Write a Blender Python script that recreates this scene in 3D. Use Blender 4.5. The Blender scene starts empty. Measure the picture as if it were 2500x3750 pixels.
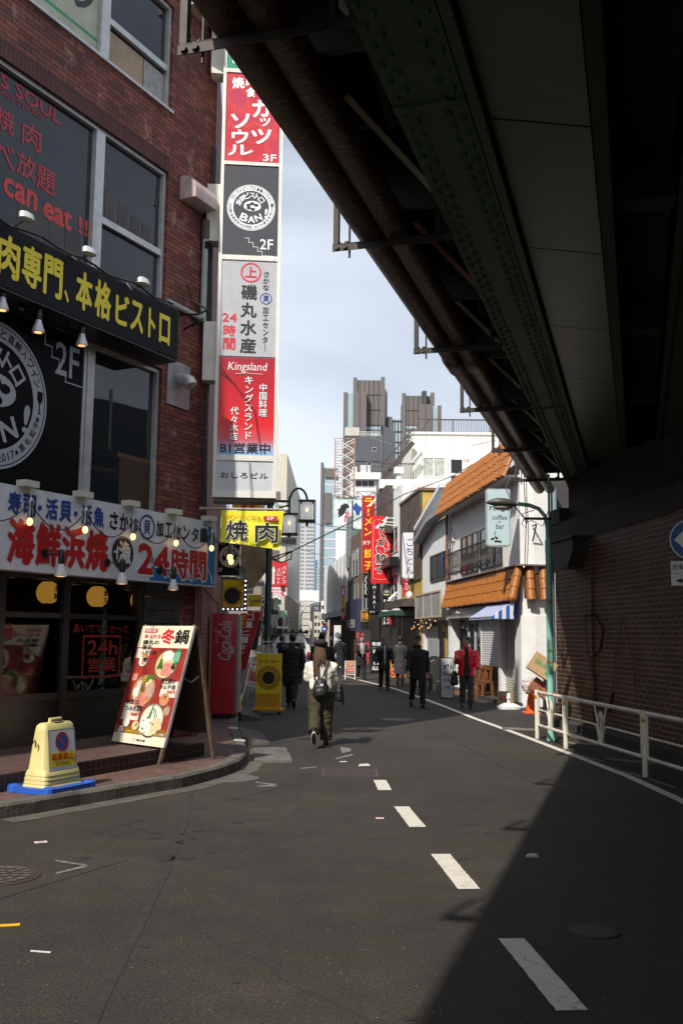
import bpy, bmesh, math, random
from mathutils import Vector, Matrix, noise
random.seed(7)
R_ = math.radians
C = bpy.context.scene.collection
SC = bpy.context.scene

# ---------------------------------------------------------------- camera, sky, sun, exposure
PITCH, ROLL, FPX, EYE = R_(7.04), 0.0110, 3646.0, 1.75
camd = bpy.data.cameras.new('camera'); cam = bpy.data.objects.new('camera', camd); C.objects.link(cam)
RC = Matrix.Rotation(math.pi/2 + PITCH, 3, 'X') @ Matrix.Rotation(ROLL, 3, 'Z')
cam.matrix_world = Matrix.Translation((0, 0, EYE)) @ RC.to_4x4()
camd.sensor_fit = 'VERTICAL'; camd.sensor_height = 36.0; camd.lens = FPX/3750*36
camd.clip_start = 0.05; camd.clip_end = 5000
SC.camera = cam
SC.render.resolution_x, SC.render.resolution_y = 682, 1024

SUN_EL, SUN_AZ = R_(45.5), R_(30)          # light travels towards +y, a little to the right
w = bpy.data.worlds.new('World'); SC.world = w; w.use_nodes = True
nt = w.node_tree; nt.nodes.clear()
wo = nt.nodes.new('ShaderNodeOutputWorld'); bg = nt.nodes.new('ShaderNodeBackground')
sky = nt.nodes.new('ShaderNodeTexSky'); sky.sky_type = 'NISHITA'; sky.sun_disc = False
sky.sun_elevation = SUN_EL; sky.sun_rotation = SUN_AZ + math.pi
sky.air_density = 1.0; sky.dust_density = 3.0; sky.ozone_density = 1.0
tc = nt.nodes.new('ShaderNodeTexCoord'); mp = nt.nodes.new('ShaderNodeMapping')
mp.inputs['Scale'].default_value = (1.1, 1.1, 2.6)
nz = nt.nodes.new('ShaderNodeTexNoise'); nz.inputs['Scale'].default_value = 1.7; nz.inputs['Detail'].default_value = 7
nz.inputs['Roughness'].default_value = .52; nz.inputs['Distortion'].default_value = .5
rp = nt.nodes.new('ShaderNodeValToRGB'); rp.color_ramp.elements[0].position = .38; rp.color_ramp.elements[1].position = .66
rp.color_ramp.elements[0].color = (.5, .5, .5, 1); rp.color_ramp.elements[1].color = (1, 1, 1, 1)
mx = nt.nodes.new('ShaderNodeMix'); mx.data_type = 'RGBA'
mx.inputs[7].default_value = (10.3, 11.3, 12.9, 1)
nt.links.new(tc.outputs['Generated'], mp.inputs['Vector']); nt.links.new(mp.outputs[0], nz.inputs['Vector'])
nt.links.new(nz.outputs['Fac'], rp.inputs['Fac']); nt.links.new(rp.outputs['Color'], mx.inputs[0])
nt.links.new(sky.outputs[0], mx.inputs[6]); nt.links.new(mx.outputs[2], bg.inputs['Color'])
bg.inputs['Strength'].default_value = 0.074
nt.links.new(bg.outputs[0], wo.inputs['Surface'])
sd = bpy.data.lights.new('sun', 'SUN'); sd.energy = 4.5; sd.angle = R_(.8); sd.color = (1, .95, .87)
so = bpy.data.objects.new('sun', sd); C.objects.link(so)
sv = Vector((math.sin(SUN_AZ)*math.cos(SUN_EL), math.cos(SUN_AZ)*math.cos(SUN_EL), -math.sin(SUN_EL)))
so.rotation_euler = sv.to_track_quat('-Z', 'Y').to_euler()
SC.view_settings.view_transform = 'Standard'; SC.view_settings.look = 'None'
SC.view_settings.exposure = 0.22; SC.view_settings.gamma = 1.0
try:
    SC.cycles.max_bounces = 6; SC.cycles.transparent_max_bounces = 10; SC.cycles.use_denoising = True
except Exception: pass

# ---------------------------------------------------------------- photograph pixel -> real position helpers
def ray(x, y): return RC @ Vector(((x-1250)/FPX, -(y-1875)/FPX, -1.0))
EYEP = Vector((0, 0, EYE))
def at(x, y, Y):
    d = ray(x, y); return EYEP + d*(Y/d.y)
def gp(x, y, z=0.0):
    d = ray(x, y); return EYEP + d*((z-EYE)/d.z)
def onp(x, y, o, rz, off=0.0):
    u = Vector((math.cos(rz), math.sin(rz), 0)); n = Vector((math.sin(rz), -math.cos(rz), 0))
    o = Vector((o[0], o[1], 0)) + n*off; d = ray(x, y); t = (o-EYEP).dot(n)/d.dot(n); P = EYEP + d*t
    return (P-o).dot(u), P.z
def XR(Y): return 4.62 - .1*(Y-25.7)          # line of the shop fronts on the right
def XL(Y): return -2.27 - .1*(Y-16.4)         # line of the shop fronts on the left
RZR, RZL = R_(-84.3), R_(95.7)                # local x along those fronts, local -y towards the street

# ---------------------------------------------------------------- materials
MATS = {}
def nodes(name):
    m = bpy.data.materials.new(name); m.use_nodes = True; t = m.node_tree
    return m, t, t.nodes['Principled BSDF']
def mat(name, col, rough=.6, metal=0.0, var=.18, scale=6.0, bump=.0, bscale=60.0, spec=.5, dirt=0.0, coat=0.0):
    if name in MATS: return MATS[name]
    m, t, b = nodes(name); N = t.nodes; L = t.links
    b.inputs['Roughness'].default_value = rough; b.inputs['Metallic'].default_value = metal
    b.inputs['Specular IOR Level'].default_value = spec; b.inputs['Coat Weight'].default_value = coat
    tc = N.new('ShaderNodeTexCoord'); n = N.new('ShaderNodeTexNoise')
    n.inputs['Scale'].default_value = scale; n.inputs['Detail'].default_value = 6
    L.new(tc.outputs['Object'], n.inputs['Vector'])
    r = N.new('ShaderNodeValToRGB'); e = r.color_ramp.elements
    e[0].position, e[1].position = .3, .7
    e[0].color = (*[c*(1-var) for c in col], 1); e[1].color = (*[min(1, c*(1+var)) for c in col], 1)
    L.new(n.outputs['Fac'], r.inputs['Fac']); out = r.outputs['Color']
    if dirt > 0:
        n2 = N.new('ShaderNodeTexNoise'); n2.inputs['Scale'].default_value = 1.6; n2.inputs['Detail'].default_value = 9
        n2.inputs['Roughness'].default_value = .7
        mpp = N.new('ShaderNodeMapping'); mpp.inputs['Scale'].default_value = (2.2, 2.2, .5)
        L.new(tc.outputs['Object'], mpp.inputs['Vector']); L.new(mpp.outputs[0], n2.inputs['Vector'])
        r2 = N.new('ShaderNodeValToRGB'); r2.color_ramp.elements[0].position = .5; r2.color_ramp.elements[1].position = .72
        r2.color_ramp.elements[1].color = (dirt, dirt, dirt, 1); r2.color_ramp.elements[0].color = (0, 0, 0, 1)
        L.new(n2.outputs['Fac'], r2.inputs['Fac'])
        mxx = N.new('ShaderNodeMix'); mxx.data_type = 'RGBA'
        mxx.inputs[7].default_value = (col[0]*.35+.01, col[1]*.31+.008, col[2]*.26+.005, 1)
        L.new(r2.outputs['Color'], mxx.inputs[0]); L.new(out, mxx.inputs[6]); out = mxx.outputs[2]
    L.new(out, b.inputs['Base Color'])
    if bump > 0:
        n3 = N.new('ShaderNodeTexNoise'); n3.inputs['Scale'].default_value = bscale; n3.inputs['Detail'].default_value = 5
        L.new(tc.outputs['Object'], n3.inputs['Vector'])
        bp = N.new('ShaderNodeBump'); bp.inputs['Strength'].default_value = bump; bp.inputs['Distance'].default_value = .02
        L.new(n3.outputs['Fac'], bp.inputs['Height']); L.new(bp.outputs['Normal'], b.inputs['Normal'])
    MATS[name] = m; return m
def ink(name, col, rough=.45): return mat('ink_'+name, col, rough, var=.06, scale=30)
def emit(name, col, strength):
    if name in MATS: return MATS[name]
    m, t, b = nodes(name); b.inputs['Base Color'].default_value = (*[min(.8, c) for c in col], 1)
    b.inputs['Emission Color'].default_value = (*col, 1); b.inputs['Emission Strength'].default_value = strength
    n = t.nodes.new('ShaderNodeTexNoise'); n.inputs['Scale'].default_value = 20
    t.links.new(n.outputs['Fac'], b.inputs['Roughness'])
    MATS[name] = m; return m
def bricks(name, c1, c2, mortar, bw, bh, ms, swap=False, rough=.75, dirt=.35, offs=.5, pale=.0):
    m, t, b = nodes(name); N = t.nodes; L = t.links
    tc = N.new('ShaderNodeTexCoord'); sx = N.new('ShaderNodeSeparateXYZ'); L.new(tc.outputs['Object'], sx.inputs[0])
    ad = N.new('ShaderNodeMath'); ad.operation = 'ADD'; L.new(sx.outputs['X'], ad.inputs[0]); L.new(sx.outputs['Y'], ad.inputs[1])
    cb = N.new('ShaderNodeCombineXYZ')
    L.new(ad.outputs[0], cb.inputs['Y' if swap else 'X']); L.new(sx.outputs['Z'], cb.inputs['X' if swap else 'Y'])
    br = N.new('ShaderNodeTexBrick'); L.new(cb.outputs[0], br.inputs['Vector'])
    br.inputs['Scale'].default_value = 1; br.inputs['Brick Width'].default_value = bw; br.inputs['Row Height'].default_value = bh
    br.inputs['Mortar Size'].default_value = ms; br.inputs['Mortar Smooth'].default_value = .15; br.inputs['Bias'].default_value = 0
    br.offset = offs
    br.inputs['Color1'].default_value = (*c1, 1); br.inputs['Color2'].default_value = (*c2, 1); br.inputs['Mortar'].default_value = (*mortar, 1)
    n = N.new('ShaderNodeTexNoise'); n.inputs['Scale'].default_value = 1.3; n.inputs['Detail'].default_value = 9; n.inputs['Roughness'].default_value = .68
    L.new(tc.outputs['Object'], n.inputs['Vector'])
    r = N.new('ShaderNodeValToRGB'); r.color_ramp.elements[0].position = .35; r.color_ramp.elements[1].position = .72
    r.color_ramp.elements[0].color = (1, 1, 1, 1); r.color_ramp.elements[1].color = (1-dirt, 1-dirt, 1-dirt, 1); r.color_ramp.elements[0].color = (1.12, 1.1, 1.08, 1)
    L.new(n.outputs['Fac'], r.inputs['Fac'])
    mu = N.new('ShaderNodeMix'); mu.data_type = 'RGBA'; mu.blend_type = 'MULTIPLY'; mu.inputs[0].default_value = 1
    L.new(br.outputs['Color'], mu.inputs[6]); L.new(r.outputs['Color'], mu.inputs[7]); out = mu.outputs[2]
    if pale > 0:                                   # lime bloom and chipped glaze
        n2 = N.new('ShaderNodeTexNoise'); n2.inputs['Scale'].default_value = 2.1; n2.inputs['Detail'].default_value = 12; n2.inputs['Roughness'].default_value = .8
        mpp = N.new('ShaderNodeMapping'); mpp.inputs['Location'].default_value = (5, 3, 1); mpp.inputs['Scale'].default_value = (1.4, 1.4, .8)
        L.new(tc.outputs['Object'], mpp.inputs['Vector']); L.new(mpp.outputs[0], n2.inputs['Vector'])
        r2 = N.new('ShaderNodeValToRGB'); r2.color_ramp.elements[0].position = .565; r2.color_ramp.elements[1].position = .66
        r2.color_ramp.elements[0].color = (0, 0, 0, 1); r2.color_ramp.elements[1].color = (pale, pale, pale, 1)
        L.new(n2.outputs['Fac'], r2.inputs['Fac'])
        m2 = N.new('ShaderNodeMix'); m2.data_type = 'RGBA'; m2.inputs[7].default_value = (.42, .27, .24, 1)
        L.new(r2.outputs['Color'], m2.inputs[0]); L.new(out, m2.inputs[6]); out = m2.outputs[2]
    L.new(out, b.inputs['Base Color']); b.inputs['Roughness'].default_value = rough
    bp = N.new('ShaderNodeBump'); bp.inputs['Strength'].default_value = .6; bp.inputs['Distance'].default_value = .006; bp.invert = True
    L.new(br.outputs['Fac'], bp.inputs['Height']); L.new(bp.outputs['Normal'], b.inputs['Normal'])
    MATS[name] = m; return m
def glass(name, tint=(.02, .024, .028), clear=.0, rough=.03):
    """dark reflecting pane (clear = 0) or see-through pane"""
    m, t, b = nodes(name); N = t.nodes; L = t.links
    n = N.new('ShaderNodeTexNoise'); n.inputs['Scale'].default_value = .8; tcn = N.new('ShaderNodeTexCoord')
    L.new(tcn.outputs['Object'], n.inputs['Vector'])
    bp = N.new('ShaderNodeBump'); bp.inputs['Strength'].default_value = .06; bp.inputs['Distance'].default_value = .05
    L.new(n.outputs['Fac'], bp.inputs['Height'])
    if clear <= 0:
        b.inputs['Base Color'].default_value = (*tint, 1); b.inputs['Roughness'].default_value = rough
        b.inputs['Specular IOR Level'].default_value = .55; L.new(bp.outputs['Normal'], b.inputs['Normal'])
    else:
        tr = N.new('ShaderNodeBsdfTransparent'); tr.inputs['Color'].default_value = (clear, clear, clear, 1)
        gl = N.new('ShaderNodeBsdfGlossy'); gl.inputs['Roughness'].default_value = rough
        fr = N.new('ShaderNodeFresnel'); fr.inputs['IOR'].default_value = 1.5; ms = N.new('ShaderNodeMixShader')
        L.new(fr.outputs[0], ms.inputs[0]); L.new(tr.outputs[0], ms.inputs[1]); L.new(gl.outputs[0], ms.inputs[2])
        L.new(ms.outputs[0], t.nodes['Material Output'].inputs['Surface'])
    MATS[name] = m; return m

# ---------------------------------------------------------------- mesh builder
TEXTS = {}
def text_geo(s, bold=0.0, shear=0.0, line=1.0, align='LEFT'):
    k = (s, bold, shear, line, align)
    if k in TEXTS: return TEXTS[k]
    cu = bpy.data.curves.new('t', 'FONT'); cu.body = s; cu.size = 1; cu.offset = 0; cu.shear = shear
    cu.space_line = line; cu.align_x = align; cu.resolution_u = 2; cu.dimensions = '2D'; cu.fill_mode = 'BOTH'
    ob = bpy.data.objects.new('t', cu); C.objects.link(ob)
    me = bpy.data.meshes.new_from_object(ob.evaluated_get(bpy.context.evaluated_depsgraph_get()))
    v = [p.co.copy() for p in me.vertices]; f = [tuple(p.vertices) for p in me.polygons]
    bpy.data.objects.remove(ob); bpy.data.curves.remove(cu); bpy.data.meshes.remove(me)
    x0 = min(p.x for p in v); x1 = max(p.x for p in v); y0 = min(p.y for p in v); y1 = max(p.y for p in v)
    g = ([((p.x-x0)/max(1e-6, x1-x0), (p.y-y0)/max(1e-6, y1-y0)) for p in v], f, (x1-x0)/max(1e-6, y1-y0))
    TEXTS[k] = g; return g
def vert(s): return '\n'.join(s.replace('ー', '｜'))

class MB:
    def __init__(s, m=None):
        s.bm = bmesh.new(); s.mats = []; s.mi = 0; s.T = Matrix.Identity(4)
        if m: s.m(m)
    def m(s, mt):
        if mt not in s.mats: s.mats.append(mt)
        s.mi = s.mats.index(mt); return s
    def v(s, p): return s.bm.verts.new(s.T @ Vector(p))
    def f(s, vs):
        try:
            fc = s.bm.faces.new(vs); fc.material_index = s.mi; return fc
        except ValueError: return None
    def poly(s, pts): return s.f([s.v(p) for p in pts])
    def box(s, x0, x1, y0, y1, z0, z1):
        vs = [s.v(p) for p in ((x0, y0, z0), (x1, y0, z0), (x1, y1, z0), (x0, y1, z0), (x0, y0, z1), (x1, y0, z1), (x1, y1, z1), (x0, y1, z1))]
        for q in ((0, 3, 2, 1), (4, 5, 6, 7), (0, 1, 5, 4), (1, 2, 6, 5), (2, 3, 7, 6), (3, 0, 4, 7)): s.f([vs[i] for i in q])
        return s
    def bar(s, a, b, w, h=None, up=(0, 0, 1)):
        """square bar between two points, w across, h along up"""
        a, b = Vector(a), Vector(b); h = h or w; d = (b-a).normalized(); u = Vector(up)
        if abs(d.dot(u)) > .98: u = Vector((0, 1, 0))
        x = d.cross(u).normalized(); u = x.cross(d).normalized(); vs = []
        for p in (a, b):
            for i, j in ((-1, -1), (1, -1), (1, 1), (-1, 1)): vs.append(s.v(p + x*(i*w/2) + u*(j*h/2)))
        for q in ((3, 2, 1, 0), (4, 5, 6, 7), (0, 1, 5, 4), (1, 2, 6, 5), (2, 3, 7, 6), (3, 0, 4, 7)): s.f([vs[i] for i in q])
        return s
    def prism(s, pts, z0, z1):
        lo = [s.v((x, y, z0)) for x, y in pts]; hi = [s.v((x, y, z1)) for x, y in pts]; n = len(pts)
        s.f(lo[::-1]); s.f(hi)
        for i in range(n): s.f([lo[i], lo[(i+1) % n], hi[(i+1) % n], hi[i]])
        return s
    def slab(s, pts, y0, y1):
        """outline in the x-z plane pulled from y0 (front) to y1 (back)"""
        a = [s.v((x, y0, z)) for x, z in pts]; b = [s.v((x, y1, z)) for x, z in pts]; n = len(pts)
        s.f(a); s.f(b[::-1])
        for i in range(n): s.f([a[(i+1) % n], a[i], b[i], b[(i+1) % n]])
        return s
    def tube(s, path, r, seg=8, caps=True, flat=1.0):
        path = [Vector(p) for p in path]; n = len(path); rr = r if isinstance(r, (list, tuple)) else [r]*n; rings = []
        up = None
        for i, p in enumerate(path):
            d = (path[min(i+1, n-1)] - path[max(i-1, 0)]).normalized()
            if up is None:
                up = Vector((0, 0, 1)) if abs(d.z) < .9 else Vector((0, 1, 0))
            x = d.cross(up).normalized(); u = x.cross(d).normalized(); up = u
            rings.append([s.v(p + (x*math.cos(a) + u*math.sin(a)*flat)*rr[i]) for a in (2*math.pi*k/seg for k in range(seg))])
        for A, B in zip(rings, rings[1:]):
            for k in range(seg): s.f([A[k], A[(k+1) % seg], B[(k+1) % seg], B[k]])
        if caps: s.f(rings[0][::-1]); s.f(rings[-1])
        return s
    def loft(s, rings, seg=16, caps=True):
        """rings: (x, y, z, rx, ry) level ellipses from bottom to top"""
        R = []
        for (x, y, z, rx, ry) in rings:
            R.append([s.v((x+rx*math.cos(a), y+ry*math.sin(a), z)) for a in (2*math.pi*k/seg for k in range(seg))])
        for A, B in zip(R, R[1:]):
            for k in range(seg): s.f([A[k], A[(k+1) % seg], B[(k+1) % seg], B[k]])
        if caps: s.f(R[0][::-1]); s.f(R[-1])
        return s
    def lathe(s, prof, seg=20, c=(0, 0, 0), axis='z'):
        """prof: (radius, height) list"""
        R = []
        for r, h in prof:
            q = []
            for k in range(seg):
                a = 2*math.pi*k/seg; x, y = r*math.cos(a), r*math.sin(a)
                p = {'z': (x, y, h), 'y': (x, -h, y), 'x': (h, x, y)}[axis]
                q.append(s.v((p[0]+c[0], p[1]+c[1], p[2]+c[2])))
            R.append(q)
        for A, B in zip(R, R[1:]):
            for k in range(seg): s.f([A[k], A[(k+1) % seg], B[(k+1) % seg], B[k]])
        s.f(R[0][::-1]); s.f(R[-1]); return s
    def ball(s, c, rx, ry=None, rz=None, seg=12, rings=8):
        ry = ry or rx; rz = rz or rx; R = []
        for i in range(1, rings):
            t = math.pi*i/rings
            R.append([s.v((c[0]+rx*math.sin(t)*math.cos(a), c[1]+ry*math.sin(t)*math.sin(a), c[2]-rz*math.cos(t))) for a in (2*math.pi*k/seg for k in range(seg))])
        b0 = s.v((c[0], c[1], c[2]-rz)); b1 = s.v((c[0], c[1], c[2]+rz))
        for k in range(seg): s.f([b0, R[0][(k+1) % seg], R[0][k]]); s.f([b1, R[-1][k], R[-1][(k+1) % seg]])
        for A, B in zip(R, R[1:]):
            for k in range(seg): s.f([A[k], A[(k+1) % seg], B[(k+1) % seg], B[k]])
        return s
    def disc(s, cx, cz, r, y, seg=28, rz=None):
        rz = rz or r
        s.poly([(cx+r*math.cos(2*math.pi*k/seg), y, cz+rz*math.sin(2*math.pi*k/seg)) for k in range(seg)]); return s
    def ring(s, cx, cz, r0, r1, y, seg=40, a0=0, a1=2*math.pi):
        n = seg; A = []; B = []
        for k in range(n+1):
            a = a0+(a1-a0)*k/n
            A.append(s.v((cx+r0*math.cos(a), y, cz+r0*math.sin(a)))); B.append(s.v((cx+r1*math.cos(a), y, cz+r1*math.sin(a))))
        for k in range(n): s.f([A[k], B[k], B[k+1], A[k+1]])
        return s
    def rect(s, x0, x1, z0, z1, y): return s.poly([(x0, y, z0), (x1, y, z0), (x1, y, z1), (x0, y, z1)])
    def blob(s, cx, cz, rx, rz, y, n=14, j=.25, rnd=random):
        pts = []
        for k in range(n):
            a = 2*math.pi*k/n; q = 1+rnd.uniform(-j, j); pts.append((cx+rx*q*math.cos(a), y, cz+rz*q*math.sin(a)))
        s.poly(pts); return s
    def text(s, t, x0, x1, z0, z1, y, bold=0.0, shear=0.0, line=1.0, align='CENTER', rot=0.0, keep=False):
        """lettering in the x-z plane fitted into a box, facing -y"""
        vs, fs, asp = text_geo(t, bold, shear, line, align); W, H = x1-x0, z1-z0
        if keep:
            if asp*H > W: H = W/asp
            else: W = H*asp
            x0, z0 = (x0+x1-W)/2, (z0+z1-H)/2
        cx, cz = x0+W/2, z0+H/2; c_, s_ = math.cos(rot), math.sin(rot); nl = t.count('\n')+1
        r = max(0, bold)*.55*H/nl                  # heavier strokes: the outline laid down several times, a hair apart
        W -= 2*r; H -= 2*r
        for n, (ox, oz) in enumerate(((0, 0), (r, r*.3), (-r, -r*.3), (r*.3, -r), (-r*.3, r), (r*.7, -r*.7), (-r*.7, r*.7)) if r > 0 else ((0, 0),)):
            q = []
            for (a, b) in vs:
                dx, dz = (a-.5)*W+ox, (b-.5)*H+oz; q.append(s.v((cx+dx*c_-dz*s_, y-.0002*n, cz+dx*s_+dz*c_)))
            for f in fs: s.f([q[i] for i in f])
        return s
    def arctext(s, t, cx, cz, r, h, y, a0, a1, bold=.02, inside=False):
        """letters set one by one round a circle"""
        n = len(t)
        for i, ch in enumerate(t):
            if ch == ' ': continue
            a = a0+(a1-a0)*(i/(n-1) if n > 1 else .5); px, pz = cx+r*math.cos(a), cz+r*math.sin(a)
            rot = a-math.pi/2 if not inside else a+math.pi/2
            s.text(ch, px-h*.45, px+h*.45, pz-h/2, pz+h/2, y, bold=bold, rot=rot, keep=True)
        return s
    def remesh(s, vox, smooth=3, wr=0.0, wscale=9.0, seed=0):
        me = bpy.data.meshes.new('r'); s.bm.to_mesh(me); s.bm.free()
        o = bpy.data.objects.new('r', me); C.objects.link(o)
        md = o.modifiers.new('r', 'REMESH'); md.mode = 'VOXEL'; md.voxel_size = vox
        m2 = bpy.data.meshes.new_from_object(o.evaluated_get(bpy.context.evaluated_depsgraph_get()))
        bpy.data.objects.remove(o); bpy.data.meshes.remove(me)
        s.bm = bmesh.new(); s.bm.from_mesh(m2); bpy.data.meshes.remove(m2)
        for _ in range(smooth): bmesh.ops.smooth_vert(s.bm, verts=s.bm.verts, factor=.5, use_axis_x=True, use_axis_y=True, use_axis_z=True)
        if wr > 0:
            s.bm.normal_update()
            for vv in s.bm.verts:
                p = vv.co; q = Vector((p.x*wscale, p.y*wscale, p.z*wscale*1.8 + 3*p.x))+Vector((seed*7.1, 0, 0))
                vv.co = p + vv.normal*wr*(noise.noise(q) + .5*noise.noise(q*2.3))
        for fc in s.bm.faces: fc.material_index = s.mi; fc.smooth = True
        return s
    def build(s, name, parent=None, smooth=False, bevel=0.0, label=None):
        me = bpy.data.meshes.new(name)
        if bevel > 0:
            es = [e for e in s.bm.edges if len(e.link_faces) == 2 and e.calc_face_angle(0) > .5]
            bmesh.ops.bevel(s.bm, geom=es, offset=bevel, segments=2, affect='EDGES', profile=.6)
        if smooth:
            for fc in s.bm.faces: fc.smooth = True
        s.bm.to_mesh(me); s.bm.free()
        for mt in s.mats: me.materials.append(mt)
        if smooth:
            try: me.set_sharp_from_angle(angle=R_(42))
            except Exception: pass
        o = bpy.data.objects.new(name, me); C.objects.link(o)
        if parent is not None: o.parent = parent
        if label: o['label'] = label
        return o

def tag(o, label, cat, group=None, kind=None):
    o['label'] = label; o['category'] = cat
    if group: o['group'] = group
    if kind: o['kind'] = kind
    return o
def thing(name, label, cat, loc=(0, 0, 0), rz=0.0, group=None, rx=0.0, ry=0.0):
    o = bpy.data.objects.new(name, None); C.objects.link(o); o.empty_display_size = .2
    o.location = loc; o.rotation_euler = (rx, ry, rz); return tag(o, label, cat, group)
def struct(o): o['kind'] = 'structure'; return o
def dup(root, loc, rz=None, label=None):
    r = root.copy(); C.objects.link(r); r.location = loc
    if rz is not None: r.rotation_euler = (root.rotation_euler[0], root.rotation_euler[1], rz)
    if label: r['label'] = label
    for ch in list(root.children):
        c = ch.copy(); C.objects.link(c); c.parent = r
        for g in list(ch.children):
            d = g.copy(); C.objects.link(d); d.parent = c
    return r

# ---------------------------------------------------------------- shared materials
BLACKM = mat('black_paint', (.012, .012, .013), .4, var=.3)
WHITEM = mat('white_paint', (.72, .71, .68), .45, var=.06, dirt=.25)
CREAM = mat('cream_metal', (.66, .63, .55), .45, var=.08, dirt=.3)
ALU = mat('aluminium', (.55, .55, .54), .4, .35, var=.12, dirt=.35)
STEEL = mat('steel', (.34, .34, .35), .3, .9, var=.15)
DARKG = glass('dark_glass'); CLEARG = glass('clear_glass', clear=.86)
SKYG = glass('window_glass', (.012, .015, .021))
BULB = emit('bulb_glow', (1, .62, .27), 1.7); BULBS = emit('bulb_small_glow', (1, .45, .15), 1.6)
K = ink('black', (.012, .012, .012)); W = ink('white', (.8, .8, .79)); RED = ink('red', (.60, .02, .025)); YEL = ink('yellow', (.82, .62, .02))
BLU = ink('blue', (.015, .06, .28)); GRN = ink('green', (.02, .3, .1))
# ================================================================ GROUND
def asphalt():
    m, t, b = nodes('asphalt'); N = t.nodes; L = t.links
    tc = N.new('ShaderNodeTexCoord')
    def no(scale, det=6, rough=.6):
        n = N.new('ShaderNodeTexNoise'); n.inputs['Scale'].default_value = scale; n.inputs['Detail'].default_value = det
        n.inputs['Roughness'].default_value = rough; L.new(tc.outputs['Object'], n.inputs['Vector']); return n.outputs['Fac']
    def ramp(src, p0, c0, p1, c1):
        r = N.new('ShaderNodeValToRGB'); e = r.color_ramp.elements; e[0].position, e[1].position = p0, p1
        e[0].color = (*c0, 1); e[1].color = (*c1, 1); L.new(src, r.inputs['Fac']); return r.outputs['Color']
    def mix(a, bb, fac, mode='MIX'):
        x = N.new('ShaderNodeMix'); x.data_type = 'RGBA'; x.blend_type = mode
        if isinstance(fac, float): x.inputs[0].default_value = fac
        else: L.new(fac, x.inputs[0])
        L.new(a, x.inputs[6])
        if isinstance(bb, tuple): x.inputs[7].default_value = (*bb, 1)
        else: L.new(bb, x.inputs[7])
        return x.outputs[2]
    base = ramp(no(58, 3, .8), .34, (.016, .0138, .0115), .72, (.084, .072, .059))
    big = ramp(no(.35, 8, .62), .3, (.58, .58, .59), .72, (1.2, 1.17, 1.12))
    mid = ramp(no(2.6, 8, .7), .3, (.74, .74, .74), .7, (1.15, 1.14, 1.12))
    c = mix(base, big, 1.0, 'MULTIPLY'); c = mix(c, mid, 1.0, 'MULTIPLY')
    vo = N.new('ShaderNodeTexVoronoi'); vo.inputs['Scale'].default_value = 26; L.new(tc.outputs['Object'], vo.inputs['Vector'])
    sp = ramp(vo.outputs['Distance'], .10, (1, 1, 1), .22, (0, 0, 0))
    sel = ramp(vo.outputs['Color'], .72, (0, 0, 0), .9, (.75, .75, .75))
    k = mix(sp, sel, 1.0, 'MULTIPLY'); c = mix(c, (.22, .2, .17), k)
    cr = N.new('ShaderNodeTexVoronoi'); cr.feature = 'DISTANCE_TO_EDGE'; cr.inputs['Scale'].default_value = .22
    wv = N.new('ShaderNodeTexNoise'); wv.inputs['Scale'].default_value = 1.4; wv.inputs['Detail'].default_value = 8; L.new(tc.outputs['Object'], wv.inputs['Vector'])
    ax = N.new('ShaderNodeMix'); ax.data_type = 'RGBA'; ax.inputs[0].default_value = .22; L.new(tc.outputs['Object'], ax.inputs[6]); L.new(wv.outputs['Color'], ax.inputs[7])
    L.new(ax.outputs[2], cr.inputs['Vector'])
    ck = ramp(cr.outputs['Distance'], .0008, (.5, .5, .5), .003, (0, 0, 0)); c = mix(c, (.018, .017, .016), ck)
    L.new(c, b.inputs['Base Color']); b.inputs['Roughness'].default_value = .82; b.inputs['Specular IOR Level'].default_value = .35
    bp = N.new('ShaderNodeBump'); bp.inputs['Strength'].default_value = .55; bp.inputs['Distance'].default_value = .008
    L.new(no(110, 3, .7), bp.inputs['Height']); L.new(bp.outputs['Normal'], b.inputs['Normal'])
    return m
ASPH = asphalt()
g = MB(ASPH); g.poly([(-1500, -60, 0), (1500, -60, 0), (1500, 3000, 0), (-1500, 3000, 0)]); struct(g.build('road'))

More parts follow.
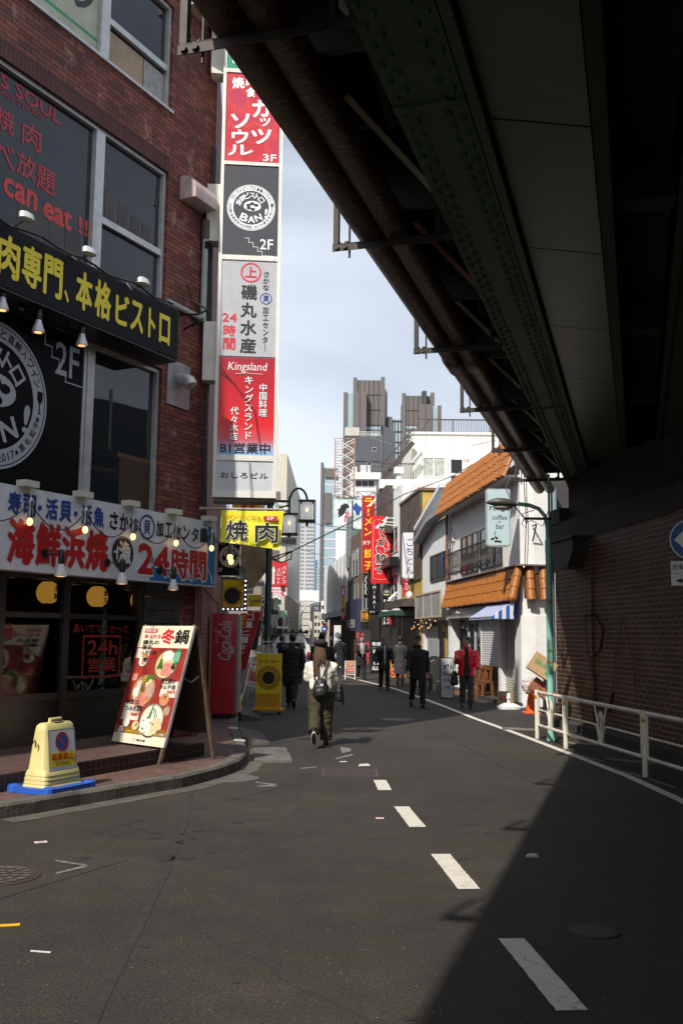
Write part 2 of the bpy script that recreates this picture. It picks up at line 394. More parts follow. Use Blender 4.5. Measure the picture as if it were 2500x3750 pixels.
def worn_paint():
    m, t, b = nodes('worn_road_paint'); N = t.nodes; L = t.links
    tc = N.new('ShaderNodeTexCoord'); n = N.new('ShaderNodeTexNoise'); n.inputs['Scale'].default_value = 14; n.inputs['Detail'].default_value = 10; n.inputs['Roughness'].default_value = .75
    L.new(tc.outputs['Object'], n.inputs['Vector'])
    r = N.new('ShaderNodeValToRGB'); r.color_ramp.elements[0].position = .3; r.color_ramp.elements[1].position = .42
    r.color_ramp.elements[0].color = (.17, .155, .135, 1); r.color_ramp.elements[1].color = (.62, .58, .5, 1)
    L.new(n.outputs['Fac'], r.inputs['Fac'])
    v = N.new('ShaderNodeTexVoronoi'); v.feature = 'DISTANCE_TO_EDGE'; v.inputs['Scale'].default_value = 6.5
    wv = N.new('ShaderNodeTexNoise'); wv.inputs['Scale'].default_value = 6; wv.inputs['Detail'].default_value = 5; L.new(tc.outputs['Object'], wv.inputs['Vector'])
    ax = N.new('ShaderNodeMix'); ax.data_type = 'RGBA'; ax.inputs[0].default_value = .12; L.new(tc.outputs['Object'], ax.inputs[6]); L.new(wv.outputs['Color'], ax.inputs[7])
    L.new(ax.outputs[2], v.inputs['Vector'])
    r2 = N.new('ShaderNodeValToRGB'); r2.color_ramp.elements[0].position = .004; r2.color_ramp.elements[1].position = .014
    r2.color_ramp.elements[0].color = (.5, .47, .43, 1); r2.color_ramp.elements[1].color = (1, 1, 1, 1); L.new(v.outputs['Distance'], r2.inputs['Fac'])
    mu = N.new('ShaderNodeMix'); mu.data_type = 'RGBA'; mu.blend_type = 'MULTIPLY'; mu.inputs[0].default_value = 1
    L.new(r.outputs['Color'], mu.inputs[6]); L.new(r2.outputs['Color'], mu.inputs[7]); L.new(mu.outputs[2], b.inputs['Base Color'])
    b.inputs['Roughness'].default_value = .7; return m
PAINT = worn_paint()
FADED = mat('faded_road_paint', (.16, .15, .135), .8, var=.5, scale=18)
def ground_poly(px, z): return [tuple(gp(x, y, z)) for x, y in px]
def ragged(a, b, wd, z, n=14, j=.012):
    a, b = Vector(a), Vector(b); d = (b-a); s = Vector((d.y, -d.x, 0)).normalized()*wd/2; pts = []
    for i in range(n+1): p = a+d*i/n; pts.append(p+s*(1+random.uniform(-j, j)*9))
    for i in range(n, -1, -1): p = a+d*i/n; pts.append(p-s*(1+random.uniform(-j, j)*9))
    return [(p.x, p.y, z) for p in pts]
mk = MB(PAINT)
for q in ([(1822, 3436), (1918, 3436), (2148, 3699), (2041, 3699)], [(1576, 3127), (1648, 3127), (1759, 3255), (1675, 3255)],
          [(1438, 2953), (1500, 2953), (1559, 3028), (1499, 3028)], [(1370, 2856), (1410, 2856), (1436, 2893), (1382, 2893)]):
    pts = ground_poly(q, .004); a = (Vector(pts[0])+Vector(pts[1]))/2; b = (Vector(pts[2])+Vector(pts[3]))/2
    mk.poly(ragged(a, b, .155, .004, 22, .004))
mk.poly(ground_poly([(1315, 2798), (1348, 2796), (1356, 2804), (1312, 2806)], .004))
struct(mk.build('road_marking'))
e = MB(PAINT)           # edge line that follows the kerbless side on the right
ep = [gp(*p, .004) for p in ((3300, 3420), (2800, 3110), (2560, 2970), (2500, 2934), (2300, 2843), (2073, 2755), (1900, 2689), (1738, 2631), (1630, 2588), (1530, 2551), (1435, 2519), (1323, 2492), (1240, 2470))]
for a, b in zip(ep, ep[1:]):
    s = Vector((b.y-a.y, a.x-b.x, 0)).normalized()*.062; e.poly([a-s, a+s, b+s, b-s])
struct(e.build('road_edge_line'))
fm = MB(FADED)
for q in ([(2080, 2713), (2200, 2722), (2198, 2730), (2070, 2722)], [(2205, 2773), (2390, 2792), (2392, 2799), (2220, 2782)], [(2105, 2760), (2210, 2786), (2210, 2790), (2120, 2768)],
          [(2240, 2812), (2350, 2840), (2345, 2846), (2250, 2820)], [(2370, 2848), (2470, 2880), (2466, 2886), (2376, 2856)], [(1835, 2662), (1960, 2668), (1960, 2676), (1840, 2672)],
          [(1100, 2812), (1160, 2806), (1158, 2811), (1100, 2816)], [(1245, 2735), (1285, 2740), (1283, 2752), (1250, 2758)], [(1230, 2775), (1290, 2760), (1292, 2766), (1230, 2781)],
          [(200, 3148), (322, 3166), (322, 3173), (206, 3154)], [(322, 3166), (205, 3195), (205, 3201), (322, 3174)], [(935, 2862), (1010, 2871), (1010, 2876), (938, 2866)], [(945, 2876), (1012, 2872), (1012, 2880), (945, 2880)]):
    fm.poly(ground_poly(q, .004))
struct(fm.build('faded_road_marking'))
st = MB(mat('road_stain', (.019, .018, .017), .8, var=.3, scale=20))
for x, y, rx, ry in ((600, 3140, 34, 17), (356, 3050, 22, 4), (416, 3055, 18, 4), (460, 3016, 26, 5), (508, 3005, 20, 5), (560, 3048, 22, 5), (570, 3066, 40, 8), (520, 3038, 14, 3), (728, 3041, 22, 4), (660, 3082, 14, 7),
                     (705, 3071, 16, 4), (665, 3055, 10, 3), (780, 3038, 18, 4), (724, 2959, 18, 3), (872, 3012, 26, 4), (766, 3120, 16, 5), (690, 3140, 30, 5), (530, 3464, 24, 6), (866, 3597, 14, 5), (322, 3140, 18, 6), (1715, 3018, 30, 5), (1700, 3145, 18, 4), (1790, 3050, 16, 3), (1990, 3460, 20, 6), (1500, 3730, 30, 8)):
    st.poly([tuple(gp(x+rx*(1+random.uniform(-.3, .3))*math.cos(a), y+ry*(1+random.uniform(-.3, .3))*math.sin(a), .003)) for a in (-2*math.pi*k/14 for k in range(14))])
st.m(mat('road_seam', (.024, .0215, .019), .85, var=.4, scale=9))
seam = [(1560, 2650), (1660, 2710), (1760, 2762), (1900, 2838), (2050, 2915), (2200, 2990), (2400, 3090)]
for a, b in zip(seam, seam[1:]): st.poly(ragged(gp(*a), gp(*b), .05, .003, 4))
trench = [(700, 2905), (690, 2960), (655, 3080), (600, 3210), (540, 3330), (470, 3470), (400, 3610), (330, 3760)]
for a, b in zip(trench, trench[1:]): st.poly(ragged(gp(*a), gp(*b), .06, .003, 5))
for a, b in (((0, 3292), (350, 3185)), ((350, 3185), (470, 3150)), ((820, 2935), (1095, 2868)), ((1080, 2800), (1095, 2875))): st.poly(ragged(gp(*a), gp(*b), .012, .003, 8))
struct(st.build('road_stains'))

# pavement, kerb and step on the left
KERB = [(-7.4, 3.2), (-3.166, 9.593), (-2.922, 9.92), (-2.328, 10.839), (-1.773, 11.643), (-1.45, 12.45), (-1.28, 13.2), (-1.27, 14.2), (-1.45, 15.6), (-1.78, 17.8), (-2.05, 20.6), (-3.2, 30), (-5.0, 52)]
def off(pl, d):
    out = []
    for i, p in enumerate(pl):
        a = Vector(pl[max(0, i-1)]); b = Vector(pl[min(len(pl)-1, i+1)]); t = (b-a).normalized(); out.append((p[0]-t.y*d, p[1]+t.x*d))
    return out
PAVE = bricks('pavement_tiles', (.25, .105, .08), (.17, .075, .06), (.07, .05, .045), .3, .1, .006, dirt=.35)
def flatbricks(name, c1, c2, mortar, bw, bh, rot):
    m = bricks(name, c1, c2, mortar, bw, bh, .006, dirt=.45); t = m.node_tree
    br = [n for n in t.nodes if n.type == 'TEX_BRICK'][0]; tcn = [n for n in t.nodes if n.type == 'TEX_COORD'][0]
    mp = t.nodes.new('ShaderNodeMapping'); mp.inputs['Rotation'].default_value = (0, 0, rot)
    t.links.new(tcn.outputs['Object'], mp.inputs['Vector']); t.links.new(mp.outputs[0], br.inputs['Vector']); return m
PAVE = flatbricks('pavement_tiles', (.17, .086, .066), (.11, .06, .048), (.04, .032, .028), .2, .1, R_(-63.4))
inner = off(KERB, .16)
pv = MB(PAVE); pts = inner + [(-14, 52), (-14, 3.2)]
pv.prism(pts, -.05, .125); struct(pv.build('pavement'))
kb = MB(mat('kerb_concrete', (.10, .09, .076), .85, var=.35, scale=5, bump=.5, bscale=40, dirt=.7))
ko = KERB
i0 = 0
for i in range(len(ko)-1):
    a, b = Vector(ko[i]), Vector(ko[i+1]); ia, ib = Vector(inner[i]), Vector(inner[i+1]); n = max(1, round((b-a).length/.6))
    for k in range(n):
        t0, t1 = k/n+.006, (k+1)/n-.006; dz = random.uniform(-.004, .004)
        p = [a.lerp(b, t0), a.lerp(b, t1), ia.lerp(ib, t1), ia.lerp(ib, t0)]; ch = .02
        lo = [kb.v((q.x, q.y, -.02)) for q in p]; md = [kb.v((q.x, q.y, .115+dz)) for q in p[:2]]
        tp = [p[0].lerp(p[3], .16), p[1].lerp(p[2], .16), p[2], p[3]]; hi = [kb.v((q.x, q.y, .14+dz)) for q in tp]
        kb.f([lo[0], lo[1], md[1], md[0]]); kb.f([md[0], md[1], hi[1], hi[0]]); kb.f(hi); kb.f([lo[1], lo[2], hi[2], hi[1], md[1]]); kb.f([lo[0], md[0], hi[0], hi[3], lo[3]])
struct(kb.build('kerb'))
gut = MB(mat('gutter_concrete', (.088, .078, .064), .85, var=.35, scale=4, dirt=.6)); og = off(KERB, -.24)
for i in range(1, 8): gut.poly([(*ko[i], .004), (*og[i], .004), (*og[i+1], .004), (*ko[i+1], .004)])
struct(gut.build('gutter'))
# kerb paint bars near the corner and sloping rubber ramp plates, drain slab
kp = MB(mat('kerb_white_paint', (.5, .47, .42), .7, var=.4, scale=20))
for y0 in (15.3, 17.3):
    x0 = -1.41 if y0 < 16 else -1.715
    kp.poly([(x0-.17, y0, .148), (x0+.0, y0, .142), (x0-.03, y0+.28, .142), (x0-.2, y0+.28, .148)])
    kp.poly([(x0+.004, y0, .13), (x0+.004, y0, .0), (x0-.04, y0+.28, .0), (x0-.04, y0+.28, .13)][::-1])
struct(kp.build('kerb_marking'))
rubber = mat('grey_rubber', (.095, .085, .085), .6, var=.25, scale=8)
def ramp_plate(label, x, y, rz, ln):
    o = thing('kerb_ramp', label, 'kerb ramp', (x, y, 0), rz, 'kerb ramp plates'); m = MB(rubber); n = 30
    for i in range(n):               # ribbed wedge rising towards the kerb (local -x)
        y0 = ln*i/n; wv = .012*math.sin(i*1.1); h = .012 if i % 2 else 0
        m.poly([(0+wv, y0, .12+h), (.42+wv, y0, .018+h), (.42+wv, y0+ln/n, .018+h), (0+wv, y0+ln/n, .12+h)])
        m.poly([(.42+wv, y0, 0), (.42+wv, y0+ln/n, 0), (.42+wv, y0+ln/n, .018+h), (.42+wv, y0, .018+h)])
        m.poly([(0+wv, y0, .12), (.42+wv, y0, .018), (.42+wv, y0, .018+.012), (0+wv, y0, .12+.012)])
    m.poly([(0, 0, 0), (.42, 0, 0), (.42, 0, .018), (0, 0, .12)])
    m.build('ramp_surface', o); return o
ramp_plate('ribbed grey ramp plate against the kerb, in front of the red vending machine', -1.52, 16.1, R_(8), 1.75)
ramp_plate('ribbed grey ramp plate beside the yellow curry board', -2.0, 20.6, R_(7), 2.6)
dl = thing('drain_cover', 'worn concrete drain slab with an iron lid at the kerb corner', 'drain cover', (-1.2, 14.4, 0), R_(6))
m = MB(mat('drain_concrete', (.12, .11, .095), .85, var=.3, scale=6, bump=.4)); m.box(0, .52, -.45, .5, 0, .035); m.box(.01, .5, .5, .95, 0, .05); m.build('slab', dl, bevel=.01)
m = MB(STEEL); m.box(.06, .4, .55, .62, .05, .06); m.box(.06, .4, .72, .88, .05, .06); m.build('lid', dl)

def manhole(label, x, y, r, col, pat=True):
    o = thing('manhole_cover', label, 'manhole cover', gp(x, y, .0)); m = MB(mat('manhole_'+str(col[0]), col, .55, .3, var=.3, scale=14, dirt=.4))
    m.lathe([(r, 0), (r, .006), (r*.93, .007), (r*.92, .003), (r*.9, .003), (r*.89, .007), (.0001, .007)], 40)
    m.build('cover', o)
    if pat:
        m = MB(mat('manhole_lugs', (.11, .095, .08), .6, .3, var=.3))
        for q, n in ((.25, 6), (.48, 12), (.72, 18)):
            for k in range(n):
                a = 2*math.pi*k/n; c, s = math.cos(a), math.sin(a); d = .075*r
                m.poly([(r*q*c+d*(u*c-v*s)*1.2, r*q*s+d*(u*s+v*c)*1.2, .012) for u, v in ((-1, -1), (1, -1), (1, 1), (-1, 1))])
        m.build('tread', o)
    return o
manhole('round iron manhole cover with lug pattern at the left edge of the road', -20, 3210, .32, (.07, .052, .04))
manhole('pale round manhole cover beside the kerb corner', 846, 2850, .34, (.13, .12, .105), False)
manhole('dark round manhole cover far up in the shaded road', 1458, 2636, .36, (.05, .048, .045), False)
manhole('dark round manhole cover in the deep shade at the lower right of the road', 2178, 3412, .15, (.03, .028, .025), False)
o = thing('utility_cover', 'square dark red utility cover in the middle of the road', 'utility cover', gp(1280, 2832, 0))
m = MB(mat('utility_red', (.06, .04, .037), .6, .1, var=.3, scale=25)); m.box(-.36, .36, -.36, .36, 0, .006)
for i in range(12): m.box(-.33, .33, -.33+i*.057, -.31+i*.057, .006, .01)
m.build('plate', o)
# litter and flat studs
for i, (px, py, ln, wd, rz, cl, lb) in enumerate(((150, 3085, .1, .05, .5, (.7, .68, .66), 'small white paper tag with red print lying on the road near the left kerb'), (1390, 2997, .075, .05, 0, (.7, .66, .66), 'small white card lying beside the dashed line'),
        (1256, 2790, .1, .045, .1, (.7, .66, .66), 'small white paper scrap lying above the red utility cover'), (30, 3390, .14, .035, .25, (.8, .42, .01), 'orange tape strip stuck on the road at the left edge'), (150, 3487, .12, .012, -.2, (.6, .58, .55), 'thin white stick lying on the road at the lower left'),
        (1948, 3138, .1, .045, .1, (.45, .46, .47), 'crumpled grey wrapper lying on the shaded road'))):
    o = MB(mat('litter%d' % i, cl, .6, var=.12, scale=30)); o.box(-ln/2, ln/2, -wd/2, wd/2, .001, .006)
    if i in (0, 1): o.m(RED).box(-ln*.3, ln*.3, -wd*.2, wd*.2, .006, .007)
    if i == 5: o.ball((0, 0, .015), .05, .025, .014)
    ob = o.build('litter'); p = gp(px, py, 0); ob.location = p; ob.rotation_euler = (0, 0, rz); tag(ob, lb, 'litter')

# ================================================================ BRICK CORNER BUILDING (frame A: x along the front, -y to the street)
AO, ARZ = (-2.14, 16.6), R_(63.4)
def A(x, y, off=.2): return onp(x, y, AO, ARZ, off)
def TA(name, label, cat, group=None): return thing(name, label, cat, (AO[0], AO[1], 0), ARZ, group)
BRK = bricks('facade_bricks', (.29, .08, .05), (.12, .034, .026), (.022, .016, .014), .237, .076, .007, dirt=.4, pale=.75)
SOLD = bricks('soldier_bricks', (.13, .036, .028), (.095, .028, .022), (.02, .015, .013), .3, .072, .007, swap=True, offs=0.0)
bA = TA('brick_building', 'dark red brick corner building with restaurant signs, aluminium windows and a tiled front step', 'building')
CX, WR, WL = -.25, -1.55, -7.0
m = MB(BRK)
m.prism([(CX, 0), (7.6, 4.9), (5, 9), (-14, 9), (-14, .35), (WL-.05, .35), (CX, .35)], 2.5, 12.25)
m.box(-14, WL, 0, .35, .1, 12.25)                         # left pier
m.box(WR, CX, 0, .35, 2.52, 12.25)                        # right pier
for z0, z1 in ((2.52, 3.56), (5.85, 6.35), (9.35, 10.14), (11.95, 12.25)): m.box(WL, WR, .0, .35, z0, z1)
m.prism([(-.9, .02), (CX, .02), (7.6, 4.92), (7.0, 5.2), (-.9, .4)], .1, 2.5)
wall = m.build('wall', bA)
m = MB(SOLD); m.box(WL, WR+.02, -.012, .12, 9.09, 9.35); m.build('soldier_course', bA)
m = MB(mat('parapet_cap', (.3, .29, .27), .7, dirt=.4)); m.box(-14.1, CX+.05, -.05, .4, 12.25, 12.33); m.build('parapet_cap', bA)
def a_window(x0, x1, z0, z1, mats, mull=(), trans=(), fr=.055, y=.1, parent=None, glassm=None, sill=True):
    wd = MB(ALU)
    wd.box(x0, x0+fr, y-.05, y+.05, z0, z1); wd.box(x1-fr, x1, y-.05, y+.05, z0, z1)
    wd.box(x0+fr, x1-fr, y-.05, y+.05, z0, z0+fr); wd.box(x0+fr, x1-fr, y-.05, y+.05, z1-fr, z1)
    for q, ww in mull: wd.box(q-ww/2, q+ww/2, y-.06, y+.06, z0+fr, z1-fr)
    for q, xa, xb in trans: wd.box(xa, xb, y-.045, y+.045, q-.05, q+.05)
    o = wd.build('window', parent or bA, bevel=.008)
    pb = MB(glassm or SKYG); pb.poly([(x0+fr, y+.02, z0+fr), (x1-fr, y+.02, z0+fr), (x1-fr, y+.02, z1-fr), (x0+fr, y+.02, z1-fr)]); pb.build('pane', o)
    if sill: s = MB(ALU); s.box(x0-.03, x1+.03, -.05, y-.05, z0-.045, z0); s.build('sill', o)
    return o
MU = -3.13
a_window(WL, WR, 10.14, 11.95, ALU, mull=((MU, .19), (-5.3, .1)), trans=((10.86, MU+.07, WR-.06),))
a_window(WL, WR, 6.35, 9.09, ALU, mull=((MU, .19),), trans=((7.74, MU+.07, WR-.06),))
w2 = a_window(MU-.14, WR, 3.56, 5.85, ALU, mull=((MU+.0, .15),), trans=(), glassm=DARKG)
# things standing behind the fourth-floor pane: pale board and curtain, seen through it as a lighter patch
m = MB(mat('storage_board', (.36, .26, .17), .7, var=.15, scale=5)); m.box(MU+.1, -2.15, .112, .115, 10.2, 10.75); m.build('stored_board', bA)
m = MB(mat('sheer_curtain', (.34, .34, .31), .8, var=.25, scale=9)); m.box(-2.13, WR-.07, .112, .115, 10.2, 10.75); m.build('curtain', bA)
for x, wd_, h_ in ((-4.6, .5, .5), (-4.0, .22, .62), (-3.7, .3, .4), (-2.9, .2, .45), (-2.6, .22, .38), (-2.3, .2, .3), (-2.02, .2, .26)): m = MB(mat('pane_reflection', (.05, .04, .034), .5, var=.3, scale=3)); m.box(x, x+wd_, .1155, .119, 7.0 if x < -3.2 else 7.82, (7.0 if x < -3.2 else 7.82)+h_); m.build('pane_reflection', bA)  # strips on the panes paint in the reflection of the building across
m = MB(mat('counter_board', (.045, .026, .012), .5, var=.3)); m.box(-2.35, WR-.07, .112, .116, 3.62, 4.35); m.m(mat('counter_rail', (.10, .05, .02), .5)).box(-2.4, WR-.07, .109, .112, 4.33, 4.4); m.m(mat('green_pole_reflection', (.015, .05, .02), .5)).box(-2.62, -2.56, .112, .116, 4.4, 5.3); m.build('counter_and_reflection', bA)  # counter board; the green strip is a painted reflection of a pole
# ground floor: room behind the glass
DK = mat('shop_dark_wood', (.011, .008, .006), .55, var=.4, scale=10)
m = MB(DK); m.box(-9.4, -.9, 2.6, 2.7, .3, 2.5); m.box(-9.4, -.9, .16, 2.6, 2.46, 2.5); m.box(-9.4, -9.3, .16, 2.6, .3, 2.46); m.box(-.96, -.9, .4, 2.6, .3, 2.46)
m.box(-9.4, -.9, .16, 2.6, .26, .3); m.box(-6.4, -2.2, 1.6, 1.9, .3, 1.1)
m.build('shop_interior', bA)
m = MB(mat('shop_frame', (.018, .014, .012), .4, var=.3))
for x in (-9.2, -6.9, -4.62, -3.45, -1.84): m.box(x-.06, x+.06, .0, .14, .3, 2.5)
for z0, z1 in ((.3, .42), (.86, .95), (1.93, 2.0), (2.44, 2.5)): m.box(-9.2, -1.84, .02, .12, z0, z1)
m.build('shop_frame', bA)
for a, b in ((-9.14, -6.96), (-6.84, -4.68), (-4.56, -3.51), (-3.39, -1.9)):
    q = MB(CLEARG); q.poly([(a, .06, .95), (b, .06, .95), (b, .06, 1.93), (a, .06, 1.93)]); q.poly([(a, .06, 2.0), (b, .06, 2.0), (b, .06, 2.44), (a, .06, 2.44)]); q.build('shop_pane', bA)
    q = MB(mat('shop_panel', (.014, .011, .009), .35, var=.25, scale=5)); q.box(a, b, .05, .07, .42, .86); q.build('shop_panel', bA)
m = MB(mat('slate_tiles', (.05, .046, .042), .4, var=.5, scale=7))
for i in range(11): m.box(-1.78, -.9, -.01+.004*(i % 3), .1, .3+i*.2, .3+i*.2+.19)
m.build('slate_column', bA)
stp = MB(flatbricks('step_tiles', (.11, .058, .046), (.08, .044, .036), (.045, .035, .03), .2, .1, 0)); stp.box(-9.4, -2.5, -1.62, .0, .1, .3); stp.box(-9.4, -1.8, 0, .16, .1, .3)
stp.build('front_step', bA)
stf = bricks('step_riser_tiles', (.05, .026, .021), (.036, .02, .017), (.10, .08, .07), .1, .1, .005, offs=0.0)
m = MB(stf); m.box(-9.4, -2.497, -1.626, -1.621, .125, .285); m.box(-2.499, -2.494, -1.62, 0, .125, .285); m.build('step_riser', bA)
# fittings on the brick pier
HOOD = mat('hood_metal', (.52, .40, .37), .5, var=.15, dirt=.7)
def hood(u, z):
    prof = [(0, z), (-.10, z-.005), (-.2, z-.05), (-.28, z-.14), (-.31, z-.25), (-.31, z-.4), (0, z-.4)]; m = MB(HOOD)
    a = [m.v((u, y, q)) for y, q in prof]; b = [m.v((u+.62, y, q)) for y, q in prof]; n = len(prof)
    m.f(a[::-1]); m.f(b)
    for i in range(n): m.f([a[i], a[(i+1) % n], b[(i+1) % n], b[i]])
    m.build('vent_hood', bA, smooth=True)
u, z = A(655, 640, 0); hood(u+.05, z)
hood(u-.0, z+3.35)
m = MB(mat('vent_plate', (.34, .35, .34), .5, .4, dirt=.5)); u0, z0 = A(607, 1465, 0); u1, z1 = A(690, 1345, 0)
m.box(u0, u0+.6, -.025, 0, z0-.05, z0+.68); m.build('vent_plate', bA)
m = MB(ALU); m.tube([(u0+.32, -.02, z0+.4), (u0+.32, -.12, z0+.4), (u0+.33, -.2, z0+.36), (u0+.33, -.24, z0+.28)], .105, 16); m.build('vent_cowl', bA, smooth=True)
m = MB(mat('pale_green_pipe', (.36, .4, .37), .5, dirt=.6)); u2, z2 = A(742, 815, 0); u3, z3 = A(733, 1172, 0)
m.tube([(u2, -.07, z2-.3), (u2, -.07, z3-.05)], .055, 10); m.tube([(u2, -.07, z3), (u2-1.0, -.07, z3)], .045, 10); m.m(mat('rust_cap', (.12, .085, .06), .7)).tube([(u2, -.07, z2-.3), (u2, -.07, z2+.02)], .075, 10)
m.build('drain_pipe', bA, smooth=True)
m = MB(BLACKM); m.box(-.62, -.5, -.14, 0, 8.15, 8.27); m.build('sensor_box', bA)
for k in range(3): m = MB(BLACKM); x = CX-.03-.035*k; m.tube([(x+.012*math.sin(z*2.1+k), -.025, z) for z in [2.6+.3*i for i in range(26)]], .011, 5); m.build('wall_cable', bA)
m = MB(BLACKM); m.tube([(-1.0, -.03, 7.4), (-.8, -.04, 7.15), (-.5, -.04, 6.95), (-.3, -.04, 6.9)], .012, 6); m.build('wall_cable', bA)

# --- signs on the corner building
def sign_panel(root, x0, x1, z0, z1, y0, y1, face, edge, name='panel', fr=.03):
    m = MB(edge); m.box(x0, x1, y0+.012, y1, z0, z1); o = m.build('casing', root, bevel=.006)
    m = MB(face); m.box(x0+fr, x1-fr, y0, y0+.012, z0+fr, z1-fr); return m.build(name, root)
# white seafood sign
WSIGN = mat('white_sign_face', (.70, .72, .76), .35, var=.05, dirt=.2)
sw = TA('shop_sign', 'long white sign with red and blue seafood lettering and a blue wave', 'sign')
sign_panel(sw, -9.3, -.27, 2.5, 3.55, -.24, 0, WSIGN, mat('white_sign_edge', (.6, .59, .56), .45, dirt=.3), fr=.0)
m = MB(mat('wave_blue', (.02, .17, .42), .4, var=.15))
m.slab([(-.29, 2.52), (-.29, 3.3), (-.42, 3.46), (-.62, 3.5), (-.72, 3.42), (-.6, 3.33), (-.5, 3.15), (-.52, 2.95), (-.68, 2.78), (-.98, 2.66), (-1.5, 2.66), (-1.85, 2.8), (-2.05, 2.95), (-1.95, 2.76), (-2.0, 2.52)], -.2435, -.2405)
m.m(W)
for k in range(5): m.tube([(-.35-.28*k, -.2455, 2.55), (-.4-.3*k, -.2455, 2.68), (-.5-.3*k, -.2455, 2.78+.05*(k % 2))], .012, 4)
for cx_, cz_, r_ in ((-.62, 3.35, .12), (-.85, 3.3, .1), (-.45, 3.42, .1)): m.ring(cx_, cz_, r_*.8, r_, -.2455, 20, .4, 4.2)
m.build('wave_emblem', sw)
sg = lambda a, b: (A(a, 1990, .24)[0], A(b, 1990, .24)[0])
m = MB(ink('seafood_red', (.46, .012, .016)))
def a_txt(m, t, xa, xb, z0, z1, bold=.03, y=-.248, **k):
    n = len(t)
    for i, ch in enumerate(t):
        u0 = A(xa+(xb-xa)*i/n+3, 1950, .24)[0]; u1 = A(xa+(xb-xa)*(i+1)/n-3, 1950, .24)[0]
        m.text(ch, u0, u1, z0, z1, y, bold=bold, **k)
for ch, xa, xb in (('海', 25, 128), ('鮮', 130, 225), ('浜', 226, 313), ('焼', 314, 397)):
    m.text(ch, A(xa, 1990, .24)[0], A(xb, 1990, .24)[0], 2.58, 3.15, -.248, bold=.075)
u0 = A(503, 2050, .24)[0]; u1 = A(620, 2050, .24)[0]; m.m(W).text('24', u0-.03, u1+.03, 2.57, 3.09, -.2465, bold=.14); m.m(ink('seafood_red', (0, 0, 0))).text('24', u0, u1, 2.6, 3.06, -.249, bold=.09)
for ch, xa, xb in (('時', 625, 690), ('間', 692, 755)): m.m(W).text(ch, A(xa, 2090, .24)[0]-.025, A(xb, 2090, .24)[0]+.025, 2.56, 3.07, -.2465, bold=.12); m.m(ink('seafood_red', (0, 0, 0))).text(ch, A(xa, 2090, .24)[0], A(xb, 2090, .24)[0], 2.58, 3.05, -.249, bold=.07)
m.m(BLU); a_txt(m, '寿司', 20, 130, 3.19, 3.47, .06); a_txt(m, '活貝', 160, 262, 3.19, 3.47, .06); a_txt(m, '活魚', 292, 382, 3.19, 3.47, .06)
m.disc(A(146, 1860, .24)[0], 3.32, .035, -.248); m.disc(A(277, 1880, .24)[0], 3.32, .035, -.248)
u = A(538, 1940, .24)[0]; m.ring(u, 3.3, .155, .185, -.248); m.text('貝', u-.08, u+.08, 3.19, 3.4, -.248, bold=.04)
m.m(K); a_txt(m, 'さかな', 396, 508, 3.19, 3.44, .055); a_txt(m, '加工センター', 568, 762, 3.19, 3.42, .045)
u = A(450, 2010, .24)[0]; m.ring(u, 2.87, .225, .24, -.247); m.disc(u, 2.87, .22, -.2465)
m.m(W).text('漁', u-.1, u+.18, 2.72, 3.05, -.249, bold=.05); m.text('一の', u-.2, u-.1, 2.75, 2.98, -.249, bold=.03); m.m(RED).disc(u-.04, 3.0, .04, -.249)
m.build('lettering', sw)
# white arms with hanging bulbs and a swagged cable
bulb_px = ((111, 1890), (313, 1928), (488, 1963), (645, 1993), (775, 2009))
def bulb_lamp(u, z, label):
    o = TA('bulb_lamp', label, 'lamp', 'bulb lamps along the white sign')
    m = MB(CREAM); m.box(u-.12, u+.12, -.36, -.2, 3.55, 3.63); m.build('arm', o, bevel=.01)
    m = MB(STEEL); m.tube([(u, -.34, 3.55), (u, -.34, 3.42)], .008, 6); m.lathe([(.012, 3.42), (.03, 3.4), (.035, 3.34), (.026, 3.3), (.03, 3.26), (.038, 3.2), (.03, 3.16)][::-1], 12, (u, -.34, 0)); m.tube([(u-.06, -.34, 3.36), (u+.06, -.34, 3.36)], .012, 6); m.build('socket', o, smooth=True)
    m = MB(BULB); m.ball((u, -.34, 3.11), .04, .04, .05); m.build('bulb', o, smooth=True); return o
us = [A(x, y, .34)[0] for x, y in bulb_px]
for i, (u, lb) in enumerate(zip(us, ('bare bulb hanging from a white arm above the blue sushi characters', 'bare bulb hanging from a white arm between the live fish characters', 'bare bulb hanging from a white arm left of the blue circled shellfish mark', 'bare bulb hanging from a white arm over the black katakana', 'bare bulb hanging from a white arm at the right end of the white sign'))): bulb_lamp(u, 0, lb)
bulb_lamp(us[0]-1.15, 0, 'bare bulb on a white arm beyond the left edge of the sign')
sc_ = MB(BLACKM); allu = [us[0]-1.15]+us+[us[-1]+.55]
for a, b in zip(allu, allu[1:]):
    sc_.tube([(a+(b-a)*t, -.34, 3.36-.30*4*t*(1-t)*min(1, (b-a))) for t in [i/10 for i in range(11)]], .009, 5)
o = sc_.build('bulb_cable'); o.location = (AO[0], AO[1], 0); o.rotation_euler = (0, 0, ARZ); tag(o, 'black cable swagged between the hanging bulbs of the white sign', 'cable')
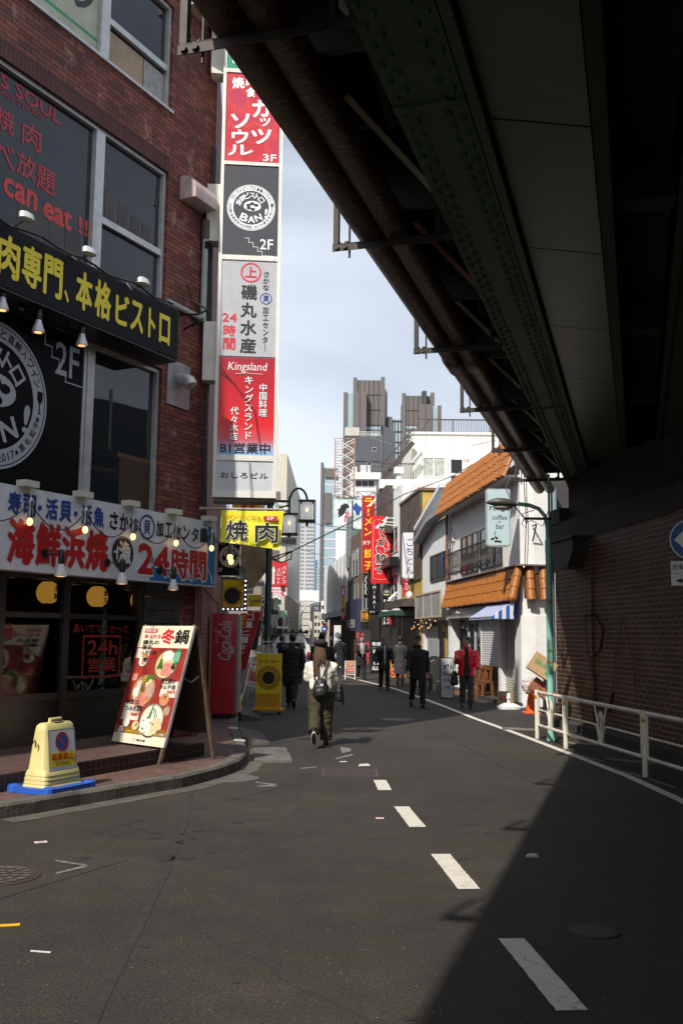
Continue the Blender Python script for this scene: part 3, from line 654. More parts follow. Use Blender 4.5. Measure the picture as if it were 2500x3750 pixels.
# two more arms round the corner
for k, (x, y, lb) in enumerate(((-1.93, 17.3, 'bulb on a white arm round the corner in front of the small round bistro sign'), (-2.02, 18.3, 'second bulb round the corner, lower in the view below the first'))):
    o = thing('bulb_lamp', lb, 'lamp', (x, y, 0), R_(95), 'bulb lamps along the white sign'); z = 3.5
    m = MB(CREAM); m.box(-.04, .04, -.3, .3, z, z+.08); m.build('arm', o, bevel=.01)
    m = MB(STEEL); m.lathe([(.03, z-.38), (.038, z-.34), (.03, z-.26), (.03, z-.14), (.01, z-.1), (.01, z)], 12); m.build('socket', o, smooth=True)
    m = MB(BULB); m.ball((0, 0, z-.43), .052, .052, .062); m.build('bulb', o, smooth=True)
def spot(u, y, z, label, cat='spotlight', group=None, tilt=.0, white=True):
    o = TA('spotlight', label, cat, group)
    m = MB(BLACKM); m.lathe([(.055, 0), (.055, .03)], 14, (u-.2, y, z+.3), 'y'); m.tube([(u-.2, y, z+.3), (u-.05, y-.1, z+.3)], .012, 6)
    m.lathe([(.034, z+.16), (.04, z+.2), (.04, z+.34), (.025, z+.36)], 12, (u, y-.12, 0)); m.build('holder', o, smooth=True)
    m = MB(WHITEM if white else ALU); m.lathe([(.08, z+.01), (.078, z+.035), (.045, z+.13), (.036, z+.17)], 16, (u, y-.12, 0)); m.build('shade', o, smooth=True)
    m = MB(BULBS); m.lathe([(.05, z+.008), (.04, z+.01)], 14, (u, y-.12, 0)); m.build('lamp', o); return o
for (x, y), lb in zip(((232, 2108), (455, 2136), (642, 2158)), ('black spotlight with white shade under the red fish characters', 'black spotlight with white shade under the round black emblem', 'black spotlight with white shade under the red numeral at the right')):
    u, z = A(x, y, .4); spot(u, -.24, z-.02, lb, group='spotlights under the white sign')
# black sign with yellow lettering
sb = TA('shop_sign', 'long black sign with yellow lettering on the brick front', 'sign')
bu, bz1 = A(659, 1133, .5); _, bz0 = A(651, 1325, .5)
BFACE = mat('black_sign_face', (.009, .009, .010), .6, var=.2, scale=8, spec=.15)
sign_panel(sb, -9.6, bu, bz0, bz1, -.5, 0, BFACE, BLACKM, fr=.025)
m = MB(ink('sign_yellow', (.85, .66, .01)))
def b_txt(ch, x0, x1, z0=.19, z1=.83, bold=.05, y=-.504):
    u0, u1 = A(x0, 1100, .5)[0], A(x1, 1100, .5)[0]; h = bz1-bz0; m.text(ch, u0, u1, bz0+h*z0, bz0+h*z1, y, bold=bold)
for ch, a, b in (('牛', -95, -20), ('肉', -18, 66), ('専', 74, 148), ('門', 156, 226)): b_txt(ch, a, b)
b_txt('、', 234, 252, .2, .4)
for ch, a, b in (('本', 276, 338), ('格', 346, 408)): b_txt(ch, a, b)
for ch, a, b in (('ビ', 424, 474), ('ス', 480, 528), ('ト', 546, 572), ('ロ', 586, 626)): b_txt(ch, a, b, .22, .76, .055)
m.build('lettering', sb)
for (x, y), lb in zip(((100, 795), (328, 922), (527, 1033)), ('floodlight on a stay above the first yellow characters', 'floodlight on a stay above the middle of the black sign', 'floodlight on a stay above the right end of the black sign')):
    u, z = A(x, y, .8); o = TA('floodlight', lb, 'floodlight', 'floodlights along the top of the black sign')
    m = MB(ALU); c = (u, -1.0, z); m.loft([(u, -.8, z-.05, .07, .05), (u, -.8, z-.03, .115, .075), (u, -.79, z+.04, .105, .065), (u, -.77, z+.075, .04, .03)], 16); m.build('housing', o, smooth=True)
    m = MB(BLACKM); m.tube([(u, -.78, z-.02), (u, -.6, z-.09), (u, -.5, bz1-.01)], .01, 6); m.build('bracket', o)
m = MB(BLACKM); m.tube([(-9+.25*i, -.72+.02*math.sin(i), A(100, 795, .86)[1]-.1+.03*math.sin(i*1.7)) for i in range(28)], .016, 5)
m.tube([(-2.1, -.86, bz1+.02), (-1.5, -.8, bz1+.05), (-1.2, -.4, bz1+.12), (-1.1, 0, bz1+.2)], .016, 5); m.tube([(-1.0, 0, bz1-.02), (-1.2, -.5, bz1+.02)], .02, 5); m.build('flood_cable', sb)
for (x, y), lb in zip(((10, 1110), (142, 1192), (301, 1242)), ('chrome spotlight hanging under the black sign at the left edge', 'chrome spotlight hanging under the black sign above the stair mark', 'chrome spotlight hanging under the black sign beside the window')):
    u, z = A(x, y, .4); spot(u, -.28, z-.1, lb, group='spotlights under the black sign', white=False)
# black window poster of the bistro with round badge
GREY = ink('badge_grey', (.42, .43, .46))
def badge(m, cx, cz, r, y, fg, bgm, detail=True):
    m.m(fg).ring(cx, cz, r*.74, r, y, 64); m.m(bgm).ring(cx, cz, r*.95, r*.965, y-.0012, 64)
    m.m(bgm); m.arctext('ローストビーフと直輸入ワイン', cx, cz, r*.855, r*.14, y-.0014, R_(150), R_(22), .03)
    m.arctext('since 2017', cx, cz, r*.85, r*.11, y-.0014, R_(-112), R_(-62), .02, True)
    m.arctext('黒毛和牛', cx, cz, r*.85, r*.12, y-.0014, R_(-48), R_(-18), .03, True); m.arctext('低温調理肉', cx, cz, r*.85, r*.12, y-.0014, R_(-166), R_(-128), .03, True)
    for a in (R_(-56), R_(-12), R_(-119), R_(-172)): m.text('★', cx+r*.85*math.cos(a)-r*.05, cx+r*.85*math.cos(a)+r*.05, cz+r*.85*math.sin(a)-r*.05, cz+r*.85*math.sin(a)+r*.05, y-.0014)
    gx, gz = cx+r*.86, cz+r*.06                       # wine glass mark
    m.slab([(gx-r*.05, gz+r*.16), (gx+r*.05, gz+r*.16), (gx+r*.055, gz+r*.04), (gx+r*.012, gz-r*.02), (gx+r*.01, gz-r*.14), (gx+r*.05, gz-r*.16), (gx-r*.05, gz-r*.16), (gx-r*.01, gz-r*.14), (gx-r*.012, gz-r*.02), (gx-r*.055, gz+r*.04)], y-.0014, y-.0004)
    gx = cx-r*.87; m.box(gx-r*.04, gx-r*.02, y-.0014, y-.0004, cz-r*.16, cz+r*.16); m.box(gx+r*.02, gx+r*.045, y-.0014, y-.0004, cz-r*.16, cz+r*.16)
    m.m(fg); m.arctext('原価ビストロ', cx, cz, r*.54, r*.27, y-.001, R_(158), R_(40), .06)
    for ch, a, s in (('B', -122, .34), ('A', -88, .3), ('N', -54, .3)):
        a = R_(a); px, pz = cx+r*.52*math.cos(a), cz+r*.52*math.sin(a); m.text(ch, px-r*s*.5, px+r*s*.5, pz-r*s*.5, pz+r*s*.5, y-.001, bold=.07, rot=(a+math.pi/2)*.7)
    m.text('!', cx+r*.56, cx+r*.68, cz-r*.42, cz-r*.02, y-.001, bold=.06, rot=-.1)
    m.slab([(cx+r*(.05+.36*math.cos(a)), cz+r*(.06+.24*math.sin(a)*(1 if math.sin(a) > 0 else .9))) for a in (-2*math.pi*k/22 for k in range(22))][::-1], y-.0016, y-.0006)
    m.m(bgm)
    for k in range(5):
        a = R_(30+k*62); m.poly([(cx+r*(.05+.18*math.cos(a))+r*.10*math.cos(b), y-.0024, cz+r*(.05+.12*math.sin(a))+r*.07*math.sin(b)) for b in (2*math.pi*q/9 for q in range(9))])
def stairs(m, x, z, s, y):
    for i in range(4):
        m.box(x+i*s, x+i*s+s, y-.001, y, z-i*s, z-i*s+s*.12); m.box(x+i*s+s-.1*s, x+i*s+s, y-.001, y, z-i*s-s, z-i*s)
    m.box(x+4*s, x+4*s+2.6*s, y-.001, y, z-4*s, z-4*s+s*.12)
pb = TA('window_poster', 'black second-floor window poster with a round white bistro badge and stair mark', 'poster')
m = MB(mat('poster_black', (.005, .005, .006), .5, var=.1, spec=.1)); m.box(WL, MU-.15, .06, .07, 3.58, 5.84); m.build('sheet', pb)
m = MB(GREY); ux = A(0, 1465, -.06)[0]; rz_ = .95; cxb = A(172, 1470, -.06)[0]-rz_; badge(m, cxb, A(90, 1470, -.06)[1]-.02, rz_, .056, GREY, mat('poster_black', (0, 0, 0)))
u0 = A(140, 1230, -.06)[0]; zz = A(140, 1215, -.06)[1]; m.m(GREY); stairs(m, u0, zz, .14, .056); m.text('2F', A(205, 1280, -.06)[0], A(292, 1280, -.06)[0], zz-.48, zz-.02, .056, bold=.02)
m.build('lettering', pb)
# red lettering stuck on the third-floor window
wl = TA('window_lettering', 'red lettering stuck on the large third-floor window of the brick building', 'window lettering')
m = MB(ink('window_red', (.42, .02, .035)))
def wc(t, x0, x1, yc, asp, bold=.03):
    a, b = A(x0, yc, -.1)[0], A(x1, yc, -.1)[0]; z = A((x0+x1)/2, yc, -.1)[1]; h = (b-a)*asp/2; m.text(t, a, b, z-h, z+h, .114, bold=bold)
for q in (("GUT'S SOUL", -175, 232, 302, .11, .06), ('YOYOGI STORE', -90, 165, 352, .065), ('焼', -12, 58, 440, .95), ('肉', 84, 156, 500, .95), ('食', -110, -34, 508, .95), ('べ', -24, 57, 565, .85), ('放', 64, 136, 607, .95), ('題', 137, 208, 660, .95)): wc(*q)
m.m(ink('window_bright_red', (.6, .035, .03)))
for q in (('all you', -260, -10, 600, .22, .08), ('can', 14, 142, 708, .42, .09), ('eat', 161, 268, 786, .5, .09), ('!!', 290, 326, 829, 1.25, .08)): wc(*q)
m.build('lettering', wl)
for x, y in ((118, 265), (188, 312)): u, z = A(x, y, -.1); m = MB(BULBS); m.disc(u, z, .035, .117, 12, .02); m.build('ceiling_light', bA)
gs = TA('window_sign', 'cream window sign with black katakana and a green stripe on the fourth floor', 'sign')
m = MB(mat('old_cream_sheet', (.45, .45, .33), .5, var=.12, dirt=.2)); m.box(-5.2, MU-.1, .108, .114, 10.2, 11.85); m.build('sheet', gs)
m = MB(K); m.text('ゴルフ', -5.2, MU-.16, 10.68, 11.36, .106, bold=.035); m.m(GRN).rect(-5.2, MU-.1, 10.4, 10.45, .1065); m.build('lettering', gs)
# window stickers and lanterns at street level
for u0, lb in ((-3.05, 'red 24h sticker on the shop glass behind the slanted menu board'), (-5.35, 'red 24h sticker on the shop glass at the left edge')):
    o = TA('window_sticker', lb, 'sticker', 'red 24h window stickers'); m = MB(ink('sticker_red', (.27, .012, .01)))
    for a, b, c, d in ((u0, u0+.82, 1.12, 1.15), (u0, u0+.82, 1.68, 1.71), (u0, u0+.03, 1.15, 1.68), (u0+.79, u0+.82, 1.15, 1.68)): m.rect(a, b, c, d, .055)
    m.text('24h', u0+.1, u0+.74, 1.43, 1.64, .055, bold=.05); m.text('営業', u0+.12, u0+.72, 1.19, 1.4, .055, bold=.04); m.text('あいててよかった', u0-.2, u0+1.0, 1.74, 1.86, .055, bold=.03); m.build('lettering', o)
LANT = emit('lantern_paper', (.85, .42, .06), .3)
for (x, y), t, lb in zip(((176, 2170), (357, 2185), (515, 2199)), ('海鮮', '磯丸', '上'), ('round yellow paper lantern with two characters behind the shop glass at the left', 'round yellow paper lantern turned sideways in the middle pane', 'round yellow paper lantern with a red circled mark behind the right pane')):
    u, z = A(x, y, -.5); o = TA('paper_lantern', lb, 'lantern', 'paper lanterns in the shop window')
    m = MB(LANT); prof = []
    for i in range(17):
        a = -math.pi/2*.86+math.pi*.86*i/16; prof.append((.155*math.cos(a)+(.003 if i % 2 else 0), .165*math.sin(a)))
    m.lathe(prof, 22, (u, .5, z)); m.build('shade', o, smooth=True)
    m = MB(BLACKM); m.lathe([(.075, z-.175), (.08, z-.15)], 16, (u, .5, 0)); m.build('rim', o); m = MB(BLACKM); m.lathe([(.08, z+.15), (.075, z+.175)], 16, (u, .5, 0)); m.tube([(u, .5, z+.17), (u, .5, 2.46)], .005, 4); m.build('rim', o)
    m = MB(K if t != '上' else RED)
    if t == '上': m.ring(u+.02, z, .075, .09, .34); m.text(t, u-.035, u+.075, z-.05, z+.05, .34, bold=.05)
    else: m.text(vert(t), u-.05, u+.05, z-.1, z+.1, .34, bold=.04)
    m.build('lettering', o)
for (u0, u1, z0, z1, cl, lb) in ((-1.5, -1.08, 1.5, 1.82, (.12, .3, .5), 'small blue photo poster on the slate column'), (-1.38, -1.1, 1.1, 1.44, (.55, .55, .54), 'white notice on the slate column below the blue poster')):
    o = TA('poster', lb, 'poster'); m = MB(mat('paper%.2f' % cl[0], cl, .5, var=.5, scale=14)); m.box(u0, u1, -.025, -.02, z0, z1); m.build('sheet', o)
    m = MB(K)
    for i in range(7): m.blob(random.uniform(u0+.06, u1-.06), random.uniform(z0+.06, z1-.06), .035, .05, -.027)
    m.build('print', o)
u, z = 0, 0
p_ = thing('copper_pipe', 'rusty red drain pipe at the corner beside the slate column', 'pipe', (-2.32, 16.15, .1)); m = MB(mat('copper_pipe', (.16, .05, .035), .4, var=.4, scale=9)); m.tube([(0, 0, 0), (0, 0, 2.4)], .05, 10); m.m(STEEL).box(-.07, .07, -.07, .07, .8, .84); m.build('pipe', p_)
# ================================================================ TOWER SIGN of the neighbouring building
TY = 16.0; tl = at(777, 1820, TY); trr = at(1010, 1825, TY); TW = trr.x-tl.x; TZ0 = tl.z
tw = thing('tower_sign', 'tall white framed vertical signboard with stacked red, black, grey and white shop panels', 'sign', (tl.x, TY, 0), R_(5))
tz = lambda y, x=900: at(x, y, TY+.05).z
FRW = mat('tower_frame', (.74, .72, .66), .4, var=.05, dirt=.25)
m = MB(FRW); m.box(0, TW, .015, .46, TZ0, 12.6); m.box(0, .055, -.03, .015, TZ0, 12.6); m.box(TW-.055, TW, -.03, .015, TZ0, 12.6); m.box(.055, TW-.055, -.03, .015, TZ0, TZ0+.1)
m.build('casing', tw, bevel=.008)
m = MB(mat('bronze_soffit', (.10, .085, .06), .3, .6, dirt=.5)); m.box(.02, TW-.02, .02, .44, TZ0-.06, TZ0); m.build('soffit', tw)
zz = [TZ0+.1, tz(1688), tz(1668), tz(1312), tz(1306), tz(955), tz(938), tz(608), tz(596), tz(272), tz(258), 12.45]
x0, x1 = .055, TW-.055
def tpanel(z0, z1, mt, nm='panel'):
    m = MB(mt); m.box(x0, x1, -.012, .012, z0, z1); return m.build(nm, tw)
def gradient_red():
    m_, t, b = nodes('panel_red_fade'); N = t.nodes; L = t.links; tc_ = N.new('ShaderNodeTexCoord'); s_ = N.new('ShaderNodeSeparateXYZ'); L.new(tc_.outputs['Object'], s_.inputs[0])
    mr = N.new('ShaderNodeMapRange'); mr.inputs[1].default_value = zz[2]; mr.inputs[2].default_value = zz[3]; L.new(s_.outputs['Z'], mr.inputs[0])
    r = N.new('ShaderNodeValToRGB'); e = r.color_ramp.elements
    e[0].position = .0; e[0].color = (.22, .46, .72, 1); e[1].position = 1; e[1].color = (.36, .015, .03, 1)
    for p_, c in ((.06, (.35, .42, .6)), (.16, (.62, .09, .1)), (.3, (.72, .015, .02)), (.72, (.5, .008, .016))): q = r.color_ramp.elements.new(p_); q.color = (*c, 1)
    L.new(mr.outputs[0], r.inputs['Fac']); L.new(r.outputs['Color'], b.inputs['Base Color']); b.inputs['Roughness'].default_value = .3; return m_
def marbled_red():
    m_, t, b = nodes('panel_red_swirl'); N = t.nodes; L = t.links; tc_ = N.new('ShaderNodeTexCoord'); n = N.new('ShaderNodeTexNoise')
    n.inputs['Scale'].default_value = 1.5; n.inputs['Distortion'].default_value = 1.6; n.inputs['Detail'].default_value = 1.5; L.new(tc_.outputs['Object'], n.inputs['Vector'])
    r = N.new('ShaderNodeValToRGB'); e = r.color_ramp.elements; e[0].position, e[1].position = .46, .5; e[0].color = (.52, .03, .04, 1); e[1].color = (.66, .05, .05, 1)
    q = e.new(.62); q.color = (.48, .035, .07, 1); L.new(n.outputs['Fac'], r.inputs['Fac']); L.new(r.outputs['Color'], b.inputs['Base Color']); b.inputs['Roughness'].default_value = .32; return m_
tpanel(zz[0], zz[1], mat('panel_white', (.56, .57, .6), .3, var=.05, dirt=.18)); tpanel(zz[2], zz[3], gradient_red()); tpanel(zz[4], zz[5], mat('panel_grey', (.46, .46, .48), .3, var=.05, dirt=.2))
tpanel(zz[6], zz[7], mat('panel_charcoal', (.058, .06, .066), .35, var=.05)); tpanel(zz[8], zz[9], marbled_red()); tpanel(zz[10], zz[11], mat('panel_green', (.02, .27, .16), .35, var=.06))
for a, b in ((zz[1], zz[2]), (zz[5], zz[6]), (zz[7], zz[8]), (zz[9], zz[10])):
    m = MB(FRW); m.box(x0, x1, -.03, .012, a, b); m.m(STEEL)
    for x in (x0+.05, (x0+x1)/2, x1-.05): m.disc(x, a+.03, .009, -.0305, 8)
    m.build('crossbar', tw)
m = MB(K); h = zz[1]-zz[0]; m.text('おしろビル', x0+.07, x1-.08, zz[0]+h*.42, zz[0]+h*.62, -.016, bold=.03)
def T(a, b): return x0+(x1-x0)*a, x0+(x1-x0)*b
def Zf(i, q): return zz[i]+(zz[i+1]-zz[i])*q
m.text('B1営業中', *T(.06, .94), Zf(2, .015), Zf(2, .13), -.016, bold=.035)
m.m(W)
def t_shadow(t, a, b, q0, q1, i=2, bold=.03, d=.008):
    m.m(K).text(t, T(a, b)[0]+d, T(a, b)[1]+d, Zf(i, q0)-d, Zf(i, q1)-d, -.0155, bold=bold); m.m(W).text(t, *T(a, b), Zf(i, q0), Zf(i, q1), -.018, bold=bold)
t_shadow(vert('キングスランド'), .46, .62, .16, .81); t_shadow(vert('中国料理'), .72, .87, .4, .74); t_shadow(vert('代々木店'), .22, .37, .15, .49)
m.m(W).text('Kingsland', *T(.16, .86), Zf(2, .845), Zf(2, .955), -.016, bold=-.012, shear=.15)
m.tube([(T(.3, .3)[0], -.017, Zf(2, .83)), (T(.5, .5)[0], -.017, Zf(2, .842)), (T(.78, .78)[0], -.017, Zf(2, .832))], .006, 4)
m.m(ink('tower_red', (.62, .03, .05))); cx_, cz_ = T(.53, .53)[0], Zf(4, .872); m.ring(cx_, cz_, .145, .172, -.016); m.text('上', cx_-.1, cx_+.1, cz_-.085, cz_+.1, -.016, bold=.06)
m.text('24', *T(.03, .3), Zf(4, .35), Zf(4, .44), -.016, bold=.05); m.text('時', *T(.06, .28), Zf(4, .2), Zf(4, .32), -.016, bold=.05); m.text('間', *T(.06, .28), Zf(4, .06), Zf(4, .185), -.016, bold=.05)
m.m(ink('tower_black', (.02, .022, .025)))
for i, ch in enumerate('磯丸水産'): m.text(ch, *T(.36, .65), Zf(4, .585-.185*i), Zf(4, .745-.185*i), -.016, bold=.05)
m.text(vert('さかな'), *T(.75, .87), Zf(4, .69), Zf(4, .89), -.016, bold=.035); m.text(vert('加工センター'), *T(.755, .865), Zf(4, .06), Zf(4, .52), -.016, bold=.03)
m.m(BLU); cx_, cz_ = T(.81, .81)[0], Zf(4, .605); m.ring(cx_, cz_, .085, .1, -.016); m.text('貝', cx_-.05, cx_+.05, cz_-.055, cz_+.055, -.016, bold=.05)
badge(m, T(.5, .5)[0]+.005, Zf(6, .53), .405, -.016, W, ink('tower_black', (0, 0, 0))); m.m(W); stairs(m, T(.4, .4)[0], Zf(6, .19), .075, -.016); m.text('2F', *T(.68, .92), Zf(6, .075), Zf(6, .19), -.016, bold=.03)
m.m(W)
for ch, a, b, q0, q1, r in (('焼', .1, .33, .82, .95, .1), ('肉', .36, .57, .85, .97, -.1), ('食', .36, .54, .73, .84, .05), ('べ', .56, .67, .76, .83, 0), ('放', .68, .8, .74, .83, 0), ('ガ', .48, .84, .51, .72, .1), ('ッ', .63, .83, .41, .51, .1), ('ツ', .48, .86, .21, .38, .1), ('ソ', .1, .45, .37, .54, .05), ('ウ', .12, .43, .2, .36, .05), ('ル', .05, .52, .07, .19, .05)):
    m.text(ch, *T(a, b), Zf(8, q0), Zf(8, q1), -.016, bold=.075, rot=r)
m.text('3F', *T(.7, .95), Zf(8, .02), Zf(8, .1), -.016, bold=.06)
m.rect(*T(.1, .5), zz[10]+.1, zz[10]+.16, -.016); m.text('ム', *T(.28, .45), zz[10]+.32, zz[10]+.6, -.016, bold=.04)
m.build('lettering', tw)
for z in (5.9, 8.3, 11.3): m = MB(CREAM); m.box(-.22, 0, .05, .35, z, z+1.0); m.build('wall_bracket', tw, bevel=.01)
# yellow barbecue banner on a pole
by = 15.75; b0 = at(758, 1862, by); b1 = at(1048, 1868, by)
bn = thing('hanging_banner', 'yellow hanging banner with black barbecue characters on a horizontal pole', 'banner', (b0.x, by, 0), R_(2))
WB = b1.x-b0.x; m = MB(mat('bamboo_pole', (.32, .27, .2), .5)); m.tube([(-.12, 0, b0.z), (WB, 0, b0.z+.0)], .02, 8); m.build('pole', bn, smooth=True)
m = MB(ALU); m.ball((WB, 0, b0.z), .045); m.build('pole_knob', bn, smooth=True)
xa, xb = at(811, 1866, by).x-b0.x, WB-.04; za, zb = b0.z-.03, at(1010, 2012, by).z; zl = at(811, 1985, by).z
YB = mat('banner_yellow', (.78, .72, .02), .55, var=.05)
m = MB(YB); n = 14; rows = 7
def bnpt(i, k):
    t, q = i/n, k/rows; x = xa+(xb-xa-.05*q)*t; y = -.028+.03*math.sin(t*7+q*2.5)*q; z = za+((zl+(zb-zl)*t)-za)*q; return (x, y, z)
for i in range(n):
    for k in range(rows): m.poly([bnpt(i, k+1), bnpt(i+1, k+1), bnpt(i+1, k), bnpt(i, k)])
m.build('cloth', bn, smooth=True)
m = MB(K); hh = za-zl; wbn = xb-xa
m.m(ink('banner_white', (.75, .74, .6))); m.text('焼', xa+wbn*.07, xa+wbn*.44, zb+.115, za-.15, -.064, bold=.09); m.text('肉', xa+wbn*.54, xa+wbn*.93, zb+.09, za-.18, -.064, bold=.09)
m.m(K); m.text('焼', xa+wbn*.08, xa+wbn*.43, zb+.125, za-.16, -.067, bold=.045); m.text('肉', xa+wbn*.55, xa+wbn*.92, zb+.1, za-.19, -.067, bold=.045)
m.text('all you can eat', xa+wbn*.2, xa+wbn*.74, zb+.03, zb+.1, -.067, bold=.01)
m.m(RED); m.text('ガッツソウル', xa+wbn*.1, xa+wbn*.64, za-.145, za-.08, -.067, bold=.05, shear=.2); m.rect(xa+wbn*.68, xa+wbn*.9, za-.16, za-.085, -.064); m.m(W).text('3F', xa+wbn*.73, xa+wbn*.85, za-.15, za-.095, -.068, bold=.05)
m.build('lettering', bn)

# ================================================================ MENU BOARD, NO PARKING STAND, VENDING MACHINE
brz, BW, fl_ = -.741, 1.1, Vector((-3.028, 13.382, 0))
mbd = thing('menu_board', 'tall slanted wooden menu stand covered with winter hot pot photos', 'menu board', (fl_.x, fl_.y, 0), brz)
lean = .497; zt = 1.845; zb_ = .33
def mbp(x, z, d=0.0):     # point on the leaning front face
    t = (z-.13)/(zt-.13); return (x, lean*t-d, z+d*.25)
WOOD = mat('weathered_wood', (.10, .065, .042), .6, var=.4, scale=7, bump=.2)
m = MB(WOOD)
for x, z0 in ((.03, .3), (BW-.03, .125)): m.bar(mbp(x, z0, -.02), mbp(x, zt+.02, -.02), .05, .04)
for x, z0 in ((.03, .3), (BW-.03, .125)): m.bar((x, lean+.4, z0), mbp(x, zt, -.06), .05, .04)
m.bar(mbp(.03, zt-.02, -.03), mbp(BW-.03, zt-.02, -.03), .05, .05)
m.build('frame', mbd)
m = MB(mat('dark_plywood', (.06, .04, .026), .65, var=.3, scale=5)); m.f([m.v(p) for p in ((.05, lean+.34, .45), (BW-.05, lean+.34, .45), (BW-.05, lean+.07, zt-.06), (.05, lean+.07, zt-.06))]); m.build('back_panel', mbd)
m = MB(STEEL); m.tube([(BW-.01, lean*.62, 1.2), (BW-.01, lean*.62+.16, 1.12), (BW-.01, lean+.1, 1.2)], .008, 6); m.build('chain', mbd)
MT = Matrix(((1, 0, 0, 0), (0, 1, lean/(zt-.13), -lean*.13/(zt-.13)), (0, 0, 1, 0), (0, 0, 0, 1)))   # shears upright lettering onto the leaning face
def lean_y(): return Matrix(((1, 0, 0, 0), (0, 1, lean/(zt-.13), -lean*.13/(zt-.13)), (0, 0, 1, 0), (0, 0, 0, 1)))
PRED = mat('menu_red', (.30, .035, .025), .3, var=.25, scale=3)
m = MB(mat('menu_cream', (.72, .64, .48), .3, var=.06)); m.T = lean_y(); m.box(0, BW, -.012, .006, zb_, zt); m.m(PRED).rect(.004, BW-.004, zb_+.2, zt-.29, -.0135)
m.m(mat('menu_brown', (.25, .11, .02), .3)).rect(.004, BW-.004, zb_+.12, zb_+.205, -.014); m.build('poster', mbd)
m = MB(ALU); m.T = lean_y(); m.box(BW, BW+.012, -.016, .02, zb_, zt); m.build('edge_trim', mbd)
m = MB(K); m.T = lean_y(); HH = zt-zb_
def my(q): return zb_+HH*q
def rr(n): return random.Random(n)
bowl_rim = mat('bowl_steel', (.34, .3, .25), .3, .2); broth = mat('broth', (.62, .46, .24), .4, var=.3, scale=40); broth2 = mat('kimchi_broth', (.55, .24, .08), .4, var=.4, scale=40); milk = mat('milky_broth', (.66, .63, .5), .4, var=.2, scale=40)
meat = mat('pink_meat', (.62, .22, .17), .4, var=.35, scale=60); leek = mat('leek_green', (.05, .14, .015), .4, var=.5, scale=40); tofu = mat('tofu', (.66, .5, .28), .4, var=.15, scale=40); dark = mat('kelp', (.03, .03, .02), .4); rice = mat('rice', (.68, .68, .6), .4, var=.15, scale=80); mush = mat('mushroom', (.2, .1, .03), .4, var=.4, scale=50); greens = mat('leaf_green', (.06, .18, .02), .4, var=.4, scale=60)
def bowl(cx, cz, r, br, seed, items):
    rd = rr(seed); m.m(bowl_rim).disc(cx, cz, r, -.016, 40, r*.86); m.m(dark).disc(cx, cz-.003, r*.96, -.0164, 40, r*.82); m.m(br).disc(cx, cz+.004, r*.92, -.0168, 40, r*.78); k = 0
    for mt, n, sx, sz, ax, az, sp in items:
        for i in range(n):
            k += 1; m.m(mt).blob(cx+r*(ax+rd.uniform(-sp, sp)), cz+r*.85*(az+rd.uniform(-sp, sp)), r*sx*rd.uniform(.7, 1.2), r*sz*rd.uniform(.7, 1.2), -.017-.00012*k, 12, .3, rd)
def leeks(cx, cz, r, n, a0, ln, mt=leek):
    for i in range(n): a = a0+i*.16; m.m(mt).tube([(cx+i*r*.1, -.0205, cz), (cx+i*r*.1+ln*r*math.cos(a), -.0205, cz+ln*r*math.sin(a))], r*.05, 5, flat=.2)
bowl(BW*.66, my(.665), .225, broth, 1, [(rice, 10, .3, .2, .1, .55, .25), (dark, 3, .25, .2, .6, -.1, .15), (meat, 9, .26, .17, .1, -.3, .3), (tofu, 6, .12, .08, -.6, -.3, .25)]); leeks(BW*.66-.16, my(.63), .225, 6, 1.2, .6)
bowl(BW*.2, my(.69), .095, rice, 2, [(dark, 4, .35, .25, .2, 0, .4), (meat, 4, .3, .25, 0, -.2, .2)]); m.m(broth2).disc(BW*.2, my(.74), .055, -.022, 20, .035)
bowl(BW*.36, my(.435), .245, broth2, 3, [(greens, 5, .25, .12, .3, .7, .2), (rice, 8, .14, .3, -.6, .1, .25), (mush, 4, .25, .22, .0, .25, .15), (tofu, 4, .2, .15, .25, .45, .2), (mat('pork', (.5, .3, .26), .4, var=.3, scale=50), 6, .25, .25, .5, .05, .2), (meat, 12, .22, .12, -.05, -.5, .35)])
bowl(BW*.8, my(.375), .1, broth2, 4, [(mush, 3, .25, .2, 0, .3, .2), (meat, 5, .3, .2, 0, -.3, .3)])
bowl(BW*.66, my(.2), .245, milk, 5, [(rice, 14, .22, .16, -.35, -.3, .35), (tofu, 7, .28, .22, .45, -.25, .2), (rice, 8, .25, .12, .2, .55, .3), (greens, 8, .07, .05, -.2, -.3, .5)]); leeks(BW*.6, my(.22), .245, 2, 1.3, .7); leeks(BW*.66, my(.3), .245, 2, -1.0, .55)
bowl(BW*.19, my(.165), .075, rice, 6, [(rice, 5, .35, .3, 0, 0, .3)]); bowl(BW*.38, my(.145), .072, tofu, 7, [(tofu, 4, .4, .2, 0, 0, .3), (greens, 3, .2, .2, .3, .3, .2)])
for cx_, cz_, w_, h_, cl in ((BW*.84, my(.735), .075, .1, (.01, .28, .09)), (BW*.13, my(.55), .07, .065, (.5, .07, .02)), (BW*.9, my(.29), .075, .075, (.28, .14, .06))):
    m.m(mat('bubble%.2f' % cl[0], cl, .4)).blob(cx_, cz_, w_, h_, -.022, 10, .08); m.m(W)
    for i in range(4): m.rect(cx_-w_*.6+i*w_*.38, cx_-w_*.6+i*w_*.38+.006, cz_-h_*.6, cz_+h_*.6, -.023)
m.m(mat('price_slip', (.66, .6, .5), .4))
for a, b, c, d in ((.0, .3, .715, .8), (.66, .98, .4, .53), (.04, .4, .19, .33)): m.rect(BW*a+.03, BW*b, my(c), my(d), -.0155)
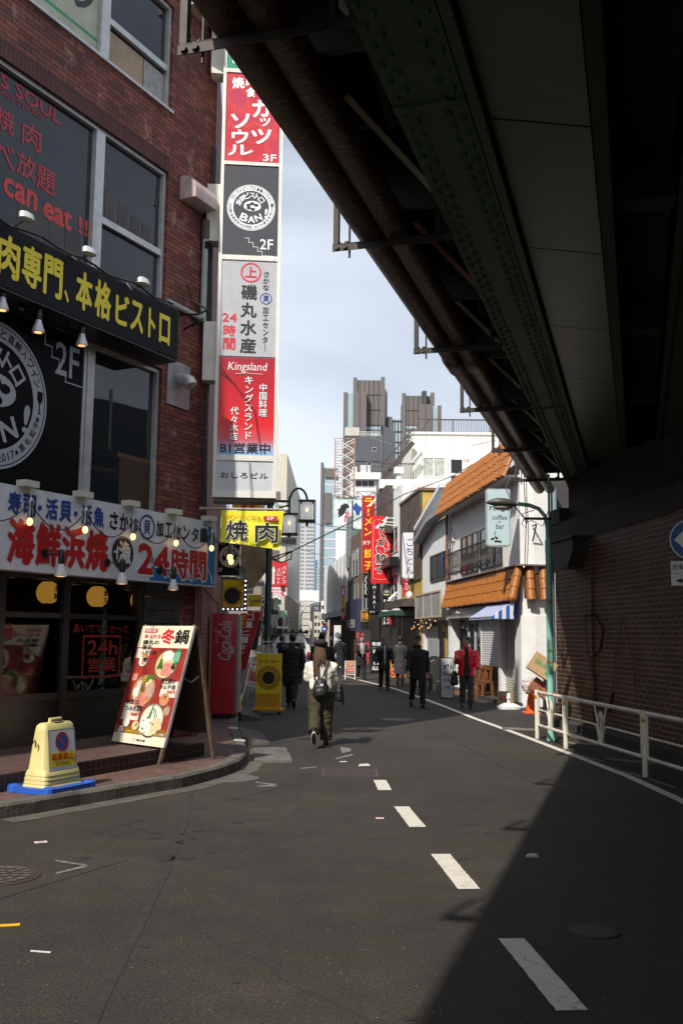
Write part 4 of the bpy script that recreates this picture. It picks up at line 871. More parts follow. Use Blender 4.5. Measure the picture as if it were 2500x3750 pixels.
m.m(K); m.text('鮪の', BW*.12, BW*.3, my(.79), my(.835), -.024, bold=.02); m.text('ハラミ鍋', BW*.12, BW*.42, my(.745), my(.785), -.024, bold=.02); m.text('鮭と豚の', BW*.66, BW*.92, my(.51), my(.555), -.024, bold=.02); m.text('キムチ鍋', BW*.66, BW*.95, my(.465), my(.505), -.024, bold=.02)
m.text('帆立の', BW*.1, BW*.34, my(.32), my(.365), -.024, bold=.02); m.text('つみれ鍋', BW*.1, BW*.42, my(.265), my(.31), -.024, bold=.02)
m.m(RED); m.text('988円', BW*.26, BW*.44, my(.715), my(.745), -.025, bold=.02); m.text('988円', BW*.82, BW*.97, my(.43), my(.46), -.025, bold=.02); m.text('988円', BW*.24, BW*.42, my(.225), my(.255), -.025, bold=.02)
m.text('冬', BW*.43, BW*.7, my(.84), my(.975), -.016, bold=.07); m.m(K).text('鍋', BW*.7, BW*.96, my(.845), my(.97), -.016, bold=.06); m.text('磯丸の', BW*.1, BW*.42, my(.835), my(.875), -.016, bold=.05); m.m(RED).text('あったか', BW*.1, BW*.44, my(.89), my(.925), -.016, bold=.05)
m.rect(BW*.08, BW*.33, my(.94), my(.975), -.016); m.m(W).text('冬期限定', BW*.1, BW*.31, my(.945), my(.97), -.018, bold=.02); m.disc(BW*.12, my(.1), .055, -.017); m.m(RED).text('すべて\n1人前', BW*.065, BW*.175, my(.08), my(.12), -.019, bold=.02)
m.m(YEL).text('〆のぞうすい', BW*.24, BW*.5, my(.085), my(.11), -.018, bold=.03); m.text('〆のうどん', BW*.66, BW*.84, my(.085), my(.11), -.018, bold=.03); m.m(W).text('199円', BW*.51, BW*.61, my(.088), my(.107), -.018, bold=.01); m.text('199円', BW*.86, BW*.96, my(.088), my(.107), -.018, bold=.01)
m.m(RED).ring(BW*.43, my(.035), .016, .02, -.016); m.m(K).text('磯丸水産', BW*.48, BW*.64, my(.025), my(.045), -.016, bold=.03)
m.build('print', mbd)

npx = thing('no_parking_stand', 'cream plastic no parking stand on a blue base', 'no parking sign', (-2.97, 10.62, .128), R_(63.4))
NPY = mat('cream_plastic', (.58, .49, .20), .4, var=.06, dirt=.25)
m = MB(NPY); rings = [(.285, .16, .07), (.285, .16, .09)]
def rrect(wx, wy, z, mbb, c=.05):
    pts = []
    for sx, sy in ((1, 1), (-1, 1), (-1, -1), (1, -1)):
        for k in range(4):
            a = math.atan2(sy, sx)-math.pi/4+k*math.pi/6; pts.append((sx*(wx-c)+c*math.cos(a), sy*(wy-c)+c*math.sin(a), z))
    return [mbb.v(p) for p in pts]
prof = [(.29, .17, .05), (.275, .155, .08), (.28, .16, .085), (.272, .152, .12), (.277, .157, .125), (.268, .148, .16), (.272, .152, .165), (.26, .14, .21), (.25, .132, .22), (.23, .085, .6), (.225, .07, .66), (.2, .05, .685)]
R0 = [rrect(a, b, z, m) for a, b, z in prof]
for P, Q in zip(R0, R0[1:]):
    for k in range(len(P)): m.f([P[k], P[(k+1) % len(P)], Q[(k+1) % len(Q)], Q[k]])
m.f(R0[0][::-1]); m.f(R0[-1]); m.build('body', npx, smooth=True)
m = MB(NPY); m.tube([(-.08, 0, .66), (-.08, 0, .715), (.08, 0, .715), (.08, 0, .66)], .02, 8); m.build('handle', npx, smooth=True)
m = MB(mat('slot_shadow', (.05, .045, .03), .8)); m.box(-.065, .065, -.055, -.02, .655, .69); m.build('handle_slot', npx)
sl = (.132-.085)/(.6-.22)
NT = Matrix(((1, 0, 0, 0), (0, 1, sl, -.132-.22*sl-.006), (0, 0, 1, 0), (0, 0, 0, 1)))
m = MB(ink('np_white', (.66, .68, .68))); m.T = NT; m.rect(-.2, .2, .2, .62, 0); m.m(BLU)
for a, b, c, d in ((-.195, .195, .205, .211), (-.195, .195, .609, .615), (-.195, -.189, .211, .609), (.189, .195, .211, .609)): m.rect(a, b, c, d, -.002)
m.m(RED).ring(0, .49, .082, .1, -.003, 40); m.m(ink('np_blue', (.02, .11, .36))).disc(0, .49, .083, -.002); m.m(RED); m.bar((-.06, -.003, .55), (.06, -.003, .43), .003, .02, (1, 0, 1))
m.m(YEL).rect(-.18, .18, .3, .385, -.002); m.rect(-.18, .18, .245, .295, -.002); m.m(RED).text('駐車禁止', -.16, .16, .31, .378, -.004, bold=.05); m.m(K).text('NO PARKING', -.11, .11, .254, .286, -.004, bold=.0); m.build('notice', npx)
m = MB(K); m.T = Matrix.Translation((-.262, 0, 0)) @ Matrix.Rotation(R_(-90), 4, 'Z'); m.text('↑', -.03, .03, .44, .53, -.02, bold=.04); m.build('arrow_mark', npx)
m = MB(mat('blue_plastic', (.02, .09, .42), .45, var=.1)); m.prism([(-.36, -.25), (-.3, -.29), (.3, -.29), (.36, -.25), (.36, .25), (.3, .29), (-.3, .29), (-.36, .25)], 0, .055)
for sx in (-1, 1):
    for sy in (-1, 1): m.loft([(sx*.3, sy*.23, 0, .075, .07), (sx*.3, sy*.23, .06, .07, .065), (sx*.3, sy*.23, .075, .05, .045)], 10)
m.build('base', npx, bevel=.012)

vx0, vx1 = at(770, 2500, 19.5).x, at(872, 2500, 19.5).x
vm = thing('vending_machine', 'red vending machine with white script down its side', 'vending machine', (vx0, 19.5, .14), R_(3))
VW = vx1-vx0; VR = mat('vending_red', (.55, .008, .016), .3, var=.06, coat=.2)
m = MB(VR); m.box(0, VW-.05, 0, 1.05, .08, 2.0); m.build('cabinet', vm, bevel=.02)
m = MB(mat('vending_front', (.3, .3, .31), .3)); m.box(VW-.05, VW, .02, 1.03, .1, 1.98); m.build('front_panel', vm)
m = MB(BLACKM); m.box(.04, VW-.05, .05, 1.0, 0, .08); m.build('plinth', vm)
m = MB(ink('vending_white', (.62, .55, .55))); m.T = Matrix.Rotation(R_(-90), 4, 'Y') @ Matrix.Identity(4)
m.T = Matrix(((0, 0, -1, 0), (0, 1, 0, 0), (1, 0, 0, 0), (0, 0, 0, 1)))      # lettering runs upward
# local text x -> z, text z -> -x
m.text('Coca-Cola', 1.1, 1.86, -.38, -.13, -.006, bold=.02, shear=.35); m.text('ecoる', 1.42, 1.7, -.12, -.06, -.006, bold=.0, shear=.1)
m.tube([(1.12, -.006, -.34), (1.3, -.006, -.40), (1.5, -.006, -.355), (1.75, -.006, -.37)], .01, 4)
m.build('lettering', vm)
m = MB(ink('label_grey', (.5, .5, .5))); m.rect(VW-.17, VW-.09, 1.22, 1.36, -.004); m.build('label_plate', vm)

# ================================================================ THINGS ALONG THE LEFT SIDE OF THE STREET
def board_stand(name, label, cat, x, y, rz, wd, ht, z0=.1, tilt=0.0, thick=.08): return thing(name, label, cat, (x, y, 0), rz, rx=tilt)
cb = board_stand('standing_sign', 'yellow rolling curry sign with a dark round emblem and orange foot panel', 'standing sign', at(935, 2600, 22.4).x, 22.4, R_(-2), .58, 1.2)
cw = at(1030, 2600, 22.4).x-at(937, 2600, 22.4).x; ch_ = 1.32
CYEL = mat('curry_yellow', (.86, .68, .01), .35, var=.05); CORG = mat('curry_orange', (.64, .33, .01), .35, var=.06)
m = MB(CYEL); m.box(0, cw, 0, .1, .12, ch_); m.build('panel', cb, bevel=.01); m = MB(CORG); m.box(-.06, cw+.06, -.1, .2, .07, .12); m.build('foot_board', cb, bevel=.01)
m = MB(CORG); m.rect(.02, cw-.02, .14, .44, -.003); m.m(ink('curry_red', (.42, .02, .01))); m.text('ゴーゴーカレー', .05, cw-.04, ch_-.21, ch_-.12, -.004, bold=.05)
m.m(CORG).ring(cw/2, .79, .18, .245, -.003); m.m(K).ring(cw/2, .79, .245, .257, -.004); m.ring(cw/2, .79, .17, .18, -.004); m.disc(cw/2, .79, .145, -.004)
m.m(ink('curry_red', (0, 0, 0))); m.arctext('SINCE★CURRY★RESTAURANT★', cw/2, .79, .212, .04, -.005, R_(200), R_(-150), .01); m.build('print', cb)
m = MB(BLACKM)
for x in (.04, cw-.04):
    for y in (-.05, .14): m.lathe([(.035, -.02), (.035, .02)], 10, (x, y, .035), 'x')
m.build('caster', cb)
tf = thing('easel_sign', 'tilted white and orange tax free board on an easel', 'standing sign', (at(905, 2590, 24.5).x, 24.5, 0), R_(8))
tf.rotation_euler = (R_(-14), R_(14), R_(8))
m = MB(mat('tf_white', (.62, .62, .63), .4, dirt=.1)); m.box(-.2, .24, -.012, .012, .5, 1.12); m.build('panel', tf, bevel=.01)
m = MB(ink('tf_orange', (.66, .14, .02))); m.rect(-.15, .2, .62, .94, -.014); m.m(RED).disc(-.1, 1.04, .035, -.014); m.m(BLU).text('免税', -.1, .15, .64, .76, -.016, bold=.05); m.text('Tax-free', -.12, .16, .78, .85, -.016, bold=.02); m.m(W).text('消費 免税', -.12, .16, .87, .93, -.016, bold=.02); m.m(K); m.rect(-.13, .18, .57, .585, -.014); m.rect(-.1, .14, .54, .553, -.014); m.build('print', tf)
m = MB(ALU)
for x in (-.16, .2): m.bar((x, 0, .5), (x*1.2, -.1, -.02), .025); m.bar((x, .02, .8), (x*1.2, .4, .08), .025)
m.build('easel_leg', tf)
def flag(label, x, y, z0, ht, wd, lean_, cloth_m, txt, tm, rz=0):
    o = thing('nobori_flag', label, 'flag', (x, y, 0), rz, 'shop flags by the kerb'); m = MB(ALU); m.tube([(0, 0, .05), (lean_, 0, z0+ht+.05)], .014, 6); m.build('pole', o)
    m = MB(cloth_m); n = 10
    def q(i, k): t = i/n; z = z0+ht*(1-t); xx = lean_*(z/(z0+ht)); return (xx-wd*k, -.02+.05*math.sin(t*6+k*2)*k, z-.05*k)
    for i in range(n):
        for k in (0, .5): m.poly([q(i+1, k+.5), q(i+1, k), q(i, k), q(i, k+.5)])
    m.build('cloth', o, smooth=True); m = MB(tm); L_ = lean_/(z0+ht)
    nn = len(txt); hh = ht/(nn+.6)
    for i, c in enumerate(txt): z = z0+ht-.2*hh-hh*(i+1); m.text(c if c != 'ー' else '｜', L_*z-wd*.75, L_*z-wd*.25, z+hh*.08, z+hh*.92, -.085, bold=.04)
    m.build('lettering', o); return o
flag('red slanted shop flag with white coffee time lettering beside the vending machine', at(862, 2520, 23).x, 23.0, .95, 1.3, .42, .55, mat('flag_red', (.42, .015, .025), .6, var=.2), 'コーヒータイム', W)
flag('black slanted shop flag with white brush lettering behind the red flag', at(905, 2520, 26).x, 26.0, 1.35, .75, .5, .35, mat('flag_black', (.02, .018, .02), .6, var=.3), '丸得', W)
for k, (px, lb) in enumerate(((884, 'yellow and black low barrier beside the red vending machine'),)):
    o = thing('safety_barrier', lb, 'barrier', (at(px, 2570, 20.9).x-.2, 20.9, .14)); m = MB(YEL); m.box(-.12, .17, -.3, .3, .32, .36); m.box(.13, .17, -.3, .3, .02, .32); m.build('frame', o); m = MB(BLACKM); m.box(-.12, .12, -.28, .28, 0, .3); m.build('drum', o)

# small round-bistro sign below the banner, brown paper panel, LED curry sign, hanging signs
bs = thing('projecting_sign', 'small black bistro sign with a round white badge below the yellow banner', 'sign', (at(797, 2100, 18.6).x, 18.6, 0), R_(5))
za, zb = at(800, 1985, 18.6).z, at(800, 2105, 18.6).z; wq = at(876, 2100, 18.6).x-at(797, 2100, 18.6).x
m = MB(BFACE); m.box(0, wq, 0, .2, zb, za); m.build('casing', bs, bevel=.01); m = MB(W); badge(m, wq*.55, zb+(za-zb)*.56, .2, -.005, W, BFACE); m.m(W); m.text('2F', .01, .09, zb+.06, zb+.13, -.005); stairs(m, wq*.68, zb+.17, .022, -.005); m.build('print', bs)
pp = thing('covered_sign', 'sign box wrapped in stained brown paper beside the green pole', 'sign', (at(880, 2100, 21).x, 21.0, 0), R_(4))
m = MB(mat('stained_paper', (.33, .24, .13), .6, var=.45, scale=3, dirt=.4)); x1_ = at(972, 2100, 21).x-at(880, 2100, 21).x; zt_ = at(900, 1990, 21).z; zl_ = at(900, 2150, 21).z
m.slab([(0, zl_), (x1_*.55, zl_), (x1_, zl_+.33), (x1_, zt_), (0, zt_)], 0, .25); m.build('casing', pp, bevel=.01)
ls = thing('led_sign', 'yellow curry sign framed with dots of white light', 'sign', (at(810, 2200, 20.3).x, 20.3, 0), R_(4))
z1_, z0_ = at(810, 2112, 20.3).z, at(810, 2236, 20.3).z; wl_ = at(905, 2200, 20.3).x-at(810, 2200, 20.3).x
m = MB(mat('led_frame', (.12, .11, .11), .4)); m.box(0, wl_, 0, .2, z0_, z1_); m.build('casing', ls, bevel=.01)
m = MB(CYEL); m.rect(.03, wl_-.08, z0_+.07, z1_-.06, -.004); m.m(CORG).ring(wl_*.42, z0_+.3, .17, .21, -.006); m.m(K).disc(wl_*.42, z0_+.3, .165, -.006); m.m(ink('curry_red', (0, 0, 0))).text(vert('ゴーカレー'), wl_*.68, wl_*.84, z0_+.09, z1_-.08, -.008, bold=.05); m.build('print', ls)
m = MB(emit('led_white', (.9, .88, 1), 2.0))
for i in range(7): m.disc(wl_-.04, z0_+.05+i*(z1_-z0_-.08)/6.5, .018, -.006, 8)
for i in range(5): m.disc(.05+i*(wl_-.1)/4.6, z0_+.032, .018, -.006, 8)
m.build('led_dots', ls)
for k, (x, y, lb) in enumerate(((846, 2100, 'grey horn speaker above the yellow curry sign'),)):
    p = at(x+38, y-2, 20); o = thing('horn_speaker', lb, 'speaker', p, 0); m = MB(ALU); m.lathe([(.03, -.05), (.05, .02), (.09, .1), (.14, .16), (.13, .16), (.02, .05)], 18, axis='y'); m.build('horn', o, smooth=True); m = MB(STEEL); m.tube([(0, .05, 0), (0, .4, -.1)], .02, 6); m.build('bracket', o)
def wall_sign(name, label, x0, x1, y0, y1, Y, face, paint=None, rz=0.0, depth=.18, edge=None, group=None, cat='sign', rnd=.0):
    """sign box whose front spans the given photo rectangle at distance Y; paint(m, w, h) letters it"""
    a = at(x0, y1, Y); b = at(x1, y0, Y); o = thing(name, label, cat, (a.x, Y, a.z), rz, group); w_, h_ = (b.x-a.x)/math.cos(rz), b.z-a.z
    m = MB(edge or face)
    if rnd > 0:
        pts = []
        for cx_, cz_, a0 in ((w_-rnd, h_-rnd, 0), (rnd, h_-rnd, 90), (rnd, rnd, 180), (w_-rnd, rnd, 270)):
            for k in range(6): t = R_(a0+k*18); pts.append((cx_+rnd*math.cos(t), cz_+rnd*math.sin(t)))
        m.slab(pts, 0, depth)
        m.build('casing', o); m = MB(face); f_ = .035; m.slab([(w_/2+(x-w_/2)*(1-2*f_/w_), h_/2+(z-h_/2)*(1-2*f_/h_)) for x, z in pts], -.008, 0); m.build('panel', o)
    else:
        m.box(0, w_, 0.004, depth, 0, h_); m.build('casing', o, bevel=.01)
        m = MB(face); f_ = .02 if edge else 0; m.box(f_, w_-f_, -.004, .004, f_, h_-f_); m.build('panel', o)
    if paint:
        m = MB(K); paint(m, w_, h_); m.build('lettering', o)
    return o
def p_tonne(m, w_, h_): m.m(K).text('Tonnē', w_*.06, w_*.94, h_*.34, h_*.66, -.012, bold=.04); m.text('居酒屋 タンネ', w_*.15, w_*.85, h_*.12, h_*.24, -.012); m.m(GRN).slab([(w_*.42, h_*.4), (w_*.58, h_*.4), (w_*.5, h_*.78)], -.014, -.012)
wall_sign('projecting_sign', 'yellow sign with gothic lettering and a green tree left of the green pole', 907, 958, 2178, 2221, 27, mat('tonne_yellow', (.75, .5, .02), .4), p_tonne)
def p_yoyo(m, w_, h_): m.m(K).text('代々木商店街', w_*.04, w_*.96, h_*.2, h_*.8, -.012, bold=.02)
wall_sign('street_name_plate', 'white shopping street name plate hanging under the right-hand lantern', 1006, 1087, 1968, 1998, 29.9, WHITEM, p_yoyo, depth=.03)
wall_sign('street_name_plate', 'white shopping street name plate fixed low on the green pole', 933, 969, 2129, 2148, 29.9, WHITEM, p_yoyo, depth=.03)
def p_yen(m, w_, h_): m.m(RED).text('円', w_*.1, w_*.9, h_*.5, h_*.95, -.012, bold=.07); m.m(K).text('口店', w_*.05, w_*.9, h_*.08, h_*.26, -.012)
wall_sign('projecting_sign', 'white and orange yen sign behind the brown paper covered box', 906, 928, 2128, 2174, 28, mat('yen_sign', (.7, .55, .35), .5, var=.3), p_yen)
def p_kai(m, w_, h_): m.m(W).text('居酒\n宴会', w_*.3, w_*.95, h_*.3, h_*.95, -.012, bold=.03); m.rect(w_*.4, w_*.9, h_*.1, h_*.18, -.012)
wall_sign('projecting_sign', 'crimson banquet sign behind the red flag', 905, 960, 2236, 2285, 31, mat('crimson_sign', (.5, .015, .05), .4), p_kai)
def p_blue(m, w_, h_): m.m(W).text('駐輪', w_*.1, w_*.9, h_*.2, h_*.8, -.012, bold=.03)
wall_sign('projecting_sign', 'small blue sign low behind the crimson sign', 915, 943, 2291, 2303, 33, mat('small_blue', (.03, .14, .5), .4), p_blue)
def p_slash(m, w_, h_):
    for q in (.3, .6): m.m(RED).slab([(w_*q, 0), (w_*(q+.18), 0), (w_*(q+.3), h_), (w_*(q+.12), h_)], -.012, -.006)
wall_sign('shop_sign', 'yellow sign with slanting red bars high behind the tower sign', 850, 952, 1836, 1862, 24, mat('slash_yellow', (.8, .5, .02), .4), p_slash)
def p_clin(m, w_, h_): m.m(K).text('treatment\nリラックス整骨院', w_*.05, w_*.95, h_*.15, h_*.85, -.012)
wall_sign('shop_sign', 'pale green clinic sign behind the lamp bracket', 974, 1034, 1836, 1862, 40, mat('clinic_green', (.55, .66, .6), .4), p_clin)
# green street lamp with two lanterns
LY = 30.0; lp0 = at(976, 2500, LY); GP = mat('dark_green_paint', (.012, .035, .028), .4, var=.2)
sl_ = thing('street_lamp', 'dark green street lamp with two glass box lanterns on curled arms', 'street lamp', (lp0.x, LY, .12))
z_arm = at(1000, 1835, LY).z-.12
m = MB(GP); m.lathe([(.13, 0), (.13, .5), (.1, .55), (.095, z_arm+.9)], 14); m.build('pole', sl_, smooth=True)
lx = at(1060, 1850, LY).x-lp0.x; ax_ = at(1070, 1800, LY).x-lp0.x; bx_ = at(1125, 1840, LY).x-lp0.x
m = MB(GP); m.tube([(0, 0, z_arm), (lx, 0, z_arm)], .04, 8); zt_ = at(1070, 1788, LY).z-.12
m.tube([(lx, 0, z_arm-.35), (lx, 0, z_arm+.15)]+[(lx+(bx_-lx)/2*(1-math.cos(a)), 0, zt_-.42+.42*math.sin(a)) for a in [math.pi*i/10 for i in range(11)]]+[(bx_, 0, at(1125, 1840, LY).z-.12)], .035, 8)
m.tube([(0, 0, z_arm-.6), (lx*.5, 0, z_arm-.2), (lx, 0, z_arm-.12)], .03, 6)
m.tube([(lx*.15+.12*math.cos(a)*(1-a/9), 0, z_arm+.16+.12*math.sin(a)*(1-a/9)) for a in [i*.5 for i in range(14)]], .01, 5); m.build('arm', sl_, smooth=True)
LG = emit('frosted_lantern', (.9, .89, .86), .28)
for cx_, yc, hw, hh_ in ((1060, 1921, 29, 33), (1124, 1873, 30, 33)):
    c = at(cx_, yc, LY); a = hw*LY/FPX; b = hh_*LY/FPX; x = c.x-lp0.x; z = c.z-.12
    m = MB(GP); m.box(x-a*1.05, x+a*1.05, -a*1.05, a*1.05, z+b, z+b+.06); m.box(x-a*1.05, x+a*1.05, -a*1.05, a*1.05, z-b-.05, z-b); m.tube([(x, 0, z-b-.05), (x, 0, z-b-.18)], .04, 8); m.tube([(x, 0, z+b), (x, 0, z+b+.1)], .04, 8)
    m.m(ALU)
    for sx in (-1, 1):
        for sy in (-1, 1): m.bar((x+sx*a*.92, sy*a*.92, z-b), (x+sx*a*.92, sy*a*.92, z+b), .05)
    o = m.build('lantern', sl_)
    m = MB(LG); m.lathe([(a*.55, z-b), (a*.82, z-b*.5), (a*.82, z+b*.5), (a*.6, z+b)], 20, (x, 0, 0)); m.build('glass_shade', o, smooth=True)
    m = MB(BULB); m.ball((x, -a*.84, z+b*.1), .035, .02, .06); m.build('bulb', o, smooth=True)
# ================================================================ RAILWAY BRIDGE (local x to the right, y along the bridge, z up)
BO, BRZ = (-.68, 5.1), R_(-16.5); S0, S1 = -13.0, 17.6
br = thing('railway_bridge', 'dark green riveted steel railway bridge with two rusty pipes hanging along its edge', 'bridge', (BO[0], BO[1], 0), BRZ)
GST = mat('bridge_green', (.026, .074, .028), .6, var=.2, scale=2.5, dirt=.55)
GSD = mat('bridge_dark_green', (.014, .028, .012), .65, var=.3, scale=3, dirt=.6)
RUST = mat('rusty_pipe', (.07, .036, .02), .4, var=.6, scale=12, bump=.8, bscale=30, dirt=.5)
GIRD = mat('girder_grime', (.03, .028, .024), .7, var=.4, scale=4)
def bolts(m, x0, rows, ys, z, r=.019):
    for x in rows:
        for k, y in enumerate(ys):
            yy = y; m.lathe([(r, z+.001), (r, z-.012), (r*.55, z-.022)][::-1], 6, (x, yy, 0))
m = MB(GIRD); m.box(.05, 9.5, S0, S1+1.2, 6.15, 6.7); m.build('deck', br)
m = MB(GSD); m.box(.06, .12, S0, S1, 5.45, 6.15)
m.box(9.0, 9.4, S0, S1, 5.0, 6.15); m.build('edge_girder', br)
for x, nm in ((.95, 'girder'), (2.72, 'girder'), (4.9, 'girder'), (7.0, 'girder')):
    m = MB(GSD); m.box(x-.02, x+.02, S0, S1, 5.03, 6.15)
    for k in range(14): m.box(x-.2, x-.02, S0+1.1+2.27*k, S0+1.13+2.27*k, 5.03, 6.15); m.box(x+.02, x+.2, S0+1.1+2.27*k, S0+1.13+2.27*k, 5.03, 6.15)
    m.build(nm, br)
    m = MB(GST)
    ys = [S0+.09*k for k in range(int((S1-S0)/.09))] if x < 1 else None
    if x < 1:
        # flange in three plates, thicker lap at the joints; staggered bolt rows
        for a, b, z in ((S0, 1.0, 5.0), (1.02, 9.5, 5.0), (9.52, S1, 4.99)): m.box(x-.225, x+.225, a, b, z, z+.03)
        for yy in (1.01, 9.51): m.box(x-.225, x+.225, yy-.05, yy+.05, 4.985, 5.03)
        yy = S0+.2
        while yy < S1-.1:
            st_ = .19 if yy < 9.5 else .15
            for q, o_ in ((-.175, 0), (-.105, .5), (.1, .25), (.175, .75)):
                m.lathe([(.013, -.026), (.021, -.016), (.024, .001)], 6, (x+q, yy+o_*st_, 5.0 if yy < 9.5 else 4.99))
            yy += st_
        m.box(x+.235, x+.30, S0, S1, 5.0, 5.03)
    else: m.box(x-.24, x+.24, S0, S1, 5.0, 5.03)
    m.build('flange_plate', br)
m = MB(GST); pl = mat('soffit_green', (.034, .074, .030), .38, var=.22, scale=1.6, dirt=.45); m.m(pl)
js = [S0]+[-.0+1.53+2.23*k for k in range(-6, 8)]+[S1]
for a, b in zip(js, js[1:]):
    a2, b2 = a+.01, b-.01; sk = .14
    vs = [m.v(p) for p in ((1.27, a2-sk, 5.075), (1.89, a2+sk*0, 5.0), (1.89, b2, 5.0), (1.27, b2-sk, 5.075))]; m.f(vs)
    m.box(1.27, 1.89, b2-.05, b2-.0, 5.06, 5.09) if False else None
m.build('soffit_panel', br)
m = MB(GIRD); m.poly([(1.2, S0, 5.1), (1.95, S0, 5.1), (1.95, S1, 5.1), (1.2, S1, 5.1)]); m.poly([(1.89, S0, 5.0), (1.89, S0, 5.7), (1.89, S1, 5.7), (1.89, S1, 5.0)]); m.build('soffit_backing', br)
m = MB(GSD)
for a, b in ((1.9, 2.48), (2.96, 4.66), (5.14, 6.76), (7.24, 9.0)): m.box(a, b, S0, S1, 5.68, 5.72)
for k in range(8):
    for a, b in ((1.9, 2.48), (2.96, 4.66), (5.14, 6.76)): m.box(a, b, S0+2+3.6*k, S0+2.25+3.6*k, 5.3, 5.68)
m.build('deck_soffit', br)
m = MB(GSD); m.box(1.9, 2.0, S0, S1, 5.0, 5.03); m.bar((2.5, S0, 4.97), (2.5, S1, 4.97), .06); m.build('stringer', br)
for i, xc in enumerate((.03, .262)):
    m = MB(RUST); path = []; rr_ = []
    y = S0
    for y, r in ((S0, .118), (3.0, .118), (6.9, .12), (6.95, .138), (7.4, .138), (7.45, .118), (S1+.6, .118)): path.append((xc, y, 5.12)); rr_.append(r)
    m.tube(path, rr_, 20); m.m(mat('old_yellow_band', (.35, .26, .02), .6)).tube([(xc, 7.36, 5.12), (xc, 7.41, 5.12)], .1395, 20); m.build('pipe', br, smooth=True)
BRK_ = mat('bracket_steel', (.04, .034, .028), .5, .5, var=.3, dirt=.4)
hy = [-9.2, -6.1, -3.0] + [(Y-5.1)/math.cos(BRZ)-.0 for Y in (5.15, 7.98, 11.02, 14.0, 17.1, 20.4)]
for y in hy:
    m = MB(BRK_); m.box(-.27, .74, y-.05, y-.043, 4.935, 5.0); m.box(-.27, .74, y-.05, y+.04, 4.99, 5.0)      # angle under both pipes
    for xq in (-.245, .62): m.box(xq-.022, xq+.022, y-.04, y+.01, 5.0, 6.15 if xq > 0 else 5.5)
    m.tube([(-.13, y-.02, 4.88), (-.13, y-.02, 5.4)], .010, 6)
    m.m(BRK_)
    for xq in (-.23, -.16, .58): m.lathe([(.022, 0), (.022, .02)], 6, (xq, y-.05, 4.965), 'y'); m.lathe([(.02, 5.0), (.02, 5.03)], 6, (xq, y, 0))
    m.build('pipe_hanger', br)
for k in range(15):          # diagonal and cross bracing between the pipes and the girder
    y = S0+1.1+2.27*k
    if y > S1-2: break
    m = MB(GSD); m.bar((.2, y, 5.62), (.75, y+1.15, 5.2), .07, .09); m.m(mat('primer_pink', (.22, .1, .08), .6) if k == 7 else mat('brace_edge', (.3, .28, .2), .6)).bar((.2, y, 5.57), (.75, y+1.15, 5.15), .06, .006); m.build('brace', br)
    m = MB(GSD); m.box(.16, .73, y+.3, y+.36, 5.5, 5.56); m.box(.16, .73, y-.5, y-.45, 5.75, 5.8); m.bar((.45, y-.5, 5.78), (.45, y+.4, 5.5), .05, .07); m.build('cross_frame', br); m = MB(GSD); m.box(.16, .73, y+1.15, y+1.2, 5.2, 5.95); m.build('stiffener', br)
m = MB(BLACKM); 
for x, z in ((.58, 5.45), (.5, 5.6), (.66, 5.35)): m.tube([(x+.015*math.sin(k*1.3), S0+1.0*k, z+.03*math.sin(k*2.1)) for k in range(31)], .012, 5)
m.build('cable', br)

# ================================================================ ABUTMENT WALL, RAILING, LAMP POST, ROAD SIGN
WX, WY = 4.47, 20.95; WRZ = R_(-84.3)          # local x runs towards the camera along the wall
WB_ = bricks('abutment_bricks', (.10, .038, .025), (.045, .02, .014), (.21, .165, .10), .23, .085, .010, dirt=.6, rough=.6)
aw = thing('abutment_wall', 'old dark brick abutment wall with pale mortar carrying the bridge', 'wall', (WX, WY, 0), WRZ)
m = MB(WB_); m.box(.12, 26, 0, 3.0, .12, 3.66); m.box(0, .12, .05, 3.0, .12, 3.6)
for k in range(6): m.box(1.9+4.2*k, 2.35+4.2*k, -.045, 0, .12, 3.66)
m.build('brickwork', aw)
CONC = mat('stained_concrete', (.035, .032, .028), .85, var=.35, scale=2, bump=.3, dirt=.7)
m = MB(CONC); m.box(-.1, 26, -.03, 3.0, 3.66, 4.1); m.box(.6, 26, .15, 3.0, 4.1, 5.0); m.box(-.15, .6, -.05, 3, 4.1, 4.4); m.build('coping', aw, bevel=.02)
m = MB(CONC); m.box(0, 26, -.28, 0, 0, .13); m.build('kerb', aw, bevel=.015)
m = MB(mat('bearing_steel', (.03, .03, .027), .6, .3))
m.slab([(.95, 3.62), (.95, 3.4), (1.3, 3.08), (1.95, 3.08), (2.3, 3.4), (2.3, 3.62)], -.36, 0); m.box(.88, 2.37, -.4, 0, 3.62, 3.655); m.build('corbel', aw)
m = MB(ink('magenta_spray', (.06, .01, .04), .7))
for pth in ([(2.0, 2.1), (2.1, 1.6), (2.4, 1.0), (2.5, .6)], [(2.0, 2.15), (2.6, 2.2), (3.0, 1.9), (2.8, 1.5), (2.4, 1.4)], [(3.3, .7), (3.5, 1.4), (3.9, 2.1), (4.3, 1.4), (4.4, .7)], [(3.5, 1.3), (4.2, 1.3)], [(2.4, .6), (3.2, .45), (3.4, .8)]):
    m.tube([(x, -.052, z) for x, z in pth], .032, 5, flat=.08)
m.build('spray_tag', aw)
m = MB(mat('old_cable_pipe', (.07, .06, .05), .6)); m.tube([(.06, -.03, .1), (.06, -.03, 3.6)], .025, 6); m.tube([(6.6, -.03, .1), (6.6, -.03, 3.6)], .03, 6); m.build('conduit', aw)

